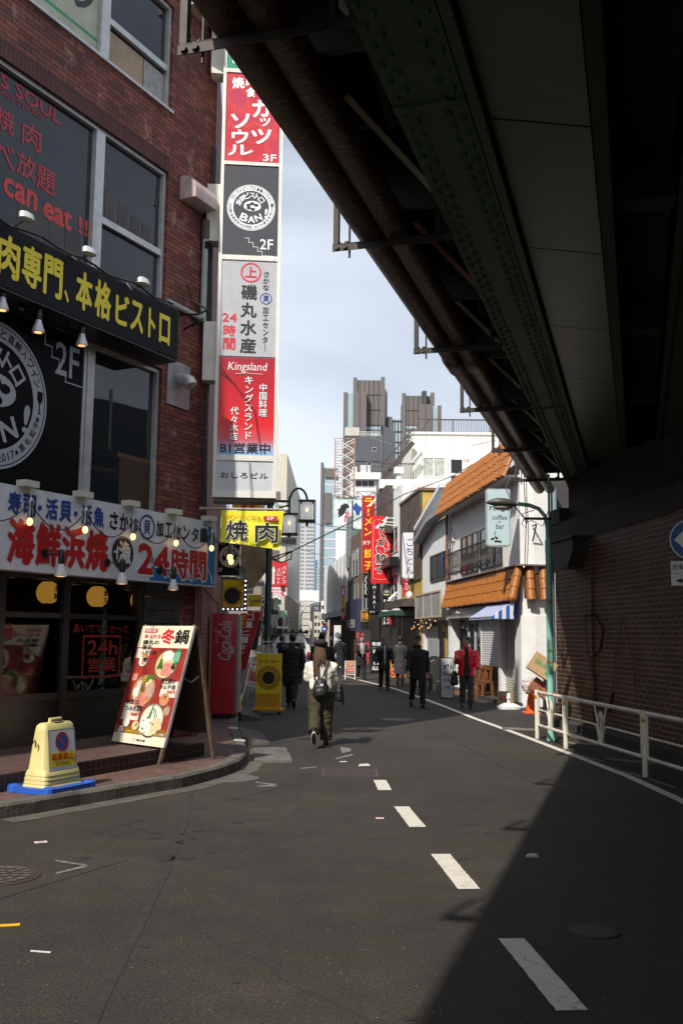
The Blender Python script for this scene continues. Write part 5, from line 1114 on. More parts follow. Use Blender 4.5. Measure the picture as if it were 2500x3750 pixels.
gd = [gp(1966, 2705), gp(2074, 2742), gp(2362, 2845)]
d_ = (gd[2]-gd[0]).normalized(); gd += [gd[2]+d_*(gd[2]-gd[1]).length*k for k in (1, 2)]
gr = thing('guard_rail', 'white tube guard rail with fan shaped infill along the right pavement', 'guard rail', (gd[0].x, gd[0].y, 0), math.atan2(d_.y, d_.x))
RW = mat('railing_white', (.62, .58, .48), .4, var=.1, scale=12, dirt=.75)
xs = [(p-gd[0]).dot(d_) for p in gd]
for x in xs:
    m = MB(RW); m.lathe([(.038, 0), (.038, .82), (.03, .835)], 14, (x, 0, 0)); m.m(mat('reflector_orange', (.45, .2, .02), .3)).lathe([(.0395, .68), (.0395, .745)], 14, (x, 0, 0)); m.build('post', gr, smooth=True)
for a, b in zip(xs, xs[1:]):
    m = MB(RW); a1, b1 = a+.085, b-.085; c = (a1+b1)/2; zt_, zm, zl_ = .80, .5, .24; r = .022; s = min(1.0, (b1-a1)/1.4)
    m.tube([(a1, 0, zt_), (b1, 0, zt_)], .027, 10); m.tube([(a1, 0, zl_), (b1, 0, zl_)], .024, 10); m.tube([(a1, 0, zl_), (a1, 0, zt_)], .022, 8); m.tube([(b1, 0, zl_), (b1, 0, zt_)], .022, 8)
    for sx in (-1, 1):
        e_ = a1 if sx < 0 else b1
        m.tube([(e_, 0, zm), (c+sx*.24*s, 0, zm), (c+sx*.17*s, 0, zm-.02), (c+sx*.11*s, 0, zm-.08), (c+sx*.06*s, 0, zl_+.02)], .016, 8)
        m.tube([(c+sx*.25*s, 0, zt_), (c+sx*.13*s, 0, zm+.06), (c+sx*.05*s, 0, zl_+.1), (c+sx*.035*s, 0, zl_)], .016, 8)
        m.tube([(c+sx*.12*s, 0, zm+.02), (c+sx*.06*s, 0, zm+.16), (c, 0, zm+.2)], .015, 8)
    m.tube([(c, 0, zl_), (c, 0, zm+.2)], .015, 8)
    for x, sx in ((a, 1), (b, -1)):
        for z in (.3, .74): m.box(min(x, x+sx*.09), max(x, x+sx*.09), -.012, .012, z-.02, z+.02)
    m.build('rail_panel', gr, smooth=True)
lo = gp(2017, 2712); PG = mat('pole_green', (.21, .46, .37), .4, var=.12, scale=4, dirt=.4)
lamp = thing('street_lamp', 'pale green steel lamp post with a curved arm and a grey cobra head lamp', 'street lamp', lo)
z1_ = at(2017, 2023, lo.y).z; z2_ = at(2017, 1980, lo.y).z
m = MB(PG); m.lathe([(.075, 0), (.072, .1), (.058, .14), (.054, z1_-.02), (.06, z1_), (.06, z2_), (.045, z2_+.03)], 16)
hx = at(1890, 1848, lo.y); hz = hx.z; hxx = hx.x-lo.x
m.tube([(-.012, 0, z2_), (-.012, 0, hz-.42), (-.05, 0, hz-.2), (-.16, 0, hz-.07), (-.32, 0, hz-.01), (hxx-.02, 0, hz+.02)], .036, 12)
m.tube([(.03, .04, z2_-.3), (.03, .04, hz+.55)], .022, 8)
m.build('pole', lamp, smooth=True)
m = MB(mat('lamp_head_grey', (.07, .06, .056), .45, var=.15)); q = hxx
m.tube([(q, 0, hz+.0), (q-.08, 0, hz+.02), (q-.2, 0, hz+.03), (q-.34, 0, hz+.04), (q-.48, 0, hz+.035), (q-.54, 0, hz+.03)], [.055, .09, .125, .12, .06, .012], 16, flat=.66); m.build('lamp_head', lamp, smooth=True)
m = MB(mat('lamp_bowl', (.28, .27, .25), .15, var=.1)); m.ball((q-.24, 0, hz-.045), .17, .08, .055); m.build('lamp_bowl', lamp, smooth=True)
zn = at(2017, 2205, lo.y).z; m = MB(mat('plate_grey', (.3, .32, .31), .5)); m.lathe([(.0565, zn-.04), (.0565, zn+.04)], 16); m.m(K).text('474', -.045, .045, zn-.026, zn+.026, -.06); m.build('number_plate', lamp)
m = MB(BRK_); zq = at(2017, 1900, lo.y).z; m.box(-.42, .06, -.03, .03, zq-.02, zq+.02); m.build('cable_bracket', lamp)
m = MB(mat('tape_brown', (.3, .17, .07), .6)); zt_ = at(2017, 2425, lo.y).z; m.lathe([(.0575, zt_-.025), (.0575, zt_+.025)], 14); m.m(mat('tape_green', (.02, .3, .1), .6)).box(-.03, .03, -.06, -.055, zt_+.18, zt_+.22); m.build('tape', lamp)
m = MB(BLACKM); m.tube([(hxx+.3, -.02, hz-.1), (hxx+.1, -.02, hz-.16), (hxx+.16, -.04, hz-.34), (-.3, -.03, hz-.28), (-.1, -.04, hz-.38), (0, -.05, hz-.1)], .008, 5); m.tube([(-.42, 0, zq), (-.46, 0, zq-.1), (-.4, 0, zq-.16), (-.36, 0, zq-.02)], .008, 5); m.build('loose_wire', lamp)
RY = 10.6; rp_ = at(2535, 2300, RY); rs = thing('road_sign', 'round blue road sign with a white arrow above a white plate at the right edge', 'road sign', (rp_.x, RY, 0), R_(-8))
m = MB(ALU); m.lathe([(.032, 0), (.032, 3.2)], 12, (0, .02, 0)); m.build('pole', rs, smooth=True)
zc = at(2530, 1977, RY).z; m = MB(ink('road_blue', (.015, .10, .30))); m.lathe([(.22, .0), (.22, .012)], 40, (0, -.02, zc), 'y'); m.build('disc', rs)
m = MB(W); m.ring(0, zc, .205, .216, -.036, 40); m.slab([(-.17, zc), (-.06, zc+.11), (-.03, zc+.09), (-.07, zc+.035), (.15, zc+.035), (.15, zc-.035), (-.07, zc-.035), (-.03, zc-.09), (-.06, zc-.11)][::-1], -.038, -.034); m.build('arrow', rs)
m = MB(WHITEM); za, zb = at(2500, 2055, RY).z, at(2500, 2145, RY).z; m.box(-.21, .21, -.03, -.015, zb, za); m.build('plate', rs, bevel=.006)
m = MB(K); hh = za-zb; m.text('自転車を除く', -.19, .19, zb+hh*.64, zb+hh*.88, -.034, bold=.01); m.text('一方通行', -.19, .15, zb+hh*.38, zb+hh*.6, -.034, bold=.01); m.slab([(-.17, zb+hh*.2), (-.1, zb+hh*.31), (-.1, zb+hh*.24), (.17, zb+hh*.24), (.17, zb+hh*.16), (-.1, zb+hh*.16), (-.1, zb+hh*.09)][::-1], -.036, -.032); m.build('lettering', rs)

# ================================================================ COFFEE BAR BUILDING with tiled eaves (frame T: x from far to near along the front)
T0 = (XR(34.3), 34.3); TRZ = RZR; TL = 8.64
def F(x, y, off=0.0): return onp(x, y, T0, TRZ, off)
cbd = thing('coffee_bar_building', 'white plastered two-storey coffee bar with orange roof tile eaves and closed shutters', 'building', (T0[0], T0[1], 0), TRZ)
STUC = mat('white_stucco', (.74, .73, .70), .85, var=.06, scale=4, bump=.5, bscale=30, dirt=.28)
zE0, zE1 = 5.85, 6.0
m = MB(STUC); m.prism([(0, .02), (TL, .02), (TL+.12, .35), (TL+.12, .8), (TL-4, .9), (TL-4, 8), (0, 8)], 2.3, 6.3)
m.prism([(TL-.55, .0), (TL+.06, .0), (TL+.14, .35), (TL+.14, .8), (TL-.55, .8)], 0, 2.3); m.box(TL-2.25, TL-1.98, 0, .3, 0, 2.32); m.box(0, .16, 0, .3, 0, 2.32)
m.build('wall', cbd)
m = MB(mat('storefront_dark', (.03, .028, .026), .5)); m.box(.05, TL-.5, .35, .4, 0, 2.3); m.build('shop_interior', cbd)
TILE = mat('orange_roof_tile', (.31, .10, .008), .5, var=.25, scale=9, coat=.0)
def tile_band(name, x0, x1, y_top, z_top, y_bot, z_bot, rows=3, pitch=.19, T=None):
    """courses of half-round glazed tiles on a sloping strip"""
    m = MB(TILE); n = int((x1-x0)/pitch)
    if T is not None: m.T = T
    for r in range(rows):
        t0, t1 = r/rows-.02, (r+1)/rows+.05; lift = .03
        for i in range(n):
            x = x0+(i+.5)*(x1-x0)/n; j = random.uniform(-.012, .012); ring0 = []; ring1 = []
            for k in range(7):
                a = math.pi*k/6; dx = -math.cos(a)*pitch*.5; up = math.sin(a)*.10
                for t, L_, ex in ((t0, ring0, 0.0), (t1+j, ring1, lift)):
                    y = y_top+(y_bot-y_top)*t-up-ex; z = z_top+(z_bot-z_top)*t+up*.4; L_.append(m.v((x+dx, y, z)))
            for k in range(6): m.f([ring0[k], ring1[k], ring1[k+1], ring0[k+1]])
            m.f(ring1)
    m.m(mat('tile_gap', (.05, .02, .008), .8)); m.poly([(x0, y_top+.012, z_top), (x1, y_top+.012, z_top), (x1, y_bot+.012, z_bot), (x0, y_bot+.012, z_bot)][::-1])
    return m.build(name, cbd, smooth=True)
zA, zB = 3.53, 2.72
tile_band('lower_tile_eave', .0, TL+.02, .0, zA, -.22, zB, pitch=.26)
TN = Matrix.Translation((TL+.05, 0, 0)) @ Matrix.Rotation(R_(90-6), 4, 'Z')
tile_band('corner_tile_eave', .05, .76, .0, zA, -.22, zB, pitch=.24, T=TN)
m = MB(TILE)
for k in range(3):
    t0, t1 = k/3, (k+1)/3+.03; p = lambda t: (TL+.03+.24*t, -.02-.26*t, zA+.03+(zB-zA)*t); m.tube([p(t0), p(t1)], [.10, .12], 14)
m.ball(p(1.02), .125); m.build('hip_tile', cbd, smooth=True)
m = MB(mat('eave_flashing', (.17, .15, .13), .5, dirt=.4)); m.box(0, TL+.1, -.16, .02, zA+.03, zA+.07); m.prism([(TL+.1, -.16), (TL+.3, -.1), (TL+.3, .8), (TL+.1, .8)], zA+.03, zA+.07); m.build('flashing', cbd)
# upper eave: rises and recedes from the street
tile_band('upper_tile_eave', -.05, TL+.3, -.02, 6.98, -.40, 5.92, rows=4, pitch=.26)
m = MB(STUC); m.box(0, TL, -.36, .02, 5.9, 5.95); m.prism([(0, .5), (TL, .5), (TL, .85), (TL-4, .9), (TL-4, 8), (0, 8)], 6.3, 6.9); m.build('soffit_board', cbd)
# first-floor windows and balcony rail
def fwin(xa, xb, z0, z1, nm=2, dark=True, parent=cbd):
    m = MB(mat('bronze_frame', (.05, .04, .033), .4, .4)); f = .04
    m.box(xa, xb, -.02, .03, z0, z0+f); m.box(xa, xb, -.02, .03, z1-f, z1)
    for k in range(nm+1): x = xa+(xb-xa-f)*k/nm; m.box(x, x+f, -.03, .03, z0+f, z1-f)
    m.box(xa+f, xb-f, -.015, .02, (z0+z1)/2-.015, (z0+z1)/2+.015)
    o = m.build('window', parent); m = MB(DARKG); m.poly([(xa+f, .0, z0+f), (xb-f, .0, z0+f), (xb-f, .0, z1-f), (xa+f, .0, z1-f)]); m.build('pane', o); return o
ua, ub, uc, ud = F(1688, 2000)[0], F(1750, 2000)[0], F(1757, 2000)[0], F(1836, 2000)[0]
zt_, zb_ = 4.95, 3.72
fwin(ua, ub, zb_, zt_, 3); fwin(uc, ud, zb_, zt_, 3)
m = MB(mat('balcony_iron', (.045, .035, .028), .5, dirt=.4)); x0_ = F(1672, 2000)[0]
m.bar((x0_, -.32, 4.45), (ud+.1, -.32, 4.45), .04); m.bar((x0_, -.3, 3.78), (ud+.1, -.3, 3.78), .03); n = 44
for i in range(n+1): x = x0_+(ud+.1-x0_)*i/n; m.tube([(x, -.32, 4.45), (x, -.32, 4.05), (x, -.38, 3.9), (x, -.36, 3.8), (x, -.3, 3.76)], .011, 5)
for x in (x0_, ud+.1): m.bar((x, -.3, 4.45), (x, 0, 4.45), .03); m.bar((x, -.3, 3.78), (x, 0, 3.78), .03)
m.build('balcony_rail', cbd)
m = MB(mat('rusty_downpipe', (.16, .065, .04), .6, var=.4, scale=6)); m.tube([(.06, -.12, 3.4), (.06, -.12, 5.95)], .05, 8); m.build('downpipe', cbd, smooth=True)
m = MB(WHITEM); m.box(.6, .75, -.06, .02, 4.95, 5.25); m.build('vent_cap', cbd)
# fascia, shutters
m = MB(WHITEM); m.box(.0, TL-2.0, -.14, .02, 2.34, 2.64); m.build('fascia_box', cbd, bevel=.02); m = MB(K); m.text('Tonga', .25, .85, 2.42, 2.56, -.144, bold=.02, shear=.2); m.build('fascia_lettering', cbd)
m = MB(ALU); m.lathe([(.05, -.08), (.07, .06)], 12, (2.4, -.26, 2.48), 'y'); m.tube([(2.4, -.2, 2.55), (2.6, -.15, 2.62)], .015, 6); m.build('fascia_spot', cbd)
def shutter(xa, xb, z0, z1, y, mt):
    m = MB(mt); n = int((z1-z0)/.065)
    for i in range(n):
        z = z0+(z1-z0)*i/n; h = (z1-z0)/n; m.poly([(xa, y, z), (xb, y, z), (xb, y-.012, z+h*.25), (xa, y-.012, z+h*.25)]); m.poly([(xa, y-.012, z+h*.25), (xb, y-.012, z+h*.25), (xb, y-.012, z+h*.8), (xa, y-.012, z+h*.8)]); m.poly([(xa, y-.012, z+h*.8), (xb, y-.012, z+h*.8), (xb, y, z+h), (xa, y, z+h)])
    m.box(xa, xb, y-.02, y+.02, z0-.05, z0); return m.build('shutter', cbd)
xs1, xs2 = F(1750, 2400)[0], F(1832, 2400)[0]; SHW = mat('shutter_white', (.56, .56, .56), .5, var=.05, dirt=.15); SHB = mat('shutter_beige', (.46, .43, .36), .5, var=.06, dirt=.25)
xs2 = TL-2.28
shutter(xs1, xs2, .95, 2.3, .12, SHW); shutter(TL-1.95, TL-.6, .05, 2.28, .14, SHB)
m = MB(SHW); m.box(TL-2.28, TL-2.24, .06, .2, 0, 2.3); m.box(TL-.62, TL-.56, .02, .16, 0, 2.3); m.build('shutter_guide', cbd)
m = MB(mat('door_frame', (.5, .5, .48), .4)); m.box(2.2, 2.26, .1, .16, .1, 2.3); m.box(3.1, 3.15, .1, .16, .1, 2.3); m.box(xs1-.06, xs1, .08, .16, .1, 2.3); m.build('door_frame', cbd)
m = MB(DARKG); m.poly([(1.1, .14, .1), (xs1, .14, .1), (xs1, .14, 2.3), (1.1, .14, 2.3)]); m.build('door_glass', cbd)
m = MB(CONC); m.box(0, TL+.1, -.35, .0, 0, .09); m.build('threshold', cbd)
# striped awning over the near door
aw_ = thing('awning', 'small blue and white striped awning over the grey shutter', 'awning', (T0[0], T0[1], 0), TRZ)
xa, xb = TL-2.6, TL-.1; SB = mat('awning_blue', (.02, .10, .46), .6, var=.06); SW = mat('awning_white', (.68, .68, .66), .6, var=.05)
za, zb, dp = 2.72, 2.26, .75; n = 24
for par, mt, nm in ((0, SB, 'blue_stripes'), (1, SW, 'white_stripes')):
    m = MB(mt)
    for i in range(n):
        if i % 2 != par: continue
        a, b = xa+(xb-xa)*i/n, xa+(xb-xa)*(i+1)/n
        m.poly([(a, -dp, zb), (b, -dp, zb), (b, -.05, za), (a, -.05, za)]); m.poly([(a, -dp, zb-.0), (a, -dp, zb-.06), (b, -dp, zb-.06), (b, -dp, zb)])
    for i in range(7):
        if i % 2 != par: continue
        ya, yb = -dp+(dp-.05)*i/7, -dp+(dp-.05)*(i+1)/7; zz_ = lambda y: zb+(za-zb)*(y+dp)/(dp-.05)
        m.poly([(xb, ya, zb-.06), (xb, yb, zb-.06), (xb, yb, zz_(yb)), (xb, ya, zz_(ya))])
    m.build(nm, aw_)
m = MB(ALU); m.bar((xa, -dp, zb), (xb, -dp, zb), .025); m.bar((xb-.01, -dp, zb-.05), (xb-.01, 0, zb-.05), .02); m.bar((xb-.02, 0, zb), (xb-.02, 0, za+.02), .03); m.build('frame', aw_)
# wall sign of the coffee bar, drawn in front of the window on a bracket
TSY = 25.2
def p_tonga(m, w_, h_):
    m.m(K); m.text('Tonga', w_*.1, w_*.95, h_*.60, h_*.69, -.012, bold=.03, shear=.35); m.text('coffee', w_*.25, w_*.85, h_*.46, h_*.545, -.012, bold=-.004); m.text('&', w_*.5, w_*.58, h_*.41, h_*.44, -.012); m.text('bar', w_*.4, w_*.72, h_*.3, h_*.395, -.012, bold=-.004)
    for x, z, r in ((.25, .13, .3), (.4, .15, -.5), (.4, .09, .2), (.54, .085, -.2)):
        m.slab([(w_*x+w_*.08*math.cos(a)*math.cos(r)-w_*.045*math.sin(a)*math.sin(r), h_*z+w_*.08*math.cos(a)*math.sin(r)+w_*.045*math.sin(a)*math.cos(r)) for a in (-2*math.pi*k/12 for k in range(12))][::-1], -.014, -.010)
    m.tube([(w_*.36, -.012, h_*.19), (w_*.33, -.012, h_*.22), (w_*.38, -.012, h_*.24), (w_*.35, -.012, h_*.265)], w_*.012, 4)
wall_sign('projecting_sign', 'pale blue rounded coffee and bar sign hanging from the white plaster wall', 1780, 1867, 1790, 2001, TSY, mat('pale_blue_panel', (.46, .58, .60), .35, var=.05), p_tonga, depth=.16, edge=mat('sign_edge_grey', (.33, .35, .36), .4), rnd=.06)
# air conditioner and bits on the end wall
m = MB(BRK_); m.bar((TL+.16, .3, 4.6), (TL+.5, .3, 4.6), .03); m.bar((TL+.16, .3, 4.2), (TL+.5, .3, 4.6), .03); m.build('sign_bracket', cbd)
m = MB(BLACKM); m.tube([(TL+.2, .1+.02*math.sin(z*3), z) for z in [2.7+.25*i for i in range(14)]], .012, 5); m.tube([(.5+.03*math.sin(z*2), -.03, z) for z in [2.7+.3*i for i in range(10)]], .012, 5); m.build('wall_cable', cbd)
m = MB(mat('blue_grey_pipe', (.2, .27, .33), .5)); m.tube([(TL+.2, .88, .1), (TL+.2, .88, 3.4)], .05, 8); m.tube([(TL+.2, .88, 3.6), (TL+.2, .88, 5.6)], .05, 8); m.build('drain_pipe', cbd, smooth=True)

# ================================================================ things on the ground by the coffee bar
def cone(label, p):
    o = thing('traffic_cone', label, 'traffic cone', p); OR = mat('cone_orange', (.68, .10, .015), .4, var=.08); m = MB(OR); m.box(-.19, .19, -.19, .19, 0, .03); m.build('base', o, bevel=.012)
    m = MB(OR); m.lathe([(.135, .03), (.13, .05), (.035, .68), (.03, .7), (.001, .7)], 20); m.build('body', o, smooth=True); return o
cone('orange traffic cone in front of the green pole', gp(1944, 2612))
p = gp(1909, 2570, .0); o = thing('trash_bin', 'grey plastic bin with flat lid beside the beige shutter', 'bin', p); GB = mat('bin_grey', (.13, .13, .13), .55, var=.2, dirt=.4)
m = MB(GB); m.loft([(0, 0, 0, .18, .18), (0, 0, .62, .24, .24), (0, 0, .64, .26, .26)], 20); m.build('body', o, smooth=True); m = MB(GB); m.loft([(0, 0, .645, .275, .275), (0, 0, .68, .27, .27), (0, 0, .70, .2, .2)], 20); m.box(-.06, .06, -.015, .015, .7, .73); m.build('lid', o, smooth=True)
p = gp(1937, 2583); o = thing('gas_cylinder', 'green and yellow gas cylinder with a yellow collar beside the grey bin', 'gas cylinder', p); CG = mat('cylinder_green', (.01, .16, .08), .4); CYc = mat('cylinder_yellow', (.7, .5, .03), .4)
m = MB(CG); m.lathe([(.085, 0), (.09, .02), (.09, .5), (.06, .58), (.04, .6)], 18); m.build('tank', o, smooth=True); m = MB(CYc); m.lathe([(.0915, .15), (.0915, .42)], 18); m.build('label_band', o)
m = MB(CYc); m.lathe([(.085, .6), (.085, .68), (.075, .68), (.075, .6)], 14); m.lathe([(.085, .76), (.085, .8), (.075, .8), (.075, .76)], 14)
for k in range(4): a = math.pi*k/2+.4; m.bar((.08*math.cos(a), .08*math.sin(a), .68), (.08*math.cos(a), .08*math.sin(a), .76), .03)
m.build('collar', o); m = MB(STEEL); m.lathe([(.025, .58), (.025, .7)], 10); m.build('valve', o)
CARD = mat('cardboard', (.40, .26, .13), .75, var=.1, scale=4); CARDR = mat('printed_cardboard', (.24, .09, .05), .6, var=.12)
def carton(label, p, sx, sy, sz, rot, mt, txt=None, tm=None):
    o = thing('cardboard_box', label, 'box', p, 0, 'cardboard boxes by the post'); o.rotation_euler = rot
    m = MB(mt); m.box(-sx/2, sx/2, -sy/2, sy/2, 0, sz); m.build('carton', o, bevel=.006)
    m = MB(mat('packing_tape', (.45, .33, .18), .3)); m.box(-sx/2-.002, sx/2+.002, -.025, .025, sz, sz+.003); m.box(-.025, .025, -sy/2-.003, -sy/2, sz*.55, sz); m.build('tape', o)
    if txt: m = MB(tm); m.text(txt, -sx*.35, sx*.2, sz*.45, sz*.7, -sy/2-.004, bold=.03); m.disc(sx*.3, sz*.3, min(sx, sz)*.1, -sy/2-.004, 16); m.build('print', o)
    return o
p = at(1965, 2470, 19.4); carton('open brown carton with green print wedged high against the green post', p, .48, .3, .36, (R_(-8), R_(33), R_(-15)), CARD, 'GOLD OIL', GRN)
p = at(1972, 2548, 19.6); carton('dark red brown carton with red print tucked below the tilted carton', p, .5, .3, .26, (R_(-6), R_(36), R_(-10)), CARDR, 'オレンジ', RED)
p = gp(1852, 2588); carton('closed brown carton standing on the pavement behind a white parasol foot', p, .40, .32, .38, (0, 0, R_(-20)), CARD, '取扱', RED)
p = gp(1860, 2592); p = gp(1862, 2596); o = thing('parasol_base', 'white plastic parasol foot on the pavement', 'parasol base', p); PW = mat('parasol_white', (.68, .68, .65), .45, dirt=.2)
m = MB(PW); m.loft([(0, 0, 0, .3, .24), (0, 0, .06, .3, .24), (0, 0, .1, .22, .18), (0, 0, .14, .12, .1)], 18); m.build('foot', o, smooth=True); m = MB(PW); m.lathe([(.045, .14), (.045, .36), (.035, .38)], 12); m.lathe([(.06, .24), (.06, .29)], 12); m.build('socket', o, smooth=True)
p = at(1938, 2535, 22.2); o = MB(mat('plastic_bag', (.55, .50, .47), .25, var=.2)); o.ball((0, 0, 0), .16, .14, .2); o.remesh(.02, 2, .03, 14); ob = o.build('plastic_bag', smooth=True); ob.location = at(1934, 2510, 23); tag(ob, 'clear crumpled plastic bag lying on the bin beside the cartons', 'bag')
o = MB(mat('orange_bag', (.65, .13, .03), .4, var=.2)); o.ball((0, 0, 0), .15, .13, .17); o.remesh(.02, 2, .025, 14, 1); ob = o.build('plastic_bag', smooth=True); ob.location = at(1960, 2520, 21.6); tag(ob, 'orange plastic bag stuffed below the dark red carton', 'bag')
o = MB(mat('black_sheet', (.02, .02, .021), .5)); 
for k in range(6): o.bar((.04*k, .01*k, 0), (.04*k+.03, .02*k, 1.1-.05*k), .05, .02)
ob = o.build('black_boards'); ob.location = gp(1990, 2612); tag(ob, 'dark bundled umbrellas leaning on the green post', 'umbrella bundle')
m = MB(mat('pet_bottle', (.55, .6, .65), .1)); m.tube([(-.1, 0, .035), (.06, 0, .035), (.09, 0, .035), (.12, 0, .035)], [.035, .035, .015, .013], 10); ob = m.build('bottle', smooth=True); ob.location = gp(1912, 2597); ob.rotation_euler = (0, 0, .6); tag(ob, 'clear plastic bottle lying beside the orange cone', 'bottle')
m = MB(CYc); m.blob(0, 0, .06, .04, 0); ob = MB(CYc); ob.ball((0, 0, .03), .07, .05, .03); ob.m(WHITEM).ball((.07, 0, .03), .05, .04, .025); ob = ob.build('wrapper', smooth=True); ob.location = gp(1890, 2597); tag(ob, 'yellow and white crumpled wrapper beside the parasol foot', 'litter')
# stacked stools under the half-open shutter
STL = mat('stool_wood', (.17, .065, .025), .45, var=.3, scale=9)
def stool(label, x, y, rz, flip):
    o = thing('wooden_stool', label, 'stool', (x, y, 0), rz, 'wooden stools under the half open shutter'); z0 = .0
    m = MB(STL); zs = .45 if not flip else .44
    m.box(-.2, .2, -.16, .16, zs, zs+.07); m.box(-.2, .2, -.16, -.13, zs-.06, zs); m.box(-.2, .2, .13, .16, zs-.06, zs); m.build('seat', o, bevel=.008)
    for sx in (-1, 1):
        for sy in (-1, 1):
            m = MB(STL)
            m.bar((sx*.17, sy*.13, zs), (sx*.22, sy*.16, 0), .05, .07)
            m.build('leg', o)
    m = MB(STL); m.bar((-.19, 0, .16), (.19, 0, .16), .03, .05); m.bar((0, -.14, .18), (0, .14, .18), .03, .05); m.build('stretcher', o)
    m = MB(STL)
    m.bar((-.16, .1, zs+.07), (-.19, .14, zs+.45), .045, .06); m.bar((.16, .1, zs+.07), (.13, .14, zs+.5), .045, .06); m.box(-.2, .18, .09, .13, zs+.36, zs+.44); m.bar((-.1, -.1, zs+.07), (-.02, -.08, zs+.42), .05, .06); m.build('upturned_frame', o); return o
for k, (u, lb) in enumerate(((xs1+.35, 'brown wooden stool with another upturned on it, nearest the man in the red jacket'), (xs1+.95, 'brown wooden stool with another upturned on it, in the middle of the row'), (xs1+1.55, 'brown wooden stool with another upturned on it, nearest the white pillar'))):
    cx_, cy_ = T0[0]+u*math.cos(TRZ)+(-.12)*math.sin(TRZ)*1, T0[1]+u*math.sin(TRZ)-(-.12)*math.cos(TRZ)*-1
    n_ = Vector((math.sin(TRZ), -math.cos(TRZ))); stool(lb, T0[0]+u*math.cos(TRZ)+n_.x*.18, T0[1]+u*math.sin(TRZ)+n_.y*.18, TRZ+.1*k-.1, True)
# tall menu board and silver delivery box
p = gp(1650, 2527); o = thing('menu_board', 'tall pale coffee bar board with glass and bottle drawings leaning by the doorway', 'menu board', (at(1612, 2525, 28.6).x, 28.6, 0), R_(6), rx=R_(-6))
wq, hq = at(1663, 2525, 28.6).x-at(1612, 2525, 28.6).x, 1.15
m = MB(BLACKM); m.box(0, wq, .004, .04, 0, hq); m.build('frame', o); m = MB(mat('board_pale', (.46, .47, .5), .4)); m.box(.025, wq-.025, -.002, .004, .025, hq-.025); m.build('sheet', o)
m = MB(K); m.text('Tonga', .05, wq*.95, hq*.54, hq*.64, -.006, bold=.05, shear=.3); m.text('coffee', wq*.2, wq*.9, hq*.4, hq*.49, -.006); m.text('bar', wq*.3, wq*.75, hq*.24, hq*.33, -.006); m.slab([(wq*.35, hq*.72), (wq*.45, hq*.72), (wq*.47, hq*.82), (wq*.33, hq*.82)], -.006, -.004); m.slab([(wq*.55, hq*.78), (wq*.65, hq*.78), (wq*.67, hq*.84), (wq*.53, hq*.84)], -.006, -.004); m.rect(wq*.59, wq*.61, hq*.72, hq*.78, -.006); m.rect(wq*.78, wq*.88, hq*.72, hq*.82, -.006); m.rect(wq*.81, wq*.85, hq*.82, hq*.89, -.006); m.build('print', o)
p = gp(1622, 2540); o = thing('delivery_box', 'silver foil delivery box on the ground by the tall board', 'delivery box', p, R_(8)); m = MB(mat('silver_foil', (.42, .42, .43), .22, .8, var=.25, scale=12, bump=.6, bscale=14)); m.box(-.2, .2, -.18, .18, 0, .34); m.build('body', o, bevel=.015); m = MB(mat('box_lid', (.4, .45, .5), .4)); m.box(-.21, .21, -.19, .19, .34, .38); m.build('lid', o, bevel=.01)
m = MB(mat('brick_step', (.2, .09, .05), .8, var=.3)); m.box(-.35, .35, -.1, .1, 0, .12); ob = m.build('doorstep'); ob.location = gp(1672, 2543); ob.rotation_euler = (0, 0, R_(5)); tag(ob, 'low reddish brick doorstep at the coffee bar entrance', 'doorstep')

ab = thing('shop_building', 'dark block added to darken the alley between the coffee bar and the brick abutment wall', 'building', (5.6, 27.6, 0), R_(4)); m = MB(mat('added_alley_block', (.05, .045, .042), .8, var=.3, scale=2)); m.box(0, 9, 0, 6, 0, 6.2); m.build('wall', ab)  # dark block put in so that the alley gap reads dark
m = MB(mat('alley_green', (.16, .3, .08), .6)); m.box(.02, .14, -.05, -.005, 3.9, 5.2); m.build('green_panel', ab)
# ================================================================ BUILDINGS ON THE RIGHT BEYOND THE COFFEE BAR
def fbox(m, x0, x1, y0, y1, z0, z1): return m.box(x0, x1, y0, y1, z0, z1)
def rbuild(name, label, Y0, Y1, h, wallm, depth=8.0, z0=0.0, cat='building'):
    """building whose street front runs from Y1 (far, local x=0) to Y0 (near)"""
    o = thing(name, label, cat, (XR(Y1), Y1, 0), RZR); L_ = (Y1-Y0)/.995; m = MB(wallm); m.box(.01, L_-.01, 0, depth, z0, h); m.build('wall', o); return o, L_
def win(parent, xa, xb, z0, z1, n=2, y=0.0, fm=None, gm=None, side=False):
    fm = fm or ALU; f = .05; m = MB(fm)
    m.box(xa, xb, y-.04, y+.02, z0, z0+f); m.box(xa, xb, y-.04, y+.02, z1-f, z1)
    for k in range(n+1): x = xa+(xb-xa-f)*k/n; m.box(x, x+f, y-.045, y+.02, z0+f, z1-f)
    o = m.build('window', parent); m = MB(gm or DARKG); m.poly([(xa+f, y-.008, z0+f), (xb-f, y-.008, z0+f), (xb-f, y-.008, z1-f), (xa+f, y-.008, z1-f)]); m.build('pane', o); return o
WALLW = mat('white_panel_wall', (.70, .70, .69), .7, var=.05, scale=2, dirt=.22)
CREAMW = mat('cream_panel_wall', (.76, .72, .62), .7, var=.05, scale=2, dirt=.18)
OCHRE = mat('ochre_wall', (.42, .29, .06), .75, var=.15, scale=3, dirt=.35)
DWOOD = mat('dark_board_wall', (.07, .052, .042), .7, var=.5, scale=5, dirt=.4)
BROWNW = mat('brown_tile_wall', (.17, .115, .085), .7, var=.12, scale=12, dirt=.3)
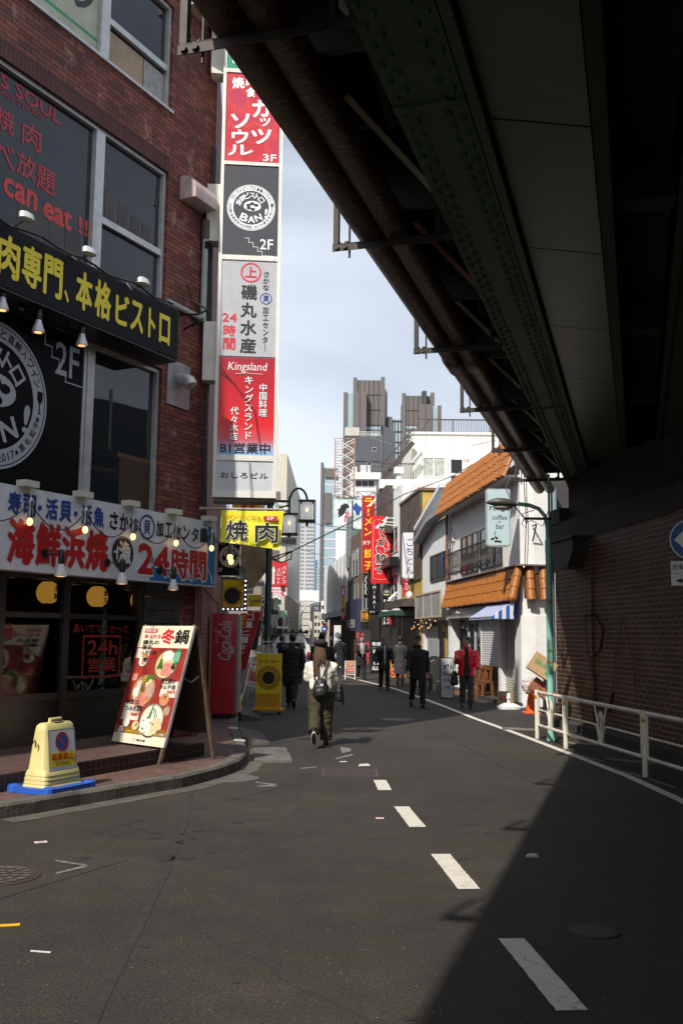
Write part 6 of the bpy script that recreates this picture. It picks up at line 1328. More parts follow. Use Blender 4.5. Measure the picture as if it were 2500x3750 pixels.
# white two-storey shop with glass boards and string lights
b2, L2 = rbuild('shop_building', 'white two-storey shop with three frosted boards over its front and string lights', 34.4, 39.5, 5.95, WALLW, z0=2.3)
def F2(x, y, off=0.0): return onp(x, y, (XR(39.5), 39.5), RZR, off)
m = MB(WALLW); m.box(.01, .3, 0, .4, 0, 2.3); m.box(L2-.25, L2-.01, 0, .4, 0, 2.3); m.box(.01, L2-.01, .5, .6, 0, 2.3); m.slab([(-.02, 5.9), (L2+.02, 6.9), (L2+.02, 7.05), (-.02, 6.05)], -.35, .2); m.build('front_trim', b2)
m = MB(mat('grey_roof_edge', (.25, .25, .26), .5)); m.slab([(0, 5.5), (L2*.55, 6.1), (L2, 6.15), (L2, 6.0), (L2*.55, 5.93), (0, 5.35)], -.4, -.02); m.build('canopy', b2)
win(b2, F2(1577, 2050)[0], F2(1648, 2050)[0], 3.75, 4.75, 3, fm=mat('bronze_frame2', (.05, .045, .04), .4))
m = MB(BLU); xw = F2(1627, 2050)[0]; m.text(vert('きじ'), xw-.25, xw+.12, 3.85, 4.65, -.06, bold=.03); m.build('window_lettering', b2)
m = MB(mat('pale_wood_frame', (.42, .32, .22), .6)); 
for a, b, c, d in ((.1, L2-.1, 3.28, 3.34), (.1, L2-.1, 2.4, 2.46)): m.box(a, b, -.32, -.26, c, d)
for k in range(4): x = .1+(L2-.26)*k/3; m.box(x, x+.06, -.32, -.26, 2.46, 3.28)
m.build('board_frame', b2); m = MB(mat('frosted_board', (.26, .27, .27), .35, var=.2, scale=2)); m.box(.16, L2-.16, -.29, -.27, 2.46, 3.28); m.build('frosted_board', b2)
m = MB(mat('shop_front_grey', (.35, .36, .35), .5, var=.1)); m.box(.5, 2.6, .1, .14, 1.0, 2.1); m.m(mat('ochre_door', (.45, .27, .08), .5)).box(3.3, 4.1, .1, .14, .05, 2.1); m.m(DARKG).box(3.5, 3.75, .06, .1, .5, 1.9); m.m(CONC).box(.3, 3.2, .05, .12, 0, .95); m.build('shop_front', b2)
st = thing('string_lights', 'string of small warm bulbs swagged under the frosted boards', 'string lights', (XR(39.5), 39.5, 0), RZR); m = MB(BLACKM); pts = []
for k in range(41): t = k/40; pts.append((.2+(L2-.4)*t, -.35-.25*math.sin(t*9)**2, 2.38-.34*abs(math.sin(t*9.4))))
m.tube(pts, .008, 4); m.build('cable', st); m = MB(BULBS)
for k in range(1, 41, 2): p = pts[k]; m.ball((p[0], p[1], p[2]-.03), .018, .018, .022, 8, 6)
m.build('bulbs', st)
# ochre and board-clad building
b3, L3 = rbuild('shop_building', 'ochre building clad in dark wooden boards towards the street', 39.6, 44.5, 7.5, OCHRE)
m = MB(DWOOD); m.box(.0, L3, -.10, -.005, 4.0, 7.55)
for k in range(32): m.box(L3*k/32, L3*k/32+.02, -.115, -.10, 4.0, 7.55)
m.build('board_cladding', b3); m = MB(mat('brown_cap', (.14, .08, .05), .5)); m.box(-.05, L3+.06, -.15, 8, 7.55, 7.66); m.build('roof_edge', b3)
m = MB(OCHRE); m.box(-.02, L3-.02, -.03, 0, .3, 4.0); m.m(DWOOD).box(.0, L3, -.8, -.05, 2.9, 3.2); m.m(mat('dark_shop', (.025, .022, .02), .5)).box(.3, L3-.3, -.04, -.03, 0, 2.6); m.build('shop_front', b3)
m = MB(BLACKM); m.tube([(L3+.02, .3+1.2*(1-math.cos(a)), 6.2+.7*math.sin(a)) for a in [math.pi*i/10 for i in range(11)]], .05, 8); m.tube([(L3+.03, .3, 6.2), (L3+.03, .3, 5.0)], .05, 8); m.build('conduit', b3)
m = MB(WHITEM); m.ball((L3-1, -.35, 3.35), .26, .16, .2); m.build('globe_lamp', b3, smooth=True)
# white building with wooden stair block
b4, L4 = rbuild('shop_building', 'white narrow building with balconies behind the red dumpling sign', 44.6, 51.0, 8.6, WALLW)
m = MB(DWOOD); m.box(.3, L4-2.6, -.35, -.02, 6.6, 8.9); m.build('wooden_screen', b4)
for z in (3.4, 5.6): win(b4, 1.0, L4-1, z, z+1.2, 4)
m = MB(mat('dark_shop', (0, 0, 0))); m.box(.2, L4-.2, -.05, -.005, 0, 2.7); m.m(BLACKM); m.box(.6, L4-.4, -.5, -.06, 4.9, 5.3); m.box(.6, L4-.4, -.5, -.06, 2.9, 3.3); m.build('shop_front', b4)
m = MB(WHITEM); m.box(L4-1.15, L4-.95, -.1, .1, 8.6, 9.2); m.box(L4-1.25, L4-.85, -.2, .2, 9.2, 9.5); m.build('roof_vent', b4)
# brown tiled building
b5, L5 = rbuild('shop_building', 'brown tiled three-storey building behind the tall red noodle sign', 51.2, 65.5, 8.1, BROWNW)
for z in (3.2, 5.4):
    for x in (1.2, 6.8): win(b5, x, x+3.2, z, z+1.7, 2)
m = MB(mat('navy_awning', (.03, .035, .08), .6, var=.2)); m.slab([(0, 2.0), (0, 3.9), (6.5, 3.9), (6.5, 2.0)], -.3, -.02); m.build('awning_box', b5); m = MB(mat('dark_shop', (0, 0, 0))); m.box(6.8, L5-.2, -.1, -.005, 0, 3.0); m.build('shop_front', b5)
m = MB(W); m.text('SAKE PUB', 1, 5.5, 2.2, 2.7, -.31, bold=.03); m.build('awning_lettering', b5)
# white striped building
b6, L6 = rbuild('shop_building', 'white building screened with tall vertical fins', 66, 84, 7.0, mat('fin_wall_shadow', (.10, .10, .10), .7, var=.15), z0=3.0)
m = MB(WALLW)
for k in range(7): m.box(L6*k/7+.1, L6*k/7+1.75, -.2, -.02, 3.4, 7.2)
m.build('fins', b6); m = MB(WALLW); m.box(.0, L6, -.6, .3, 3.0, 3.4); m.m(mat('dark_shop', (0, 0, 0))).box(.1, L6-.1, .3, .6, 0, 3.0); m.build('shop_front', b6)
# signs on the right-hand fronts
def p_goch(m, w_, h_): m.m(ink('navy', (.03, .03, .22))).text(vert('ごちとん'), w_*.26, w_*.78, h_*.1, h_*.88, -.014, bold=.0)
wall_sign('projecting_sign', 'white rounded sign with four navy hiragana', 1471, 1527, 1950, 2118, 41, mat('sign_face_white', (.72, .73, .75), .35, var=.03), p_goch, depth=.18, edge=mat('sign_edge_pale', (.5, .52, .54), .4), rnd=.09)
RSIGN = mat('bright_red_sign', (.72, .012, .012), .35, var=.05)
def p_kan(m, w_, h_): m.m(W); m.text('ω', w_*.2, w_*.6, h_*.24, h_*.34, -.012); m.text('かん', w_*.1, w_*.85, h_*.1, h_*.24, -.012, bold=-.01, shear=.3); m.text('酒', w_*.2, w_*.8, h_*.5, h_*.8, -.012)
wall_sign('projecting_sign', 'red sign with thin white script mostly hidden behind the white rounded sign', 1476, 1526, 1950, 2184, 42.6, mat('crimson_box', (.5, .02, .03), .4, var=.1), p_kan, depth=.25)
def p_gyoza(m, w_, h_):
    for t, a, b, c, d in (('で', .25, .8, .68, .85), ('か', .3, .82, .56, .67), ('い', .27, .7, .45, .545), ('餃', .22, .8, .3, .44), ('子', .22, .78, .15, .28)):
        m.m(W).text(t, w_*a-.03, w_*b+.03, h_*c-.03, h_*d+.03, -.010, bold=.10); m.m(K).text(t, w_*a, w_*b, h_*c, h_*d, -.014, bold=.045)
    m.m(W); m.text(vert('手延べ'), w_*.8, w_*.93, h_*.4, h_*.6, -.012, bold=-.005)
    m.tube([(w_*.88, -.012, h_*.9), (w_*.4, -.012, h_*.945), (w_*.13, -.012, h_*.93), (w_*.1, -.012, h_*.6), (w_*.12, -.012, h_*.2), (w_*.12, -.012, h_*.07), (w_*.5, -.012, h_*.055), (w_*.86, -.012, h_*.07), (w_*.9, -.012, h_*.2), (w_*.92, -.012, h_*.37)], w_*.022, 6, flat=.5)
wall_sign('projecting_sign', 'bright red vertical sign with black brush dumpling characters outlined in white', 1357, 1431, 1890, 2137, 47.6, RSIGN, p_gyoza, depth=.3, edge=mat('red_edge', (.4, .02, .02), .4))
def p_ramen(m, w_, h_):
    m.m(ink('sign_orange', (.9, .5, .01)))
    for t, a, c, d in (('ラ', 0, .85, .97), ('｜', 1, .74, .83), ('メ', 0, .61, .72), ('ン', 0, .48, .58), ('餃', 0, .19, .31), ('子', 0, .04, .15)): m.text(t, w_*(.2 if not a else .42), w_*(.8 if not a else .55), h_*c, h_*d, -.012, bold=.05)
    m.m(W).text('天下一', w_*.1, w_*.9, h_*.36, h_*.41, -.012, bold=.05)
wall_sign('projecting_sign', 'tall dark red sign with orange katakana noodle lettering', 1322, 1374, 1815, 2098, 53.5, mat('dark_red_sign', (.42, .012, .015), .35, var=.05), p_ramen, depth=.3, edge=mat('sign_edge_brown', (.25, .2, .17), .4), rnd=.12)
def p_omirai(m, w_, h_): m.m(W).text('T\nO\nM\nI\nR\nA\nI', w_*.38, w_*.64, h_*.14, h_*.85, -.012, bold=.01); m.text('2F 14SEAT', w_*.16, w_*.84, h_*.045, h_*.085, -.012, bold=.02)
wall_sign('projecting_sign', 'tall black sign with white upright capitals below the red dumpling sign', 1347, 1392, 2086, 2251, 50, BFACE, p_omirai, depth=.3)
def p_39(m, w_, h_):
    m.m(W); m.ring(w_/2, h_*.87, w_*.36, w_*.38, -.012); m.text('39', w_*.27, w_*.73, h_*.86, h_*.92, -.012, bold=.06); m.m(YEL).rect(w_*.2, w_*.8, h_*.815, h_*.835, -.012); m.m(W)
    m.text(vert('ドｰムツル'.replace('ｰ', 'ー')), w_*.12, w_*.44, h_*.06, h_*.7, -.012, bold=.05); m.text(vert('サンキューミヤギ'), w_*.56, w_*.86, h_*.06, h_*.7, -.012, bold=.05)
wall_sign('projecting_sign', 'narrow black sign with a round badge and two columns of white katakana', 1398, 1430, 2152, 2296, 46.8, BFACE, p_39, depth=.15, edge=mat('sign_edge_dark', (.12, .09, .09), .4))
def p_scribble(m, w_, h_):
    m.m(W)
    for k in range(2): m.tube([(w_*(.5+.2*math.sin(i*1.9+k)), -.012, h_*(.9-.075*i)) for i in range(11)], .02, 4)
wall_sign('projecting_sign', 'thin dark sign with white line drawing below the noodle sign', 1332, 1346, 2100, 2190, 54.5, BFACE, p_scribble, depth=.1)
def p_gold(m, w_, h_):
    m.m(ink('sign_orange', (0, 0, 0))); m.text('キバ餃', w_*.1, w_*.9, h_*.2, h_*.8, -.014, bold=.02)
wall_sign('shop_sign', 'brown sign with yellow tube edges above the beef shop', 1322, 1350, 2236, 2275, 55.5, mat('brown_sign', (.13, .03, .02), .5), p_gold, depth=.25, edge=mat('yellow_tube', (.8, .62, .05), .4))
def p_rou(m, w_, h_): m.m(mat('old_orange', (.55, .3, .05), .6)).rect(0, w_, h_*.36, h_*.66, -.008); m.m(W).text('ろく', w_*.15, w_*.85, h_*.7, h_*.95, -.012, bold=.05); m.m(K).text('八', w_*.3, w_*.7, h_*.42, h_*.6, -.012); m.m(W).text('食', w_*.2, w_*.8, h_*.08, h_*.25, -.012)
wall_sign('projecting_sign', 'faded red and orange banner sign beside the white fins', 1248, 1264, 2145, 2272, 64, mat('faded_red', (.34, .04, .05), .6), p_rou, depth=.1)
wall_sign('projecting_sign', 'blank white sign board edged in blue below the green framed billboard', 1227, 1265, 1943, 2054, 84, WHITEM, None, depth=.3, edge=mat('blue_edge', (.1, .25, .5), .5))
wall_sign('projecting_sign', 'grey back of a sign board hanging beside the brown tiled building', 1266, 1288, 1891, 2078, 66.5, mat('sign_back_grey', (.17, .18, .19), .5, var=.2), None, depth=.2)
# lamp arms reaching over the red sign and the black sign
def arm_lamps(label, Y, pts, grp):
    for k, ((xa, ya), (xb, yb)) in enumerate(pts):
        a = at(xa, ya, Y-.4); b = at(xb, yb, Y-.4); o = thing('sign_lamp', label[k], 'lamp', (b.x, Y-.4, b.z), 0, grp); dx, dz = a.x-b.x, a.z-b.z
        m = MB(WHITEM); m.tube([(0, .3, -.25), (0, 0, -.12), (-.05, 0, -.03), (-.16, 0, 0), (dx*.7, 0, dz*.9), (dx, 0, dz)], .025, 6); m.build('arm', o); m = MB(WHITEM); m.tube([(dx+.05, 0, dz+.05), (dx-.02, .0, dz-.05), (dx-.1, .05, dz-.16)], [.045, .06, .1], 10); m.build('head', o, smooth=True)
arm_lamps(('upper white lamp arm over the red dumpling sign', 'middle white lamp arm over the red dumpling sign', 'lower white lamp arm over the red dumpling sign'), 47, (((1415, 1897), (1516, 1905)), ((1410, 1912), (1500, 1918)), ((1390, 1921), (1484, 1928))), 'lamp arms over the red sign')
arm_lamps(('upper white lamp arm beside the narrow black sign', 'middle white lamp arm beside the narrow black sign', 'lower white lamp arm beside the narrow black sign'), 46.3, (((1448, 2172), (1514, 2191)), ((1436, 2182), (1501, 2198)), ((1424, 2200), (1486, 2206))), 'lamp arms beside the narrow black sign')
arm_lamps(('upper white lamp arm over the noodle sign', 'lower white lamp arm over the noodle sign'), 53, (((1378, 1825), (1442, 1830)), ((1362, 1842), (1430, 1850))), 'lamp arms over the noodle sign')
# street-level boards on the right
def p_food(m, w_, h_): m.m(broth2).disc(w_/2, h_*.68, w_*.4, -.012, 24, h_*.2); m.m(meat).blob(w_*.45, h_*.68, w_*.2, h_*.1, -.014); m.m(tofu).blob(w_*.62, h_*.72, w_*.12, h_*.06, -.015); m.m(RED).rect(w_*.05, w_*.95, h_*.1, h_*.36, -.012); m.m(W).text('つけ麺 880円', w_*.1, w_*.9, h_*.16, h_*.3, -.014, bold=.02)
o = thing('standing_sign', 'small white framed noodle menu stand on the road edge', 'standing sign', (at(1263, 2470, 40).x, 40, 0), R_(-4)); w_ = at(1299, 2470, 40).x-at(1263, 2470, 40).x
m = MB(WHITEM)
for x in (.0, w_): m.bar((x, 0, 0), (x, .1, .74), .035)
m.bar((0, .02, .2), (w_, .02, .2), .03); m.build('frame', o); m = MB(mat('menu_paper', (.5, .35, .25), .5)); m.T = Matrix.Translation((0, .03, .24)); m.box(.03, w_-.03, -.004, .01, 0, .5); m.build('panel', o); m = MB(K); m.T = Matrix.Translation((0, .03, .24)); p_food(m, w_, .5); m.build('print', o)
def p_kutsu(m, w_, h_): m.m(W).text('靴修', w_*.1, w_*.95, h_*.83, h_*.95, -.012, bold=.04); m.text('レディース', w_*.1, w_*.9, h_*.75, h_*.8, -.012); m.text('¥700', w_*.15, w_*.9, h_*.6, h_*.72, -.012, bold=.04); m.m(YEL).text('OP', w_*.4, w_*.9, h_*.42, h_*.55, -.012, bold=.05); m.m(W).text('合鍵', w_*.2, w_*.85, h_*.25, h_*.36, -.012, bold=.05); m.text('¥390', w_*.1, w_*.95, h_*.08, h_*.21, -.012, bold=.05)
wall_sign('standing_sign', 'black shoe repair board with white and yellow lettering beside the man in the puffer coat', 1358, 1396, 2345, 2465, 38.5, BFACE, p_kutsu, depth=.08, cat='standing sign')
def p_beef(m, w_, h_): m.m(ink('beef_red', (.6, .06, .06))); m.text(vert('牛カツ'), w_*.05, w_*.3, h_*.2, h_*.95, -.012, bold=.06); m.text('牛', w_*.35, w_*.6, h_*.7, h_*.92, -.012, bold=.06); m.text(vert('味噌ラ'), w_*.62, w_*.95, h_*.1, h_*.7, -.012, bold=.05)
wall_sign('hanging_banner', 'black shop curtain with red beef lettering under a green pole', 1300, 1356, 2306, 2450, 46, mat('black_cloth', (.03, .028, .035), .7, var=.25), p_beef, depth=.03, cat='banner')
wall_sign('standing_sign', 'orange picture board half hidden behind the man in the long dark coat', 1428, 1486, 2415, 2480, 37, mat('orange_print', (.6, .25, .06), .5, var=.5, scale=12), p_food, depth=.05, cat='standing sign')
o = thing('awning', 'dark green awning with red and grey cloths over the shop doorway', 'awning', (XR(44.3), 44.3, 0), RZR); m = MB(mat('green_awning', (.02, .06, .045), .6)); m.slab([(0, 2.55), (4.4, 2.55), (4.4, 2.75), (0, 2.75)], -1.1, -.05); m.build('canopy', o); m = MB(mat('grey_tarp', (.35, .34, .32), .6, var=.3)); m.ball((3.6, -.8, 2.72), .4, .3, .14); m.ball((1.2, -.9, 2.77), .3, .25, .07); m.m(mat('red_cloth', (.5, .03, .03), .6)).ball((3.1, -1.0, 2.45), .1, .1, .32); m.build('tarp', o, smooth=True)
# bicycle parked beyond the man in black
p = gp(1560, 2537); bk = thing('bicycle', 'parked bicycle half hidden behind the man in the black coat and cap', 'bicycle', p, R_(78)); TY_ = mat('tyre_black', (.015, .015, .015), .7)
for x in (-.52, .52):
    m = MB(TY_); pts = [(x+.33*math.cos(a), 0, .34+.33*math.sin(a)) for a in [2*math.pi*k/24 for k in range(25)]]; m.tube(pts, .018, 6, caps=False); o = m.build('wheel', bk); m = MB(STEEL)
    for k in range(10): a = 2*math.pi*k/10; m.tube([(x, 0, .34), (x+.32*math.cos(a), 0, .34+.32*math.sin(a))], .003, 3)
    m.build('spokes', o)
m = MB(mat('bike_frame', (.35, .04, .03), .4)); 
for a, b in (((-.52, 0, .34), (-.1, 0, .32)), ((-.1, 0, .32), (.4, 0, .72)), ((-.1, 0, .32), (-.22, 0, .8)), ((-.52, 0, .34), (-.2, 0, .7)), ((.4, 0, .85), (.52, 0, .34)), ((-.19, 0, .68), (.4, 0, .78))): m.tube([a, b], .016, 6)
m.build('frame', bk); m = MB(BLACKM); m.ball((-.22, 0, .84), .13, .07, .04); m.build('saddle', bk, smooth=True); m = MB(STEEL); m.tube([(.3, -.27, .98), (.4, -.2, 1.0), (.4, 0, .9), (.4, .2, 1.0), (.3, .27, .98)], .012, 6); m.build('handlebar', bk)

# ================================================================ UPPER AND FAR BUILDINGS (facing the camera)
def bbox(name, label, x0, x1, ytop, Y, depth, wallm, zb=0.0, cat='building', ry=0.0):
    """block whose front spans photo columns x0..x1 at distance Y with its roof at row ytop"""
    a, b = at(x0, ytop, Y), at(x1, ytop, Y); o = thing(name, label, cat, (a.x, Y, 0), ry); w_ = (b.x-a.x)/math.cos(ry); m = MB(wallm); m.box(0, w_, 0, depth, zb, a.z); m.build('wall', o); return o, w_, a.z
def grid(o, w_, z0, z1, nx, nz, fw=.55, fh=.5, mt=None, y=-.03, n='window_grid'):
    m = MB(mt or DARKG); dx = w_/nx; dz = (z1-z0)/nz
    for i in range(nx):
        for k in range(nz): m.box(dx*(i+.5-fw/2), dx*(i+.5+fw/2), y, y+.02, z0+dz*(k+.5-fh/2), z0+dz*(k+.5+fh/2))
    return m.build(n, o)
def bands(o, w_, z0, z1, n, frac, mt, y=-.05, nm='window_band'):
    m = MB(mt); dz = (z1-z0)/n
    for k in range(n): m.box(0, w_, y, y+.04, z0+dz*k, z0+dz*(k+frac))
    return m.build(nm, o)
# cream rooftop block with graffiti
gb, gw, gz = bbox('rooftop_building', 'cream panelled building with a curtained window and scrawled graffiti above the shops', 1508, 1830, 1590, 50, 9, CREAMW)
m = MB(mat('panel_joint', (.35, .32, .26), .7)); pw = gw/6.4
for k in range(1, 7): m.box(pw*k, pw*k+.02, -.006, 0, 5, gz)
m.build('panel_joints', gb); m = MB(WHITEM); m.box(-.06, gw, -.08, .1, gz, gz+.12); m.build('roof_edge', gb)
gz2 = lambda y: at(1600, y, 50).z
gx = lambda x: at(x, 1700, 50).x-at(1508, 1700, 50).x
w0 = win(gb, gx(1546), gx(1630), gz2(1748), gz2(1674), 2, fm=WHITEM, gm=mat('pale_curtain', (.36, .38, .34), .6, var=.35, scale=5))
m = MB(ink('graffiti_brown', (.2, .06, .03))); m.text('ABIS', gx(1594), gx(1622), gz2(1772), gz2(1757), -.01, bold=-.01); m.text('BURYE', gx(1642), gx(1692), gz2(1728), gz2(1712), -.01, bold=-.01, rot=.05); m.text('YESCA', gx(1680), gx(1720), gz2(1690), gz2(1678), -.01, bold=-.01, rot=-.05); m.text('IDA', gx(1760), gx(1792), gz2(1688), gz2(1674), -.01, bold=-.01); m.tube([(gx(1712), -.01, gz2(1720)), (gx(1722), -.01, gz2(1700)), (gx(1738), -.01, gz2(1704)), (gx(1730), -.01, gz2(1716))], .015, 4); m.build('graffiti', gb)
m = MB(mat('roof_rail_brown', (.07, .055, .05), .5)); zr = gz2(1534)
m.bar((.35, .15, zr), (gw, .15, zr), .06); m.bar((.35, .15, gz+.15), (gw, .15, gz+.15), .04); m.bar((.35, .15, gz), (.9, .15, zr), .06) 
for k in range(42): x = .9+(gw-.9)*k/42; m.bar((x, .15, gz+.1), (x, .15, zr), .022)
for k in range(3): m.bar((2.1+k*1.9, .15, gz), (2.1+k*1.9, .15, zr), .06)
m.build('roof_railing', gb)
m = MB(mat('brown_stair', (.06, .045, .04), .6)); m.bar((.0, -.3, gz-.5), (-1.6, -.3, gz-2.5), .12, .22); m.bar((.0, -.9, gz+.1), (-1.6, -.9, gz-1.8), .06, .06); m.bar((.0, -.9, gz-.6), (-1.6, -.9, gz-2.6), .12, .22)
for k in range(12): m.bar((-.13*k, -.9, gz-.5-.165*k), (-.13*k, -.9, gz+.1-.155*k), .025)
for k in range(14): m.bar((-1.6+.12*k, -1.2, gz-2.5), (-1.6+.12*k, -1.2, gz-1.75), .025)
m.bar((-1.7, -1.2, gz-1.75), (.1, -1.2, gz-1.75), .05); m.build('outside_stair', gb)
m = MB(WHITEM); m.box(-1.7, gw, -1.3, -.02, gz-3.0, gz-2.55); m.build('lower_wall', gb)
ac = thing('air_conditioner', 'double grey air conditioner unit on the roof beside the orange tiles', 'air conditioner', at(1640, 1795, 48.5), 0); m = MB(mat('ac_white', (.55, .55, .54), .5, dirt=.2)); m.box(0, .72, 0, .4, 0, 1.6); m.build('casing', ac, bevel=.02); m = MB(BLACKM); m.box(.15, .68, -.01, 0, .08, .72); m.box(.15, .68, -.01, 0, .86, 1.52); m.build('fan_grille', ac)
an = thing('tv_antenna', 'rooftop television aerial above the orange tiled eave', 'antenna', at(1800, 1650, 46), 0); m = MB(STEEL); m.bar((-1.0, 0, .2), (.2, 0, .5), .03)
for k in range(6): m.bar((-1.0+.2*k, -.1, 0.0), (-1.0+.2*k, .1, .55), .015)
m.build('aerial', an)
an = thing('tv_antenna', 'rooftop television aerials on a mast in front of the grey block', 'antenna', at(1396, 1745, 62), 0); m = MB(STEEL); m.bar((0, 0, 0), (0, 0, 2.7), .05)
for z in (.5, .8, 2.5):
    m.bar((-.7, 0, z), (.6, 0, z-.1 if z < 2 else z-.4), .03)
    for k in range(6): x = -.6+.22*k; m.bar((x, -.35, z-.02), (x, .35, z+.02), .015)
m.build('aerial', an)
# grey block and its rooftop plant
GREYW = mat('grey_block_wall', (.085, .09, .10), .7, var=.08, scale=.3)
kb_, kw, kz = bbox('office_block', 'dark grey windowless block with rooftop tank and railing', 1256, 1395, 1598, 120, 14, GREYW)
m = MB(GREYW); m.box(kw, kw+.05, -.1, .4, 0, at(1398, 1552, 120).z); m.slab([(kw, 0), (kw+1.75, 0), (kw+1.75, at(1449, 1580, 120).z), (kw, at(1398, 1552, 120).z)], .2, 12); m.build('side_wing', kb_)
m = MB(mat('roof_tank', (.5, .48, .42), .5, dirt=.2)); m.box(.2, 2.0, 1, 4, kz+.3, kz+1.35); m.build('water_tank', kb_); m = MB(WHITEM)
for k in range(9): m.bar((2.2+k*.28, 0, kz), (2.2+k*.28, 0, kz+.6), .05)
m.bar((2.0, 0, kz+.6), (kw, 0, kz+.6), .05); m.bar((2.0, 0, kz+.3), (kw, 0, kz+.3), .05); m.build('roof_railing', kb_)
for x, y in ((1370, 1645), (1352, 1697)): q = at(x, y, 119.9); x_ = q.x-at(1256, 1598, 120).x; win(kb_, x_-.25, x_+.25, q.z-.25, q.z+.25, 1)
m = MB(mat('grey_band', (.05, .05, .055), .6)); m.box(.5, kw, -.06, 0, at(1300, 1690, 120).z, at(1300, 1687, 120).z); m.build('string_course', kb_)
# white apartment with balcony in front of it
wb_, ww, wz = bbox('apartment_building', 'white apartment block with a dark strip window above the noodle sign', 1284, 1378, 1730, 95, 10, mat('apartment_white', (.68, .68, .67), .7, var=.04, dirt=.1))
z_ = at(1300, 1783, 95).z; win(wb_, .45, 2.3, z_, z_+.65, 3); m = MB(mat('ac_white', (0, 0, 0))); m.box(.1, .6, -.2, .2, wz, wz+.55); m.box(.9, 1.5, -.2, .2, wz, wz+.7); m.box(1.6, 1.9, -.2, .2, wz, wz+.7); m.build('roof_units', wb_); m = MB(WHITEM); m.box(-.1, ww+.5, -.5, -.02, at(1300, 1757, 95).z, wz-.05); m.build('balcony', wb_)
# lattice tower with billboard
LYt = 90; lt = thing('lattice_tower', 'rusty white lattice sign tower on a rooftop', 'tower', (at(1225, 1812, LYt).x, LYt, at(1225, 1812, LYt).z), 0); lw = at(1296, 1700, LYt).x-at(1225, 1700, LYt).x; lh = at(1225, 1605, LYt).z-at(1225, 1812, LYt).z
m = MB(mat('rusty_lattice', (.33, .17, .09), .6, var=.6, scale=3))
for x in (0, lw):
    for y in (0, lw*.8): m.bar((x, y, 0), (x, y, lh), .09)
n = 10
for k in range(n+1):
    z = lh*k/n
    for y in (0, lw*.8): m.bar((0, y, z), (lw, y, z), .05)
    for x in (0, lw): m.bar((x, 0, z), (x, lw*.8, z), .05)
for x in (lw*.33, lw*.66): m.bar((x, 0, 0), (x, 0, lh), .04)
m.build('frame', lt); m = MB(WHITEM)
for k in range(0, n, 2):
    for y in (0, lw*.8): m.bar((0, y, lh*k/n), (lw, y, lh*(k+2)/n), .06); m.bar((lw, y, lh*k/n), (0, y, lh*(k+2)/n), .06)
m.build('brace', lt)
pb_, pw_, pz_ = bbox('shop_building', 'pale narrow building carrying the lattice tower and the green framed billboard', 1232, 1330, 1815, 91.5, 8, WALLW)
def p_art(m, w_, h_):
    m.m(mat('art_pale', (.55, .62, .6), .5, var=.4, scale=1.2)).rect(.1, w_-.1, .1, h_-.1, -.07); rd = random.Random(3)
    m.m(K); 
    for k in range(9): m.blob(w_*rd.uniform(.16, .45), h_*rd.uniform(.45, .78), w_*.09, h_*.1, -.08-.002*k, 12, .5, rd)
    m.m(W).blob(w_*.4, h_*.3, w_*.25, h_*.2, -.11, 12, .3, rd); m.m(RED)
    for k in range(4): m.blob(w_*rd.uniform(.3, .6), h_*rd.uniform(.15, .6), w_*.03, h_*.12, -.12, 9, .4, rd)
    m.m(BLU).blob(w_*.82, h_*.7, w_*.12, h_*.16, -.11, 10, .4, rd); m.m(K).rect(w_*.62, w_*.66, .1, h_-.1, -.115)
wall_sign('billboard', 'green framed billboard with abstract black, white and red artwork', 1219, 1330, 1829, 1940, 89, mat('billboard_face', (.5, .55, .55), .5), p_art, depth=.4, edge=mat('billboard_green', (.02, .32, .16), .5), cat='billboard')
# twin towers and link
TWM = mat('tower_brown', (.135, .118, .112), .6, var=.05, scale=.05); TWL = mat('tower_side', (.40, .38, .36), .6, var=.05); PALEG = mat('pale_glass', (.34, .44, .48), .2, var=.15, scale=.1)
def tower(label, x0, x1, xs, yt, x0b, x1b, ytb, Y, mirror=False):
    o, w_, z = bbox('office_tower', label, x0, x1, yt, Y, 22, TWM, cat='tower'); k_ = Y/FPX; m = MB(TWL); a = (xs-x1)*k_
    m.slab([(w_, 0), (w_+a, 0), (w_+a, z-abs(a)*1.2), (w_, z-.5)], 6, 20); m.build('side_wing', o)
    xa, xb = (x0b-x0)*k_, (x1b-x0)*k_; zb = at(x0b, ytb, Y).z; m = MB(TWM); m.box(xa, xb, -4, 0, 0, zb); m.build('lower_shaft', o)
    m = MB(mat('tower_joint', (.06, .052, .05), .7))
    for k in range(1, 6): m.box(w_*k/6-.12, w_*k/6+.12, -.2, 0, z*.4, z)
    for k in range(1, 9): m.box(0, w_, -.2, 0, z-k*6.6, z-k*6.6+.25)
    m.box(xa+(xb-xa)*.5-.1, xa+(xb-xa)*.5+.1, -4.2, -4, z*.4, zb)
    m.build('cladding_joints', o); m = MB(PALEG); sgn = 1 if mirror else -1; xe = xb if mirror else xa; m.box(min(xe, xe+sgn*2.5), max(xe, xe+sgn*2.5), -3, 4, 0, zb-.6); m.build('glass_strip', o); m = MB(TWM); xe2 = xe+sgn*2.5; m.box(min(xe2, xe2+sgn*1.6), max(xe2, xe2+sgn*1.6), -3.5, 4, 0, zb-.3); m.box(-.8, .9, -.6, .5, 0, z+1); m.box(w_-.9, w_+.8, -.6, .5, 0, z+1.4); m.build('corner_pier', o)
    return o, w_, z
t1, w1, z1 = tower('taller dark brown office tower of the pair on the skyline', 1300, 1402, 1421, 1392, 1293, 1342, 1441, 420)
bands(t1, w1, at(1360, 1690, 420).z, at(1360, 1550, 420).z, 6, .45, PALEG)
t2, w2_, z2 = tower('shorter dark brown office tower of the pair on the skyline', 1478, 1583, 1592, 1449, 1532, 1580, 1488, 420, True)
bands(t2, w2_*.45, at(1490, 1690, 420).z, at(1490, 1545, 420).z, 6, .45, PALEG)
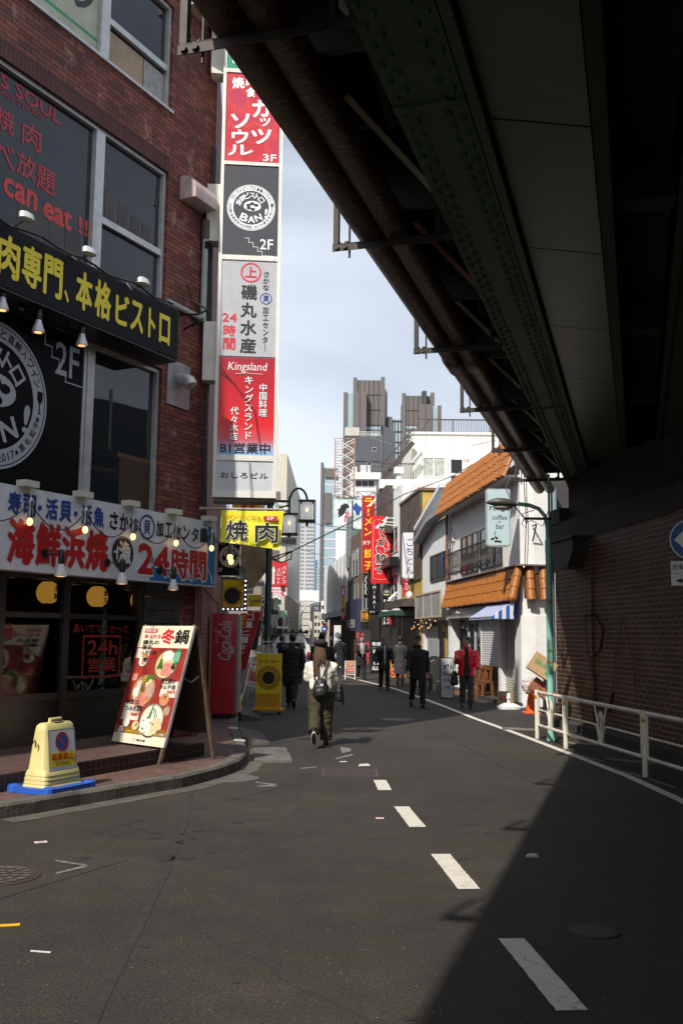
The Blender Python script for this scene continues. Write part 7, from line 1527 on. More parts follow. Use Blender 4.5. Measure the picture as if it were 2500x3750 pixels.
m = MB(mat('tower_dark', (.05, .052, .06), .6)); m.box(w2_*.62, w2_*.78, -3, 2, z2-6, z2+1.5); m.build('roof_shaft', t2)
lk, lw_, lz = bbox('glass_link', 'glass walled link building between the two office towers', 1434, 1478, 1536, 424, 10, PALEG); m = MB(mat('tower_joint', (0, 0, 0)))
for k in range(5): m.box(lw_*k/4-.15, lw_*k/4+.15, -.3, 0, 40, lz)
for k in range(9): m.box(0, lw_, -.3, 0, lz-1-4.6*k, lz-.6-4.6*k)
m.build('mullions', lk); m = MB(TWM); m.box(-2.2, .2, -1, 6, 0, lz+1); m.build('core', lk)
# bluish slim glass tower and white hotel tower far down the street
gt, gw_, gz_ = bbox('glass_tower', 'slim pale glass tower behind the lattice tower', 1185, 1240, 1712, 210, 14, PALEG, cat='tower'); bands(gt, gw_, 10, gz_, 14, .16, mat('mullion_pale', (.6, .6, .6), .5)); m = MB(TWM); m.box(-.6, 0, -.5, 4, 0, gz_+1); m.box(gw_*.1, gw_, -.4, -.1, gz_-2.2, gz_-.3); m.box(gw_*.1, gw_*.55, -.4, -.1, gz_-12, gz_-5.5); m.build('corner_pier', gt)
HT = mat('hotel_white', (.48, .48, .50), .7, var=.03, scale=.1)
ht, hw_, hz_ = bbox('hotel_tower', 'white high-rise with rows of small dark windows at the end of the street', 1053, 1154, 1828, 620, 20, HT, cat='tower'); m = MB(mat('hotel_window', (.10, .105, .12), .3))
nz_, nx_ = 26, 16
for i in range(nx_):
    if i in (5, 10): continue
    for k in range(nz_): dx = hw_/nx_; dz = (hz_-24)/nz_; m.box(dx*(i+.22), dx*(i+.72), -.15, 0, 22+dz*(k+.25), 22+dz*(k+.72))
m.build('window_grid', ht)
for nm, lb, x0, x1, yt, Y, mt in (('office_block', 'low blue office slab beside the white high-rise', 1152, 1162, 2050, 560, mat('blue_slab', (.12, .25, .36), .4, var=.1)), ('office_block', 'pale green mid-rise right of the blue slab', 1161, 1182, 2075, 500, mat('mint_block', (.42, .5, .48), .6, var=.3, scale=.4)),
        ('office_block', 'plain grey block behind the white fins', 1172, 1202, 2035, 240, mat('plain_grey', (.17, .17, .18), .7)), ('office_block', 'blue grey roof block far behind the lanterns', 1070, 1092, 1864, 700, mat('bluegrey_block', (.11, .13, .18), .7))):
    o, w_, z = bbox(nm, lb, x0, x1, yt, Y, 12, mt); grid(o, w_, z*.45, z*.97, 5, 12, .5, .4, mat('hotel_window', (0, 0, 0)))
vb = thing('elevated_bridge', 'white elevated bridge crossing the far end of the street', 'bridge', (at(1066, 2200, 250).x, 250, 0), 0); vw = at(1200, 2200, 250).x-at(1066, 2200, 250).x; m = MB(mat('viaduct_white', (.72, .72, .72), .6, var=.03)); m.box(-4, vw, 0, 8, at(1100, 2208, 250).z, at(1100, 2162, 250).z); m.build('parapet', vb); m = MB(mat('viaduct_grey', (.2, .2, .2), .6)); m.box(-4, vw, .5, 8, at(1100, 2222, 250).z, at(1100, 2208, 250).z); m.build('soffit', vb)
eb, ew, ez = bbox('apartment_building', 'distant apartment block with stacked pale balconies at the end of the street', 1098, 1150, 2222, 170, 10, mat('apt_grey', (.33, .32, .30), .7, var=.1)); 
m = MB(mat('balcony_cream', (.52, .49, .42), .6, dirt=.2)); fl = 6
for k in range(fl): z = 1+ez*k/fl; m.box(.2, ew*.75, -1.2, -.05, z+.2, z+1.15)
m.build('balcony', eb); grid(eb, ew*.75, 1, ez, 6, fl, .6, .4, DARKG)
for nm, lb, x0, x1, yt, Y, mt, nx_, nz_ in (('apartment_building', 'grey mid-rise with strip windows above the balconies', 1096, 1166, 2200, 200, mat('mid_grey', (.22, .22, .23), .7, var=.2, scale=1), 6, 6), ('shop_building', 'small cream shop block at the far right of the street', 1150, 1186, 2240, 120, mat('cream_small', (.5, .46, .38), .7, var=.25, scale=1), 3, 4), ('shop_building', 'white low block in front of the fin screened building', 1176, 1200, 2200, 100, WALLW, 2, 5)):
    o, w_, z = bbox(nm, lb, x0, x1, yt, Y, 10, mt); grid(o, w_, z*.2, z*.95, nx_, nz_, .6, .45, DARKG)
# left side far: pachinko building and neighbours
pc, pcw, pcz = bbox('shop_building', 'cream tiled corner building with brown bands and slot hall signs', 968, 1052, 1660, 56, 20, mat('cream_tile', (.55, .50, .42), .65, var=.08, scale=4, dirt=.2)); m = MB(mat('brown_band', (.14, .12, .11), .6)); kz_ = lambda y: at(1000, y, 56).z
for a, b in ((2060, 2015), (1845, 1800), (2325, 2265)): m.box(-.02, pcw*.72, -.06, 0, kz_(a), kz_(b))
m.build('brown_band', pc); m = MB(mat('stair_glass', (.2, .26, .25), .2)); m.box(pcw, pcw+.02, 1, 19, 4, pcz-2); m.build('side_glazing', pc)
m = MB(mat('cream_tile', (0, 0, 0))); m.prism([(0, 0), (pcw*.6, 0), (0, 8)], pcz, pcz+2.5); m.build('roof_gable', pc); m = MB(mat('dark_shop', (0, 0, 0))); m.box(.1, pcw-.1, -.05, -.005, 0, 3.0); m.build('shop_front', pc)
m = MB(mat('mural_grey', (.06, .05, .05), .7)); m.box(0, pcw*.7, -.07, -.0605, kz_(2300), kz_(2190)); m.m(W)
for k in range(7): m.ring(pcw*(.08+.09*k), kz_(2200+10*(k % 3)), .2, .27, -.08, 14, k, k+4); m.ring(pcw*(.08+.09*k), kz_(2275+8*(k % 3)), .2, .27, -.08, 14, k+1, k+5)
m.build('wave_mural', pc)
def p_pach(m, w_, h_):
    m.m(ink('pach_white', (.72, .7, .7))); m.text(vert('パチンコ'), w_*.66, w_*.93, h_*.36, h_*.86, -.014, bold=.03); m.text(vert('スロット'), w_*.34, w_*.6, h_*.33, h_*.78, -.014, bold=.03); m.slab([(w_*.08, h_*.33), (w_*.22, h_*.33), (w_*.22, h_*.7), (w_*.28, h_*.7), (w_*.15, h_*.88), (w_*.02, h_*.7), (w_*.08, h_*.7)], -.014, -.01)
    m.rect(0, w_, 0, h_*.24, -.010); m.m(RED); m.text('代々木', w_*.04, w_*.56, h_*.13, h_*.21, -.014, bold=.05); m.text('アクアス', w_*.04, w_*.68, h_*.03, h_*.11, -.014, bold=.05); m.ring(w_*.85, h_*.07, .06, .16, -.014, 16, 1, 5); m.m(K).rect(w_*.62, w_*.93, h_*.14, h_*.3, -.016); m.m(RED).text('1分', w_*.66, w_*.9, h_*.16, h_*.24, -.018, bold=.05)
wall_sign('projecting_sign', 'red slot hall sign with a white arrow right of the green pole', 991, 1052, 2056, 2181, 54, mat('pach_red', (.55, .03, .04), .4), p_pach, depth=.2)
def p_temo(m, w_, h_): m.m(ink('temo_green', (.05, .35, .2))).text('てもみん', w_*.08, w_*.92, h_*.14, h_*.32, -.012, bold=.03); m.m(YEL).disc(w_*.62, h_*.6, w_*.18, -.010, 16); m.m(ink('temo_white', (.7, .72, .66))).blob(w_*.45, h_*.62, w_*.2, h_*.18, -.014)
wall_sign('projecting_sign', 'pale mint massage sign below the red slot hall sign', 1001, 1029, 2196, 2231, 54.4, mat('mint_sign', (.5, .66, .64), .4), p_temo, depth=.1)
wall_sign('shop_sign', 'plain wooden sign panel left of the mint massage sign', 984, 1001, 2197, 2229, 54.4, mat('wood_sign', (.24, .13, .05), .5, var=.2), None, depth=.1)
wall_sign('shop_sign', 'beige shop box low on the cream building', 984, 1016, 2251, 2280, 53.5, mat('beige_box', (.45, .43, .4), .5), None, depth=.4)
def p_sq(m, w_, h_):
    m.m(W)
    for k in range(4): m.text('居酒屋場'[k], w_*.2, w_*.8, h_*(.76-.22*k), h_*(.94-.22*k), -.014, bold=.04)
for nm, lb, x0, x1, y0, y1, Y, cl in (('projecting_sign', 'orange vertical sign down the left side of the street', 1070, 1084, 2200, 2285, 75, (.62, .15, .03)), ('projecting_sign', 'dark red vertical sign below the orange one', 1066, 1078, 2240, 2292, 70, (.3, .02, .03)), ('projecting_sign', 'blue and white sign above the orange vertical sign', 1072, 1092, 2181, 2200, 80, (.1, .18, .4)), ('projecting_sign', 'small orange sign far down on the left', 1084, 1094, 2214, 2224, 90, (.7, .3, .03)), ('projecting_sign', 'orange noticeboard above the arrow sign', 1180, 1197, 2282, 2322, 62, (.75, .2, .03)), ('projecting_sign', 'white sign with red mark in mid street', 1133, 1142, 2276, 2310, 95, (.65, .6, .58)), ('projecting_sign', 'green and white shop sign low on the right', 1205, 1219, 2331, 2344, 66, (.55, .62, .55)), ('projecting_sign', 'brown shop sign low in mid street', 1132, 1141, 2325, 2335, 95, (.4, .16, .05))):
    wall_sign(nm, lb, x0, x1, y0, y1, Y, mat('sg%d_%d' % (x0, y0), cl, .5), p_sq if y1-y0 > 45 else None, depth=.15)
def p_arrow(m, w_, h_): m.m(W).slab([(w_*.2, h_*.4), (w_*.55, h_*.4), (w_*.55, h_*.2), (w_*.85, h_*.5), (w_*.55, h_*.8), (w_*.55, h_*.6), (w_*.2, h_*.6)], -.014, -.008)
wall_sign('road_sign', 'blue one way arrow sign above the heads of the walkers', 1176, 1196, 2295, 2312, 58, ink('road_blue', (0, 0, 0)), p_arrow, depth=.03, cat='road sign')
o = thing('road_sign', 'back of a round road sign on a grey post beside the white hoarding', 'road sign', (at(1235, 2480, 47).x, 47, 0)); m = MB(mat('sign_back_grey', (0, 0, 0))); zc = at(1235, 2327, 47).z; m.lathe([(.03, 0), (.03, zc)], 8); m.lathe([(.15, 0), (.15, .02)], 24, (0, 0, zc), 'y'); m.box(-.14, .14, -.03, -.01, zc-.34, zc-.24); m.build('post_and_disc', o)
wall_sign('hoarding', 'plain white hoarding beside the far man in the dark coat', 1221, 1248, 2290, 2470, 54, WALLW, None, depth=.3, cat='hoarding')
wall_sign('awning', 'faded red awning below the white fins', 1208, 1262, 2290, 2312, 68, mat('red_awning', (.3, .06, .06), .6), None, depth=1.0, cat='awning')
fl_ = thing('street_lamp', 'pale curved street lamp far down the middle of the street', 'street lamp', (at(1100, 2400, 88).x, 88, 0)); zt_ = at(1160, 2205, 88).z; xt_ = at(1160, 2205, 88).x-at(1100, 2400, 88).x; m = MB(mat('pale_lamp_green', (.5, .58, .56), .4)); m.tube([(0, 0, 0), (0, 0, zt_-1.3), (.15, 0, zt_-.7), (.5, 0, zt_-.25), (xt_-.2, 0, zt_)], .06, 8); m.ball((xt_, 0, zt_), .35, .12, .07); m.build('pole', fl_, smooth=True)
# left fronts between the corner building and the cream building
for k, (Y0, Y1, h, cl, lb, nm) in enumerate(((27.0, 36, 7.0, (.035, .028, .024), 'dark brown shop building behind the yellow banner', 'shop_building'), (36.2, 46, 9, (.22, .2, .18), 'grey shop building half hidden behind the green pole', 'shop_building'), (46.2, 55, 8, (.3, .27, .22), 'beige shop building beside the white van', 'shop_building'), (77, 120, 9, (.2, .18, .16), 'row building with brown side wall down the left of the street', 'shop_building'), (122, 180, 12, (.35, .33, .3), 'pale row building far down the left of the street', 'shop_building'))):
    sx = 0 if Y0 < 60 else 2.7+.012*(Y0-77); o = thing(nm, lb, 'building', (XL(Y0)+sx, Y0, 0), RZL if Y0 < 60 else R_(92)); m = MB(mat('lw%d' % k, cl, .7, var=.15, scale=1.5, dirt=.3)); L_ = Y1-Y0; m.box(0, L_, 0, 6, 0, h); m.build('wall', o)
    m = MB(DARKG)
    for z in range(1, int(h/3)):
        for q in range(int(L_/3)): m.box(q*3+.6, q*3+2.4, -.03, 0, z*3+.5, z*3+2.0)
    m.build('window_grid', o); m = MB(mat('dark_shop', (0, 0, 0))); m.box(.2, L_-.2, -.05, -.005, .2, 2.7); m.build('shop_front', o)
for x0, x1, yt, Y, lb in ((1186, 1240, 2228, 88, 'right row building with small shops beyond the white fins'),):
    o, w_, z = bbox('shop_building', lb, x0, x1, yt, Y, 40, mat('row_right', (.4, .37, .33), .7, var=.25, scale=1)); grid(o, w_, 2, z, 3, 3, .6, .5)
# white van
VY = 41; vx = at(990, 2470, VY).x; van = thing('van', 'white box van with a roof rack parked facing away on the left of the street', 'van', (vx, VY, 0), R_(4)); VWD, VH = 1.62, at(1040, 2328, VY).z; VP = mat('van_white', (.70, .71, .72), .25, var=.04, coat=.4)
m = MB(VP); pr = [(0, .35), (0, 1.0), (.06, 1.35), (.14, VH-.35), (.24, VH-.1), (.42, VH), (VWD-.42, VH), (VWD-.24, VH-.1), (VWD-.14, VH-.35), (VWD-.06, 1.35), (VWD, 1.0), (VWD, .35)]; m.slab(pr, 0, 3.6); m.build('body', van, bevel=.05)
m = MB(DARKG); m.slab([(.2, 1.2), (VWD-.2, 1.2), (VWD-.27, VH-.28), (.27, VH-.28)], -.02, 0); m.poly([(.02, .4, 1.15), (.02, 1.4, 1.15), (.115, 1.4, VH-.35), (.115, .4, VH-.35)]); m.build('rear_window', van)
m = MB(BLACKM); m.box(-.03, VWD+.03, -.12, .1, .28, .5); m.build('bumper', van)
m = MB(RED); m.box(.03, .14, -.03, 0, .75, 1.05); m.build('tail_light', van); m = MB(RED); m.box(VWD-.14, VWD-.03, -.03, 0, .75, 1.05); m.build('tail_light', van)
for x in (.02, VWD-.2):
    for y in (.6, 2.9): m = MB(TY_); m.lathe([(.3, 0), (.3, .18)], 18, (x, y, .3), 'x'); m.build('wheel', van)
m = MB(BLACKM); 
for y in (.3, 1.5, 2.7): m.box(.1, VWD-.1, y, y+.05, VH+.12, VH+.17)
for x in (.1, VWD-.15): m.box(x, x+.05, .1, 3.2, VH+.1, VH+.25); m.box(x, x+.05, .4, .45, VH-.05, VH+.12)
for k in range(4): m.tube([(.3+k*.3, .2, VH+.22), (.3+k*.3, 2.9, VH+.22)], .06, 8)
m.build('roof_rack', van); m = MB(WHITEM); m.box(.2, .7, .15, .2, VH+.3, VH+.38); m.build('ladder', van)
m = MB(ink('number_white', (.6, .6, .58))); m.box(VWD/2-.17, VWD/2+.17, -.02, -.0, .62, .8); m.build('number_plate', van)
# overhead wires
def wire(label, pts, r=.012, sag=.0):
    m = MB(BLACKM); P = []
    for a, b in zip(pts, pts[1:]):
        for i in range(9): t = i/8; q = Vector(a).lerp(Vector(b), t); q.z -= sag*4*t*(1-t); P.append(q)
    Q = [P[0]]
    for p in P[1:]:
        if (p-Q[-1]).length > 1e-4: Q.append(p)
    m.tube(Q, r, 5); o = m.build('overhead_wire'); return tag(o, label, 'wire')
wire('black overhead wire crossing the street from the green lamp to the white building', [at(986, 2045, 30), at(1070, 2018, 30), at(1300, 1905, 36), at(1480, 1810, 42), at(1660, 1742, 46), at(1800, 1660, 30)], .022)
wire('tangled service wires bundled at the green lamp pole', [at(985, 2030, 30), at(1010, 2050, 30), at(1040, 2035, 30), at(1068, 2020, 30.2), at(1066, 2046, 30.2), at(1030, 2060, 30), at(990, 2046, 30)], .02)
wire('short sagging wire above the coffee bar sign', [at(1870, 1740, 22), at(1850, 1790, 21), at(1880, 1850, 17.5), at(1920, 1900, 17)], .012)

# more of the clutter on the left of the street
def p_vert(t, c): return lambda m, w_, h_: m.m(c).text(vert(t), w_*.2, w_*.8, h_*.06, h_*.94, -.012, bold=.04)
for nm, lb, x0, x1, y0, y1, Y, cl, pn in (('projecting_sign', 'narrow white sign with red upright lettering above the vending machine', 872, 888, 2150, 2236, 25, (.62, .6, .57), p_vert('営業中', RED)),
        ('poster', 'red and yellow poster beside the red vending machine', 880, 902, 2246, 2296, 22.5, (.55, .03, .03), p_vert('珈琲', YEL)),
        ('projecting_sign', 'black and white snack sign behind the green pole', 953, 972, 2225, 2262, 34, (.03, .03, .035), p_vert('酒場', W)),
        ('projecting_sign', 'orange noodle sign low behind the black shop flag', 930, 962, 2306, 2330, 30, (.7, .3, .03), lambda m, w_, h_: m.m(W).text('うどん', w_*.1, w_*.9, h_*.2, h_*.8, -.012, bold=.04)),
        ('projecting_sign', 'pale green pharmacy sign right of the green pole', 1018, 1050, 2236, 2262, 52, (.3, .5, .36), lambda m, w_, h_: m.m(W).text('薬', w_*.3, w_*.7, h_*.1, h_*.9, -.012, bold=.04)),
        ('projecting_sign', 'small dark blue sign at the corner of the cream building', 1053, 1066, 2262, 2296, 57, (.04, .07, .22), p_vert('質屋', W)),
        ('projecting_sign', 'white dental sign high on the grey shop building', 948, 972, 1876, 1960, 38, (.6, .62, .62), p_vert('歯科', BLU))):
    wall_sign(nm, lb, x0, x1, y0, y1, Y, mat('lc%d' % x0, cl, .45, dirt=.2), pn, depth=.12)
dr = thing('display_rack', 'white wire display rack lit in the shop entrance behind the tax free board', 'rack', (at(925, 2420, 29).x, 29, .12)); m = MB(WHITEM)
for k in range(5): m.bar((.15*k, 0, 0), (.15*k, 0, 1.5), .02); m.bar((0, 0, .1+.33*k), (.6, 0, .1+.33*k), .025)
m.build('frame', dr); m = MB(mat('packaged_goods', (.4, .38, .34), .5, var=.6, scale=9))
for k in range(4): m.box(.02, .58, .02, .3, .13+.33*k, .32+.33*k)
m.build('goods', dr)
for k, (x, y, Y) in enumerate(((868, 1905, 26), (905, 1900, 33))):
    o = thing('air_conditioner', ('white outdoor unit on the dark building above the yellow banner', 'white outdoor unit on the grey building left of the green pole')[k], 'air conditioner', at(x, y, Y)); m = MB(mat('ac_white', (0, 0, 0))); m.box(0, .7, 0, .35, 0, .6); m.build('casing', o, bevel=.02); m = MB(BLACKM); m.disc(.3, .3, .22, -.006); m.build('fan_grille', o)
wire('thin wire strung from the green lamp to the striped fin building', [at(985, 1990, 30), at(1100, 2010, 45), at(1230, 2050, 68)], .014)
wire('thin wire crossing high from the cream building to the brown tiled building', [at(1050, 1880, 56), at(1180, 1925, 56), at(1300, 1935, 57)], .016)
# ================================================================ PEOPLE  (local -y is the way the person faces)
SKIN = mat('skin', (.42, .26, .18), .5, var=.08, scale=12); HAIRB = mat('black_hair', (.012, .010, .009), .45, var=.4, scale=40); EYEW = ink('eye_white', (.6, .58, .55)); LIP = mat('lip', (.28, .11, .09), .5)
def cloth(name, col, rough=.85): return mat('cloth_'+name, col, rough, var=.25, scale=25, bump=.3, bscale=160)
def V(x, y, z): return Vector((x, y, z))
def person(label, pos, rz, h=1.72, legL=(0, 0), legR=(0, 0), armL=(5, 10, 15), armR=(5, 10, 15), coat='jacket', coat_m=None, trous_m=None, shoe_m=None, hair='short', hair_m=None, head_turn=0, loose=1.0, width=1.0, leanf=0.0, sole=None, inner=None, hood=False, seed=0, puff=0.0, stance=.09, lift=0.0):
    """legs: (swing forward deg, knee bend deg); arms: (swing forward, out, elbow bend)"""
    o = thing('person', label, 'person', (pos[0], pos[1], 0), rz); s = h/1.72; hair_m = hair_m or HAIRB
    HIP, KN, AN = .90*s, .43*s, .42*s; thigh, shin = .43*s, .41*s
    legs = []
    for sx, (sw, kb) in ((1, legL), (-1, legR)):       # person's left is +x when facing -y
        hip = V(sx*stance*s, 0, HIP); a = R_(sw); kn = hip+V(sx*.005, -math.sin(a)*thigh, -math.cos(a)*thigh); b = R_(sw-kb); an = kn+V(0, -math.sin(b)*shin, -math.cos(b)*shin); legs.append([hip, kn, an, b])
    low = min(l[2].z-.07*s for l in legs); dz = -low
    for l in legs:
        for k in range(3): l[k] = l[k]+V(0, 0, dz)
    hz = HIP+dz; sh_z = hz+.50*s; lf = leanf
    def sp(z): return -lf*(z-hz)/(.5*s)*.5            # forward lean of the trunk
    arms = []
    for sx, (sw, ou, eb) in ((1, armL), (-1, armR)):
        shd = V(sx*.19*s*width, sp(sh_z), sh_z-.02*s); a, q = R_(sw), R_(ou); el = shd+V(sx*math.sin(q), -math.sin(a), -math.cos(a)*math.cos(q)).normalized()*.29*s
        b = R_(sw+eb); wr = el+V(sx*math.sin(q)*.5-(sx*.25 if eb > 60 else 0), -math.sin(b), -math.cos(b)).normalized()*.25*s; arms.append((shd, el, wr))
    hd = V(0, sp(sh_z+.2*s)-.015*s, sh_z+.225*s)
    # body: one continuous skin
    m = MB(SKIN); RT = Matrix.Translation(hd) @ Matrix.Rotation(R_(head_turn), 4, 'Z')
    m.loft([(0, sp(hz), hz-.1*s, .13*s, .09*s), (0, sp(hz), hz+.05*s, .14*s, .1*s), (0, sp(sh_z), sh_z-.15*s, .15*s, .1*s), (0, sp(sh_z), sh_z, .15*s, .09*s), (0, sp(sh_z), sh_z+.04*s, .06*s, .06*s), (0, hd.y+.02*s, sh_z+.15*s, .052*s, .055*s)], 14)
    for hp, kn, an, b in legs: m.tube([hp, kn, an], [.075*s, .052*s, .035*s], 10); m.tube([an, an+V(0, -.1*s*math.cos(b), -.03*s)], .035*s, 8)
    for shd, el, wr in arms:
        m.tube([shd+V(0, 0, -.01), el, wr], [.045*s, .036*s, .026*s], 8); d = (wr-el).normalized()
        pm = wr+d*.05*s; side = V(1, 0, 0) if abs(d.x) < .7 else V(0, 1, 0); side = (side-d*side.dot(d)).normalized(); nn = d.cross(side)
        m.tube([wr, pm, wr+d*.085*s], [.026*s, .036*s, .032*s], 8, flat=.5)
        inw = V(0, -1, 0)
        for k, fl in enumerate((.070, .08, .075, .058)):
            r0 = wr+d*.08*s+side*(.024-.016*k)*s; c1 = r0+d*fl*.5*s+inw*.01*s; c2 = c1+(d*.7+inw*.5).normalized()*fl*.55*s; m.tube([r0, c1, c2], [.0095*s, .009*s, .0075*s], 6)
        t0 = wr+d*.03*s+inw*.02*s; m.tube([t0, t0+d*.035*s+inw*.03*s, t0+d*.065*s+inw*.035*s], [.012*s, .011*s, .009*s], 6)
    m.T = RT
    m.loft([(0, .0, -.115*s, .03*s, .035*s), (0, -.01*s, -.1*s, .05*s, .062*s), (0, -.005*s, -.06*s, .066*s, .085*s), (0, 0, 0, .074*s, .095*s), (0, .005*s, .05*s, .074*s, .095*s), (0, .005*s, .09*s, .055*s, .072*s), (0, .005*s, .11*s, .02*s, .03*s)], 16)
    m.tube([(0, -.085*s, .015*s), (0, -.102*s, -.012*s), (0, -.112*s, -.03*s)], [.009*s, .012*s, .016*s], 8)
    for sx in (-1, 1): m.ball((sx*.076*s, .01*s, -.012*s), .012*s, .02*s, .032*s, 8, 6)
    m.ball((0, -.088*s, -.065*s), .022*s, .012*s, .01*s, 8, 6); m.ball((0, -.075*s, -.1*s), .025*s, .02*s, .02*s, 8, 6)
    m.T = Matrix.Identity(4); m.remesh(.009 if h > 0 else .01, 2); m.T = RT
    m.m(EYEW)
    for sx in (-1, 1): m.ball((sx*.03*s, -.083*s, .004*s), .013*s, .009*s, .007*s, 8, 6)
    m.m(K)
    for sx in (-1, 1): m.ball((sx*.03*s, -.089*s, .004*s), .006*s, .006*s, .006*s, 6, 4); m.tube([(sx*.014*s, -.092*s, .026*s), (sx*.045*s, -.085*s, .027*s)], .004*s, 4)
    m.m(LIP); m.tube([(-.022*s, -.094*s, -.064*s), (0, -.1*s, -.063*s), (.022*s, -.094*s, -.064*s)], .0045*s, 5)
    m.build('body', o, smooth=True)
    # trousers
    m = MB(trous_m); lw = loose
    m.loft([(0, sp(hz), hz-.14*s, .15*s, .105*s), (0, sp(hz), hz-.02*s, .165*s, .12*s), (0, sp(hz), hz+.1*s, .15*s, .11*s)], 16)
    for hp, kn, an, b in legs:
        e = kn.lerp(an, .93); m.tube([hp+V(0, 0, .02), hp.lerp(kn, .5), kn, kn.lerp(an, .5), e], [.098*s*lw, .09*s*lw, .074*s*lw, .07*s*lw, .066*s*lw*(1.08 if lw > 1.15 else 1)], 14)
    m.remesh(.012, 3, .014*s, 11, seed); m.build('trousers', o, smooth=True)
    # shoes
    for k, (hp, kn, an, b) in enumerate(legs):
        m = MB(shoe_m); RTs = Matrix.Translation(an) @ Matrix.Rotation(-b*(1 if b < 0 else .6), 4, 'X'); m.T = RTs
        m.loft([(0, -.06*s, -.062*s, .046*s, .135*s), (0, -.06*s, -.03*s, .046*s, .13*s), (0, -.03*s, 0, .043*s, .09*s), (0, .0, .04*s, .042*s, .052*s)], 14); so_ = m.build('shoe', o, smooth=True)
        m = MB(sole or BLACKM); m.T = RTs; m.loft([(0, -.06*s, -.085*s, .047*s, .137*s), (0, -.06*s, -.06*s, .049*s, .14*s)], 14); sole and m.m(BLACKM).loft([(0, -.06*s, -.088*s, .036*s, .122*s), (0, -.06*s, -.08*s, .036*s, .122*s)], 14); m.build('sole', so_, smooth=True)
    # coat
    if coat:
        quilt = coat_m.name in ('red_nylon', 'black_quilt'); m = MB(coat_m); W_ = width; low_ = {'waist': -.06, 'jacket': -.12, 'hip': -.2, 'thigh': -.34, 'knee': -.5}[coat]; fl = 1+.5*abs(low_)
        R1 = [(0, sp(hz), hz+low_*s, (.185 if coat != 'waist' else .175)*s*fl*W_, .135*s*fl), (0, sp(hz), hz-.02*s, .19*s*W_, .14*s), (0, sp(hz+.2*s), hz+.2*s, .185*s*W_, .135*s), (0, sp(sh_z), sh_z-.14*s, .208*s*W_, .145*s), (0, sp(sh_z), sh_z-.055*s, .185*s*W_, .125*s), (0, sp(sh_z), sh_z-.005*s, .14*s*W_, .1*s), (0, sp(sh_z), sh_z+.035*s, .085*s, .085*s), (0, hd.y+.01, sh_z+.085*s, .074*s, .078*s)]
        if coat in ('thigh', 'knee'): R1.insert(1, (0, sp(hz), hz+low_*.5*s, .195*s*W_*(1+.2*abs(low_)), .142*s*(1+.2*abs(low_))))
        m.loft(R1, 20)
        for shd, el, wr in arms:
            e = el.lerp(wr, .97); m.tube([shd+V(-.045 if shd.x > 0 else .045, 0, -.03*s), shd.lerp(el, .14), shd.lerp(el, .6), el, el.lerp(wr, .5), e], [.058*s, .07*s*(1+puff), .07*s*(1+puff), .064*s*(1+puff), .058*s*(1+puff), .05*s*(1+puff*.6)], 12)
        if hood: m.ball((0, hd.y+.1*s, sh_z+.06*s), .12*s, .08*s, .09*s)
        m.remesh(.013, 3, .012*s, 9, seed+3)
        if quilt:
            m.bm.normal_update()
            for vv in m.bm.verts: vv.co += vv.normal*(.011*puff/.25*abs(math.sin(vv.co.z*30+3*noise.noise(vv.co*6))))
        m.build('coat', o, smooth=True)
        m = MB(coat_m); rr = [(math.cos(a)*.078*s, math.sin(a)*.082*s) for a in [2*math.pi*k/16 for k in range(17)]]
        m.tube([(x, hd.y+.015+y, sh_z+.085*s) for x, y in rr], .018*s, 6, caps=False); m.build('collar', o, smooth=True)
    if inner:
        im, hw = inner; m = MB(im); m.loft([(0, sp(hz)-.012*s, hz-.02*s, hw*s, .142*s), (0, sp(sh_z)-.02*s, sh_z-.12*s, hw*s, .146*s), (0, sp(sh_z)-.015*s, sh_z, hw*.8*s, .13*s), (0, hd.y-.01, sh_z+.075*s, .04*s, .085*s)], 16); m.build('shirt_front', o, smooth=True)
    # hair
    m = MB(hair_m); m.T = RT
    if hair != 'none':
        m.loft([(0, .045*s, -.07*s, .052*s, .05*s), (0, .035*s, -.03*s, .078*s, .075*s), (0, .03*s, .01*s, .084*s, .086*s), (0, .016*s, .045*s, .084*s, .1*s), (0, .008*s, .085*s, .07*s, .092*s), (0, .006*s, .115*s, .04*s, .055*s), (0, .006*s, .122*s, .012*s, .02*s)], 16)
        m.T = Matrix.Identity(4); m.remesh(.008, 1, .006*s, 40, seed); m.build('hair', o, smooth=True)
    o['_h'] = 0; del o['_h']
    return dict(o=o, RT=RT, s=s, hd=hd, sh_z=sh_z, hz=hz, arms=arms, legs=legs, sp=sp)
def glasses(P, m_=None):
    s = P['s']; m = MB(m_ or BLACKM); m.T = P['RT']
    for sx in (-1, 1): m.tube([(sx*.03*s+.021*s*math.cos(a), -.098*s, .004*s+.016*s*math.sin(a)) for a in [2*math.pi*k/14 for k in range(15)]], .003*s, 4, caps=False); m.tube([(sx*.05*s, -.096*s, .008*s), (sx*.077*s, 0, .006*s)], .003*s, 4)
    m.tube([(-.01*s, -.1*s, .008*s), (.01*s, -.1*s, .008*s)], .003*s, 4); m.build('glasses', P['o'])
BC = cloth('black', (.010, .010, .012)); BW_ = cloth('black_wool', (.014, .014, .017)); NAVY = cloth('navy', (.012, .014, .024)); GREYT = cloth('grey_denim', (.055, .056, .06)); SH = mat('black_leather', (.012, .011, .011), .3, var=.2)
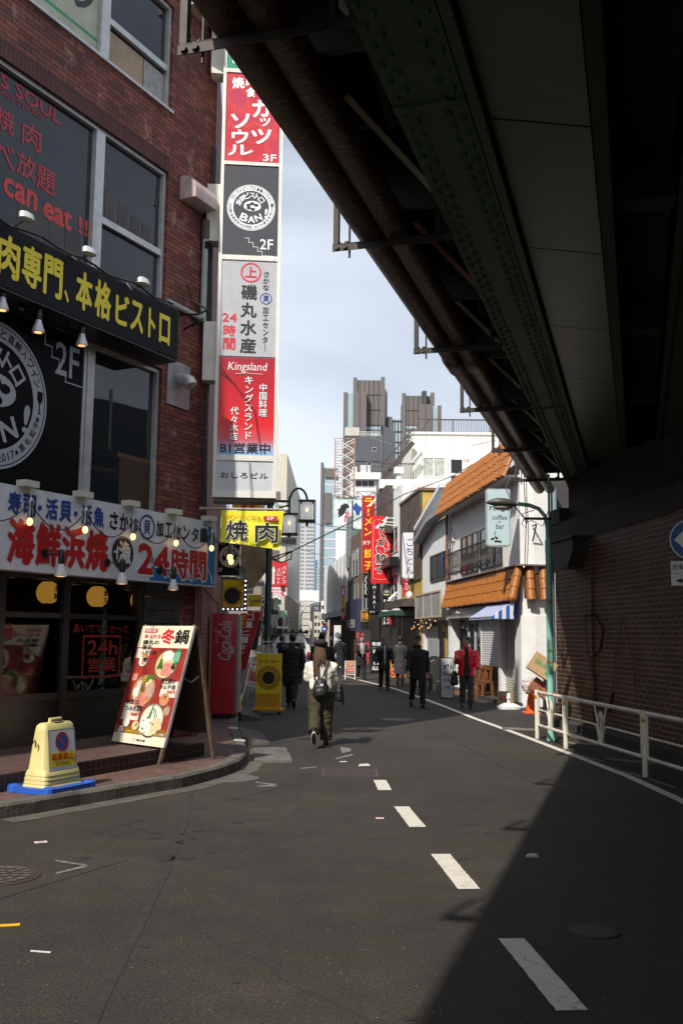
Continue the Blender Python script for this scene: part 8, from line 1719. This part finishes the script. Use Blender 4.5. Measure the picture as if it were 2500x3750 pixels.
# woman in the cream sweater
OLIVE = cloth('olive', (.044, .035, .014), .8); SWT = cloth('cream_knit', (.80, .75, .63), .9)
pw = gp(1172, 2733); WP = person('person in a cream sweater, olive trousers and black beret walking away, long brown hair', pw, R_(180), 1.62, legL=(-16, 40), legR=(6, 2), armL=(18, 6, 78), armR=(18, 6, 78), coat='waist', coat_m=SWT, trous_m=OLIVE, shoe_m=mat('black_canvas', (.02, .02, .022), .7), hair='short', hair_m=mat('brown_hair', (.062, .027, .009), .75, var=.6, scale=60), head_turn=0, loose=1.42, width=1.04, sole=ink('sole_white', (.62, .6, .56)), puff=.12, seed=2)
s = WP['s']; hz_, shz = WP['hz'], WP['sh_z']
m = MB(mat('brown_hair', (0, 0, 0))); m.T = WP['RT']
for k in range(16):
    a = -1.5+3.0*k/15; x = .082*s*math.sin(a)+.02; y = .075*s*math.cos(a)+.02; ln = .46 if 8 < k < 15 else .24
    m.tube([(x*.85, y*.9, .02), (x*1.05, y+.045, -.09), (x*1.1+.012*math.sin(k*3), y+.085, -.2*ln/.38), (x*1.0+.02*math.sin(k*2.), y+.11, -ln*(1+.12*math.sin(k*5)))], [.026, .027, .024, .006], 6)
m.build('long_hair', WP['o'], smooth=True)
m = MB(cloth('beret', (.016, .013, .016))); m.T = WP['RT']; m.loft([(0, .012, .028, .092*s, .108*s), (.008, .022, .055, .118*s, .132*s), (.014, .028, .09, .124*s, .136*s), (.016, .03, .13, .085*s, .095*s), (.016, .03, .148, .01, .01)], 18); m.build('beret', WP['o'], smooth=True)
m = MB(SWT); m.tube([(.17*s*1.1*math.cos(a), .13*s*math.sin(a), hz_-.05*s) for a in [2*math.pi*k/24 for k in range(25)]], .028, 8, caps=False); m.build('sweater_hem', WP['o'], smooth=True)
BAGB = mat('black_nylon', (.013, .013, .014), .5, var=.3, bump=.2)
bp_ = thing('backpack', 'small black backpack with a white label worn on the cream sweater', 'backpack', (pw.x, pw.y, 0), R_(180))
m = MB(BAGB); yb = .13*s+.07; m.loft([(0, yb, hz_-.08, .10, .055), (0, yb, hz_-.05, .125, .075), (0, yb, hz_+.08, .125, .08), (0, yb, hz_+.18, .09, .06), (0, yb, hz_+.22, .04, .03)], 16); m.ball((0, yb+.055, hz_+.0), .095, .04, .075); m.remesh(.011, 2, .006, 14); m.build('bag', bp_, smooth=True)
m = MB(BAGB)
for sx in (-1, 1): m.tube([(sx*.02, yb+.01, hz_+.2), (sx*.07, .15*s, hz_+.36), (sx*.115, .11*s, shz-.01), (sx*.13, 0, shz+.02), (sx*.13, -.1, shz-.02)], .016, 6, flat=.5); m.tube([(sx*.1, yb, hz_-.06), (sx*.15, .1, hz_-.02), (sx*.19, 0, hz_+.1)], .012, 6)
m.build('strap', bp_); m = MB(ink('tag_white', (.6, .6, .64))); m.box(-.04, .01, yb+.084, yb+.088, hz_+.1, hz_+.135); m.build('label_tag', bp_)
ht_ = thing('handbag', 'black tote bag carried on the right arm of the walker in the cream sweater', 'bag', (pw.x+.29, pw.y-.0, 0), R_(180)); m = MB(BAGB); m.loft([(0, 0, hz_-.15, .07, .15), (0, 0, hz_-.1, .085, .17), (0, 0, hz_+.08, .07, .15), (0, 0, hz_+.14, .04, .1)], 14); m.remesh(.013, 2, .01, 12); m.build('bag', ht_, smooth=True); m = MB(BAGB); m.tube([(0, -.1, hz_+.1), (-.02, -.12, hz_-.0), (-.07, 0, hz_-.2), (-.03, .12, hz_), (0, .1, hz_+.1)], .012, 6); m.tube([(0, -.08, hz_+.12), (.03, 0, hz_+.28), (0, .08, hz_+.12)], .01, 6); m.build('handle', ht_)
# men walking away on the left of her
p = gp(1068, 2590); P1 = person('person in a dark suit coat walking away, left of the cream sweater', p, R_(176), 1.77, legL=(14, 4), legR=(-20, 24), armL=(8, 9, 12), armR=(-8, 9, 8), coat='thigh', coat_m=BW_, trous_m=BC, shoe_m=SH, seed=5, width=1.08)
m = MB(YEL); m.box(-.02, .02, .095, .1, P1['sh_z']+.05, P1['sh_z']+.06); m.build('collar_tag', P1['o'])
p = gp(1178, 2575); person('tall person in a black turtleneck coat walking away, beyond the cream sweater', p, R_(170), 1.80, legL=(10, 2), legR=(-14, 12), coat='thigh', coat_m=BW_, trous_m=BC, shoe_m=SH, seed=8, head_turn=-25, width=1.1)
p = gp(1030, 2512); P3 = person('person in a navy jacket seen from the side between the van and the suit coat', p, R_(118), 1.70, legL=(14, 4), legR=(-16, 18), coat='jacket', coat_m=NAVY, trous_m=BC, shoe_m=SH, seed=11); glasses(P3)
hb = thing('handbag', 'dark briefcase held by the person in the navy jacket', 'bag', (p.x-.02, p.y-.3, 0), R_(100)); m = MB(BAGB); m.box(-.18, .18, -.05, .05, .38, .66); m.build('case', hb, bevel=.02); m = MB(BAGB); m.tube([(-.06, 0, .66), (-.05, 0, .72), (.05, 0, .72), (.06, 0, .66)], .01, 6); m.build('handle', hb)
p = gp(1245, 2473); person('distant person in a long black coat walking away by the hoarding', p, R_(182), 1.72, legL=(6, 2), legR=(-8, 8), coat='knee', coat_m=BC, trous_m=BC, shoe_m=SH, seed=13)
# walkers coming towards the camera on the right
p = gp(1322, 2490); P5 = person('person in a black overcoat, white shirt and grey scarf coming closer with hands joined', p, R_(14), 1.70, legL=(10, 2), legR=(-8, 14), armL=(28, 5, 75), armR=(28, 5, 75), coat='thigh', coat_m=BC, trous_m=BC, shoe_m=SH, seed=17, inner=(ink('shirt_white', (.68, .68, .68)), .05), head_turn=12)
m = MB(cloth('grey_scarf', (.26, .26, .25)));
for sx in (-1, 1): m.tube([(sx*.03, -.02, P5['sh_z']+.1), (sx*.07, -.13, P5['sh_z']-.02), (sx*.065, -.165, P5['sh_z']-.2), (sx*.06, -.155, P5['hz']+.14)], [.03, .034, .034, .032], 8, flat=.5)
m.build('scarf', P5['o'], smooth=True)
p = gp(1406, 2528); P6 = person('balding person in a black quilted coat with glasses and a pale shirt coming closer', p, R_(6), 1.70, legL=(12, 3), legR=(-6, 12), armL=(6, 12, 12), armR=(2, 12, 16), coat='hip', coat_m=mat('black_quilt', (.014, .014, .016), .35, var=.2), trous_m=BC, shoe_m=SH, hair='short', hair_m=mat('grey_hair', (.05, .045, .04), .5, var=.3, scale=40), seed=19, puff=.12, inner=(ink('shirt_blue', (.42, .48, .58)), .055), width=1.0); glasses(P6)
p = gp(1464, 2509); person('person with dark hair in a long charcoal coat seen from behind', p, R_(172), 1.70, legL=(6, 2), legR=(-8, 10), coat='knee', coat_m=cloth('charcoal', (.035, .033, .037)), trous_m=BC, shoe_m=SH, seed=23)
p = gp(1528, 2590); P8 = person('person in a black hooded parka and dark cap walking towards the camera', p, R_(4), 1.76, legL=(16, 3), legR=(-16, 22), armL=(-12, 8, 14), armR=(14, 7, 14), coat='hip', coat_m=BC, trous_m=BC, shoe_m=SH, seed=29, hood=True, width=1.05, puff=.06); glasses(P8)
m = MB(cloth('cap_navy', (.018, .02, .028))); m.T = P8['RT']; s = P8['s']; m.loft([(0, .006, .035, .088*s, .105*s), (0, .006, .075, .085*s, .1*s), (0, .006, .115, .06*s, .075*s), (0, .006, .13, .01, .01)], 18); m.slab([(-.075, .038), (.075, .038), (.07, .05), (-.07, .05)], -.165, -.06); m.build('cap', P8['o'], smooth=True)
hb = thing('handbag', 'flat dark bag held by the person in the black parka', 'bag', (p.x+.33, p.y-.02, 0), R_(80)); m = MB(BAGB); m.box(-.2, .2, -.04, .04, .42, .74); m.build('case', hb, bevel=.02); m = MB(BAGB); m.tube([(-.06, 0, .74), (-.05, 0, .82), (.05, 0, .82), (.06, 0, .74)], .01, 6); m.build('handle', hb)
p = gp(1708, 2594); RP = mat('red_nylon', (.70, .016, .03), .28, var=.2, scale=10); P9 = person('person in a shiny red puffer jacket and grey jeans looking to the side', p, R_(-4), 1.72, legL=(6, 4), legR=(-8, 14), armL=(14, 9, 35), armR=(24, 7, 88), coat='jacket', coat_m=RP, trous_m=GREYT, shoe_m=SH, seed=31, puff=.2, width=1.08, inner=(BC, .085), head_turn=-52, loose=1.08); glasses(P9)
m = MB(BC); m.loft([(0, -.01, P9['hz']-.13, .15, .15), (0, -.012, P9['hz']+.02, .12, .16), (0, -.015, P9['sh_z']-.1, .075, .168), (0, -.01, P9['sh_z']+.06, .05, .1)], 16); m.m(STEEL).tube([(0, -.165, P9['hz']-.08), (0, -.178, P9['sh_z']-.1)], .005, 4); m.build('black_vest', P9['o'], smooth=True)
hb = thing('handbag', 'large black shoulder bag hanging beside the red puffer jacket', 'bag', (p.x-.30, p.y-.02, 0), R_(70)); m = MB(BAGB); m.loft([(0, 0, .55, .17, .07), (0, 0, .62, .2, .09), (0, 0, .82, .18, .075), (0, 0, .9, .12, .04)], 14); m.remesh(.014, 2, .014, 10, 3); m.build('bag', hb, smooth=True); m = MB(BAGB); m.tube([(-.12, 0, .88), (-.08, -.02, 1.1), (0, -.05, 1.32), (.08, .0, 1.1), (.12, 0, .88)], .012, 6); m.build('strap', hb)
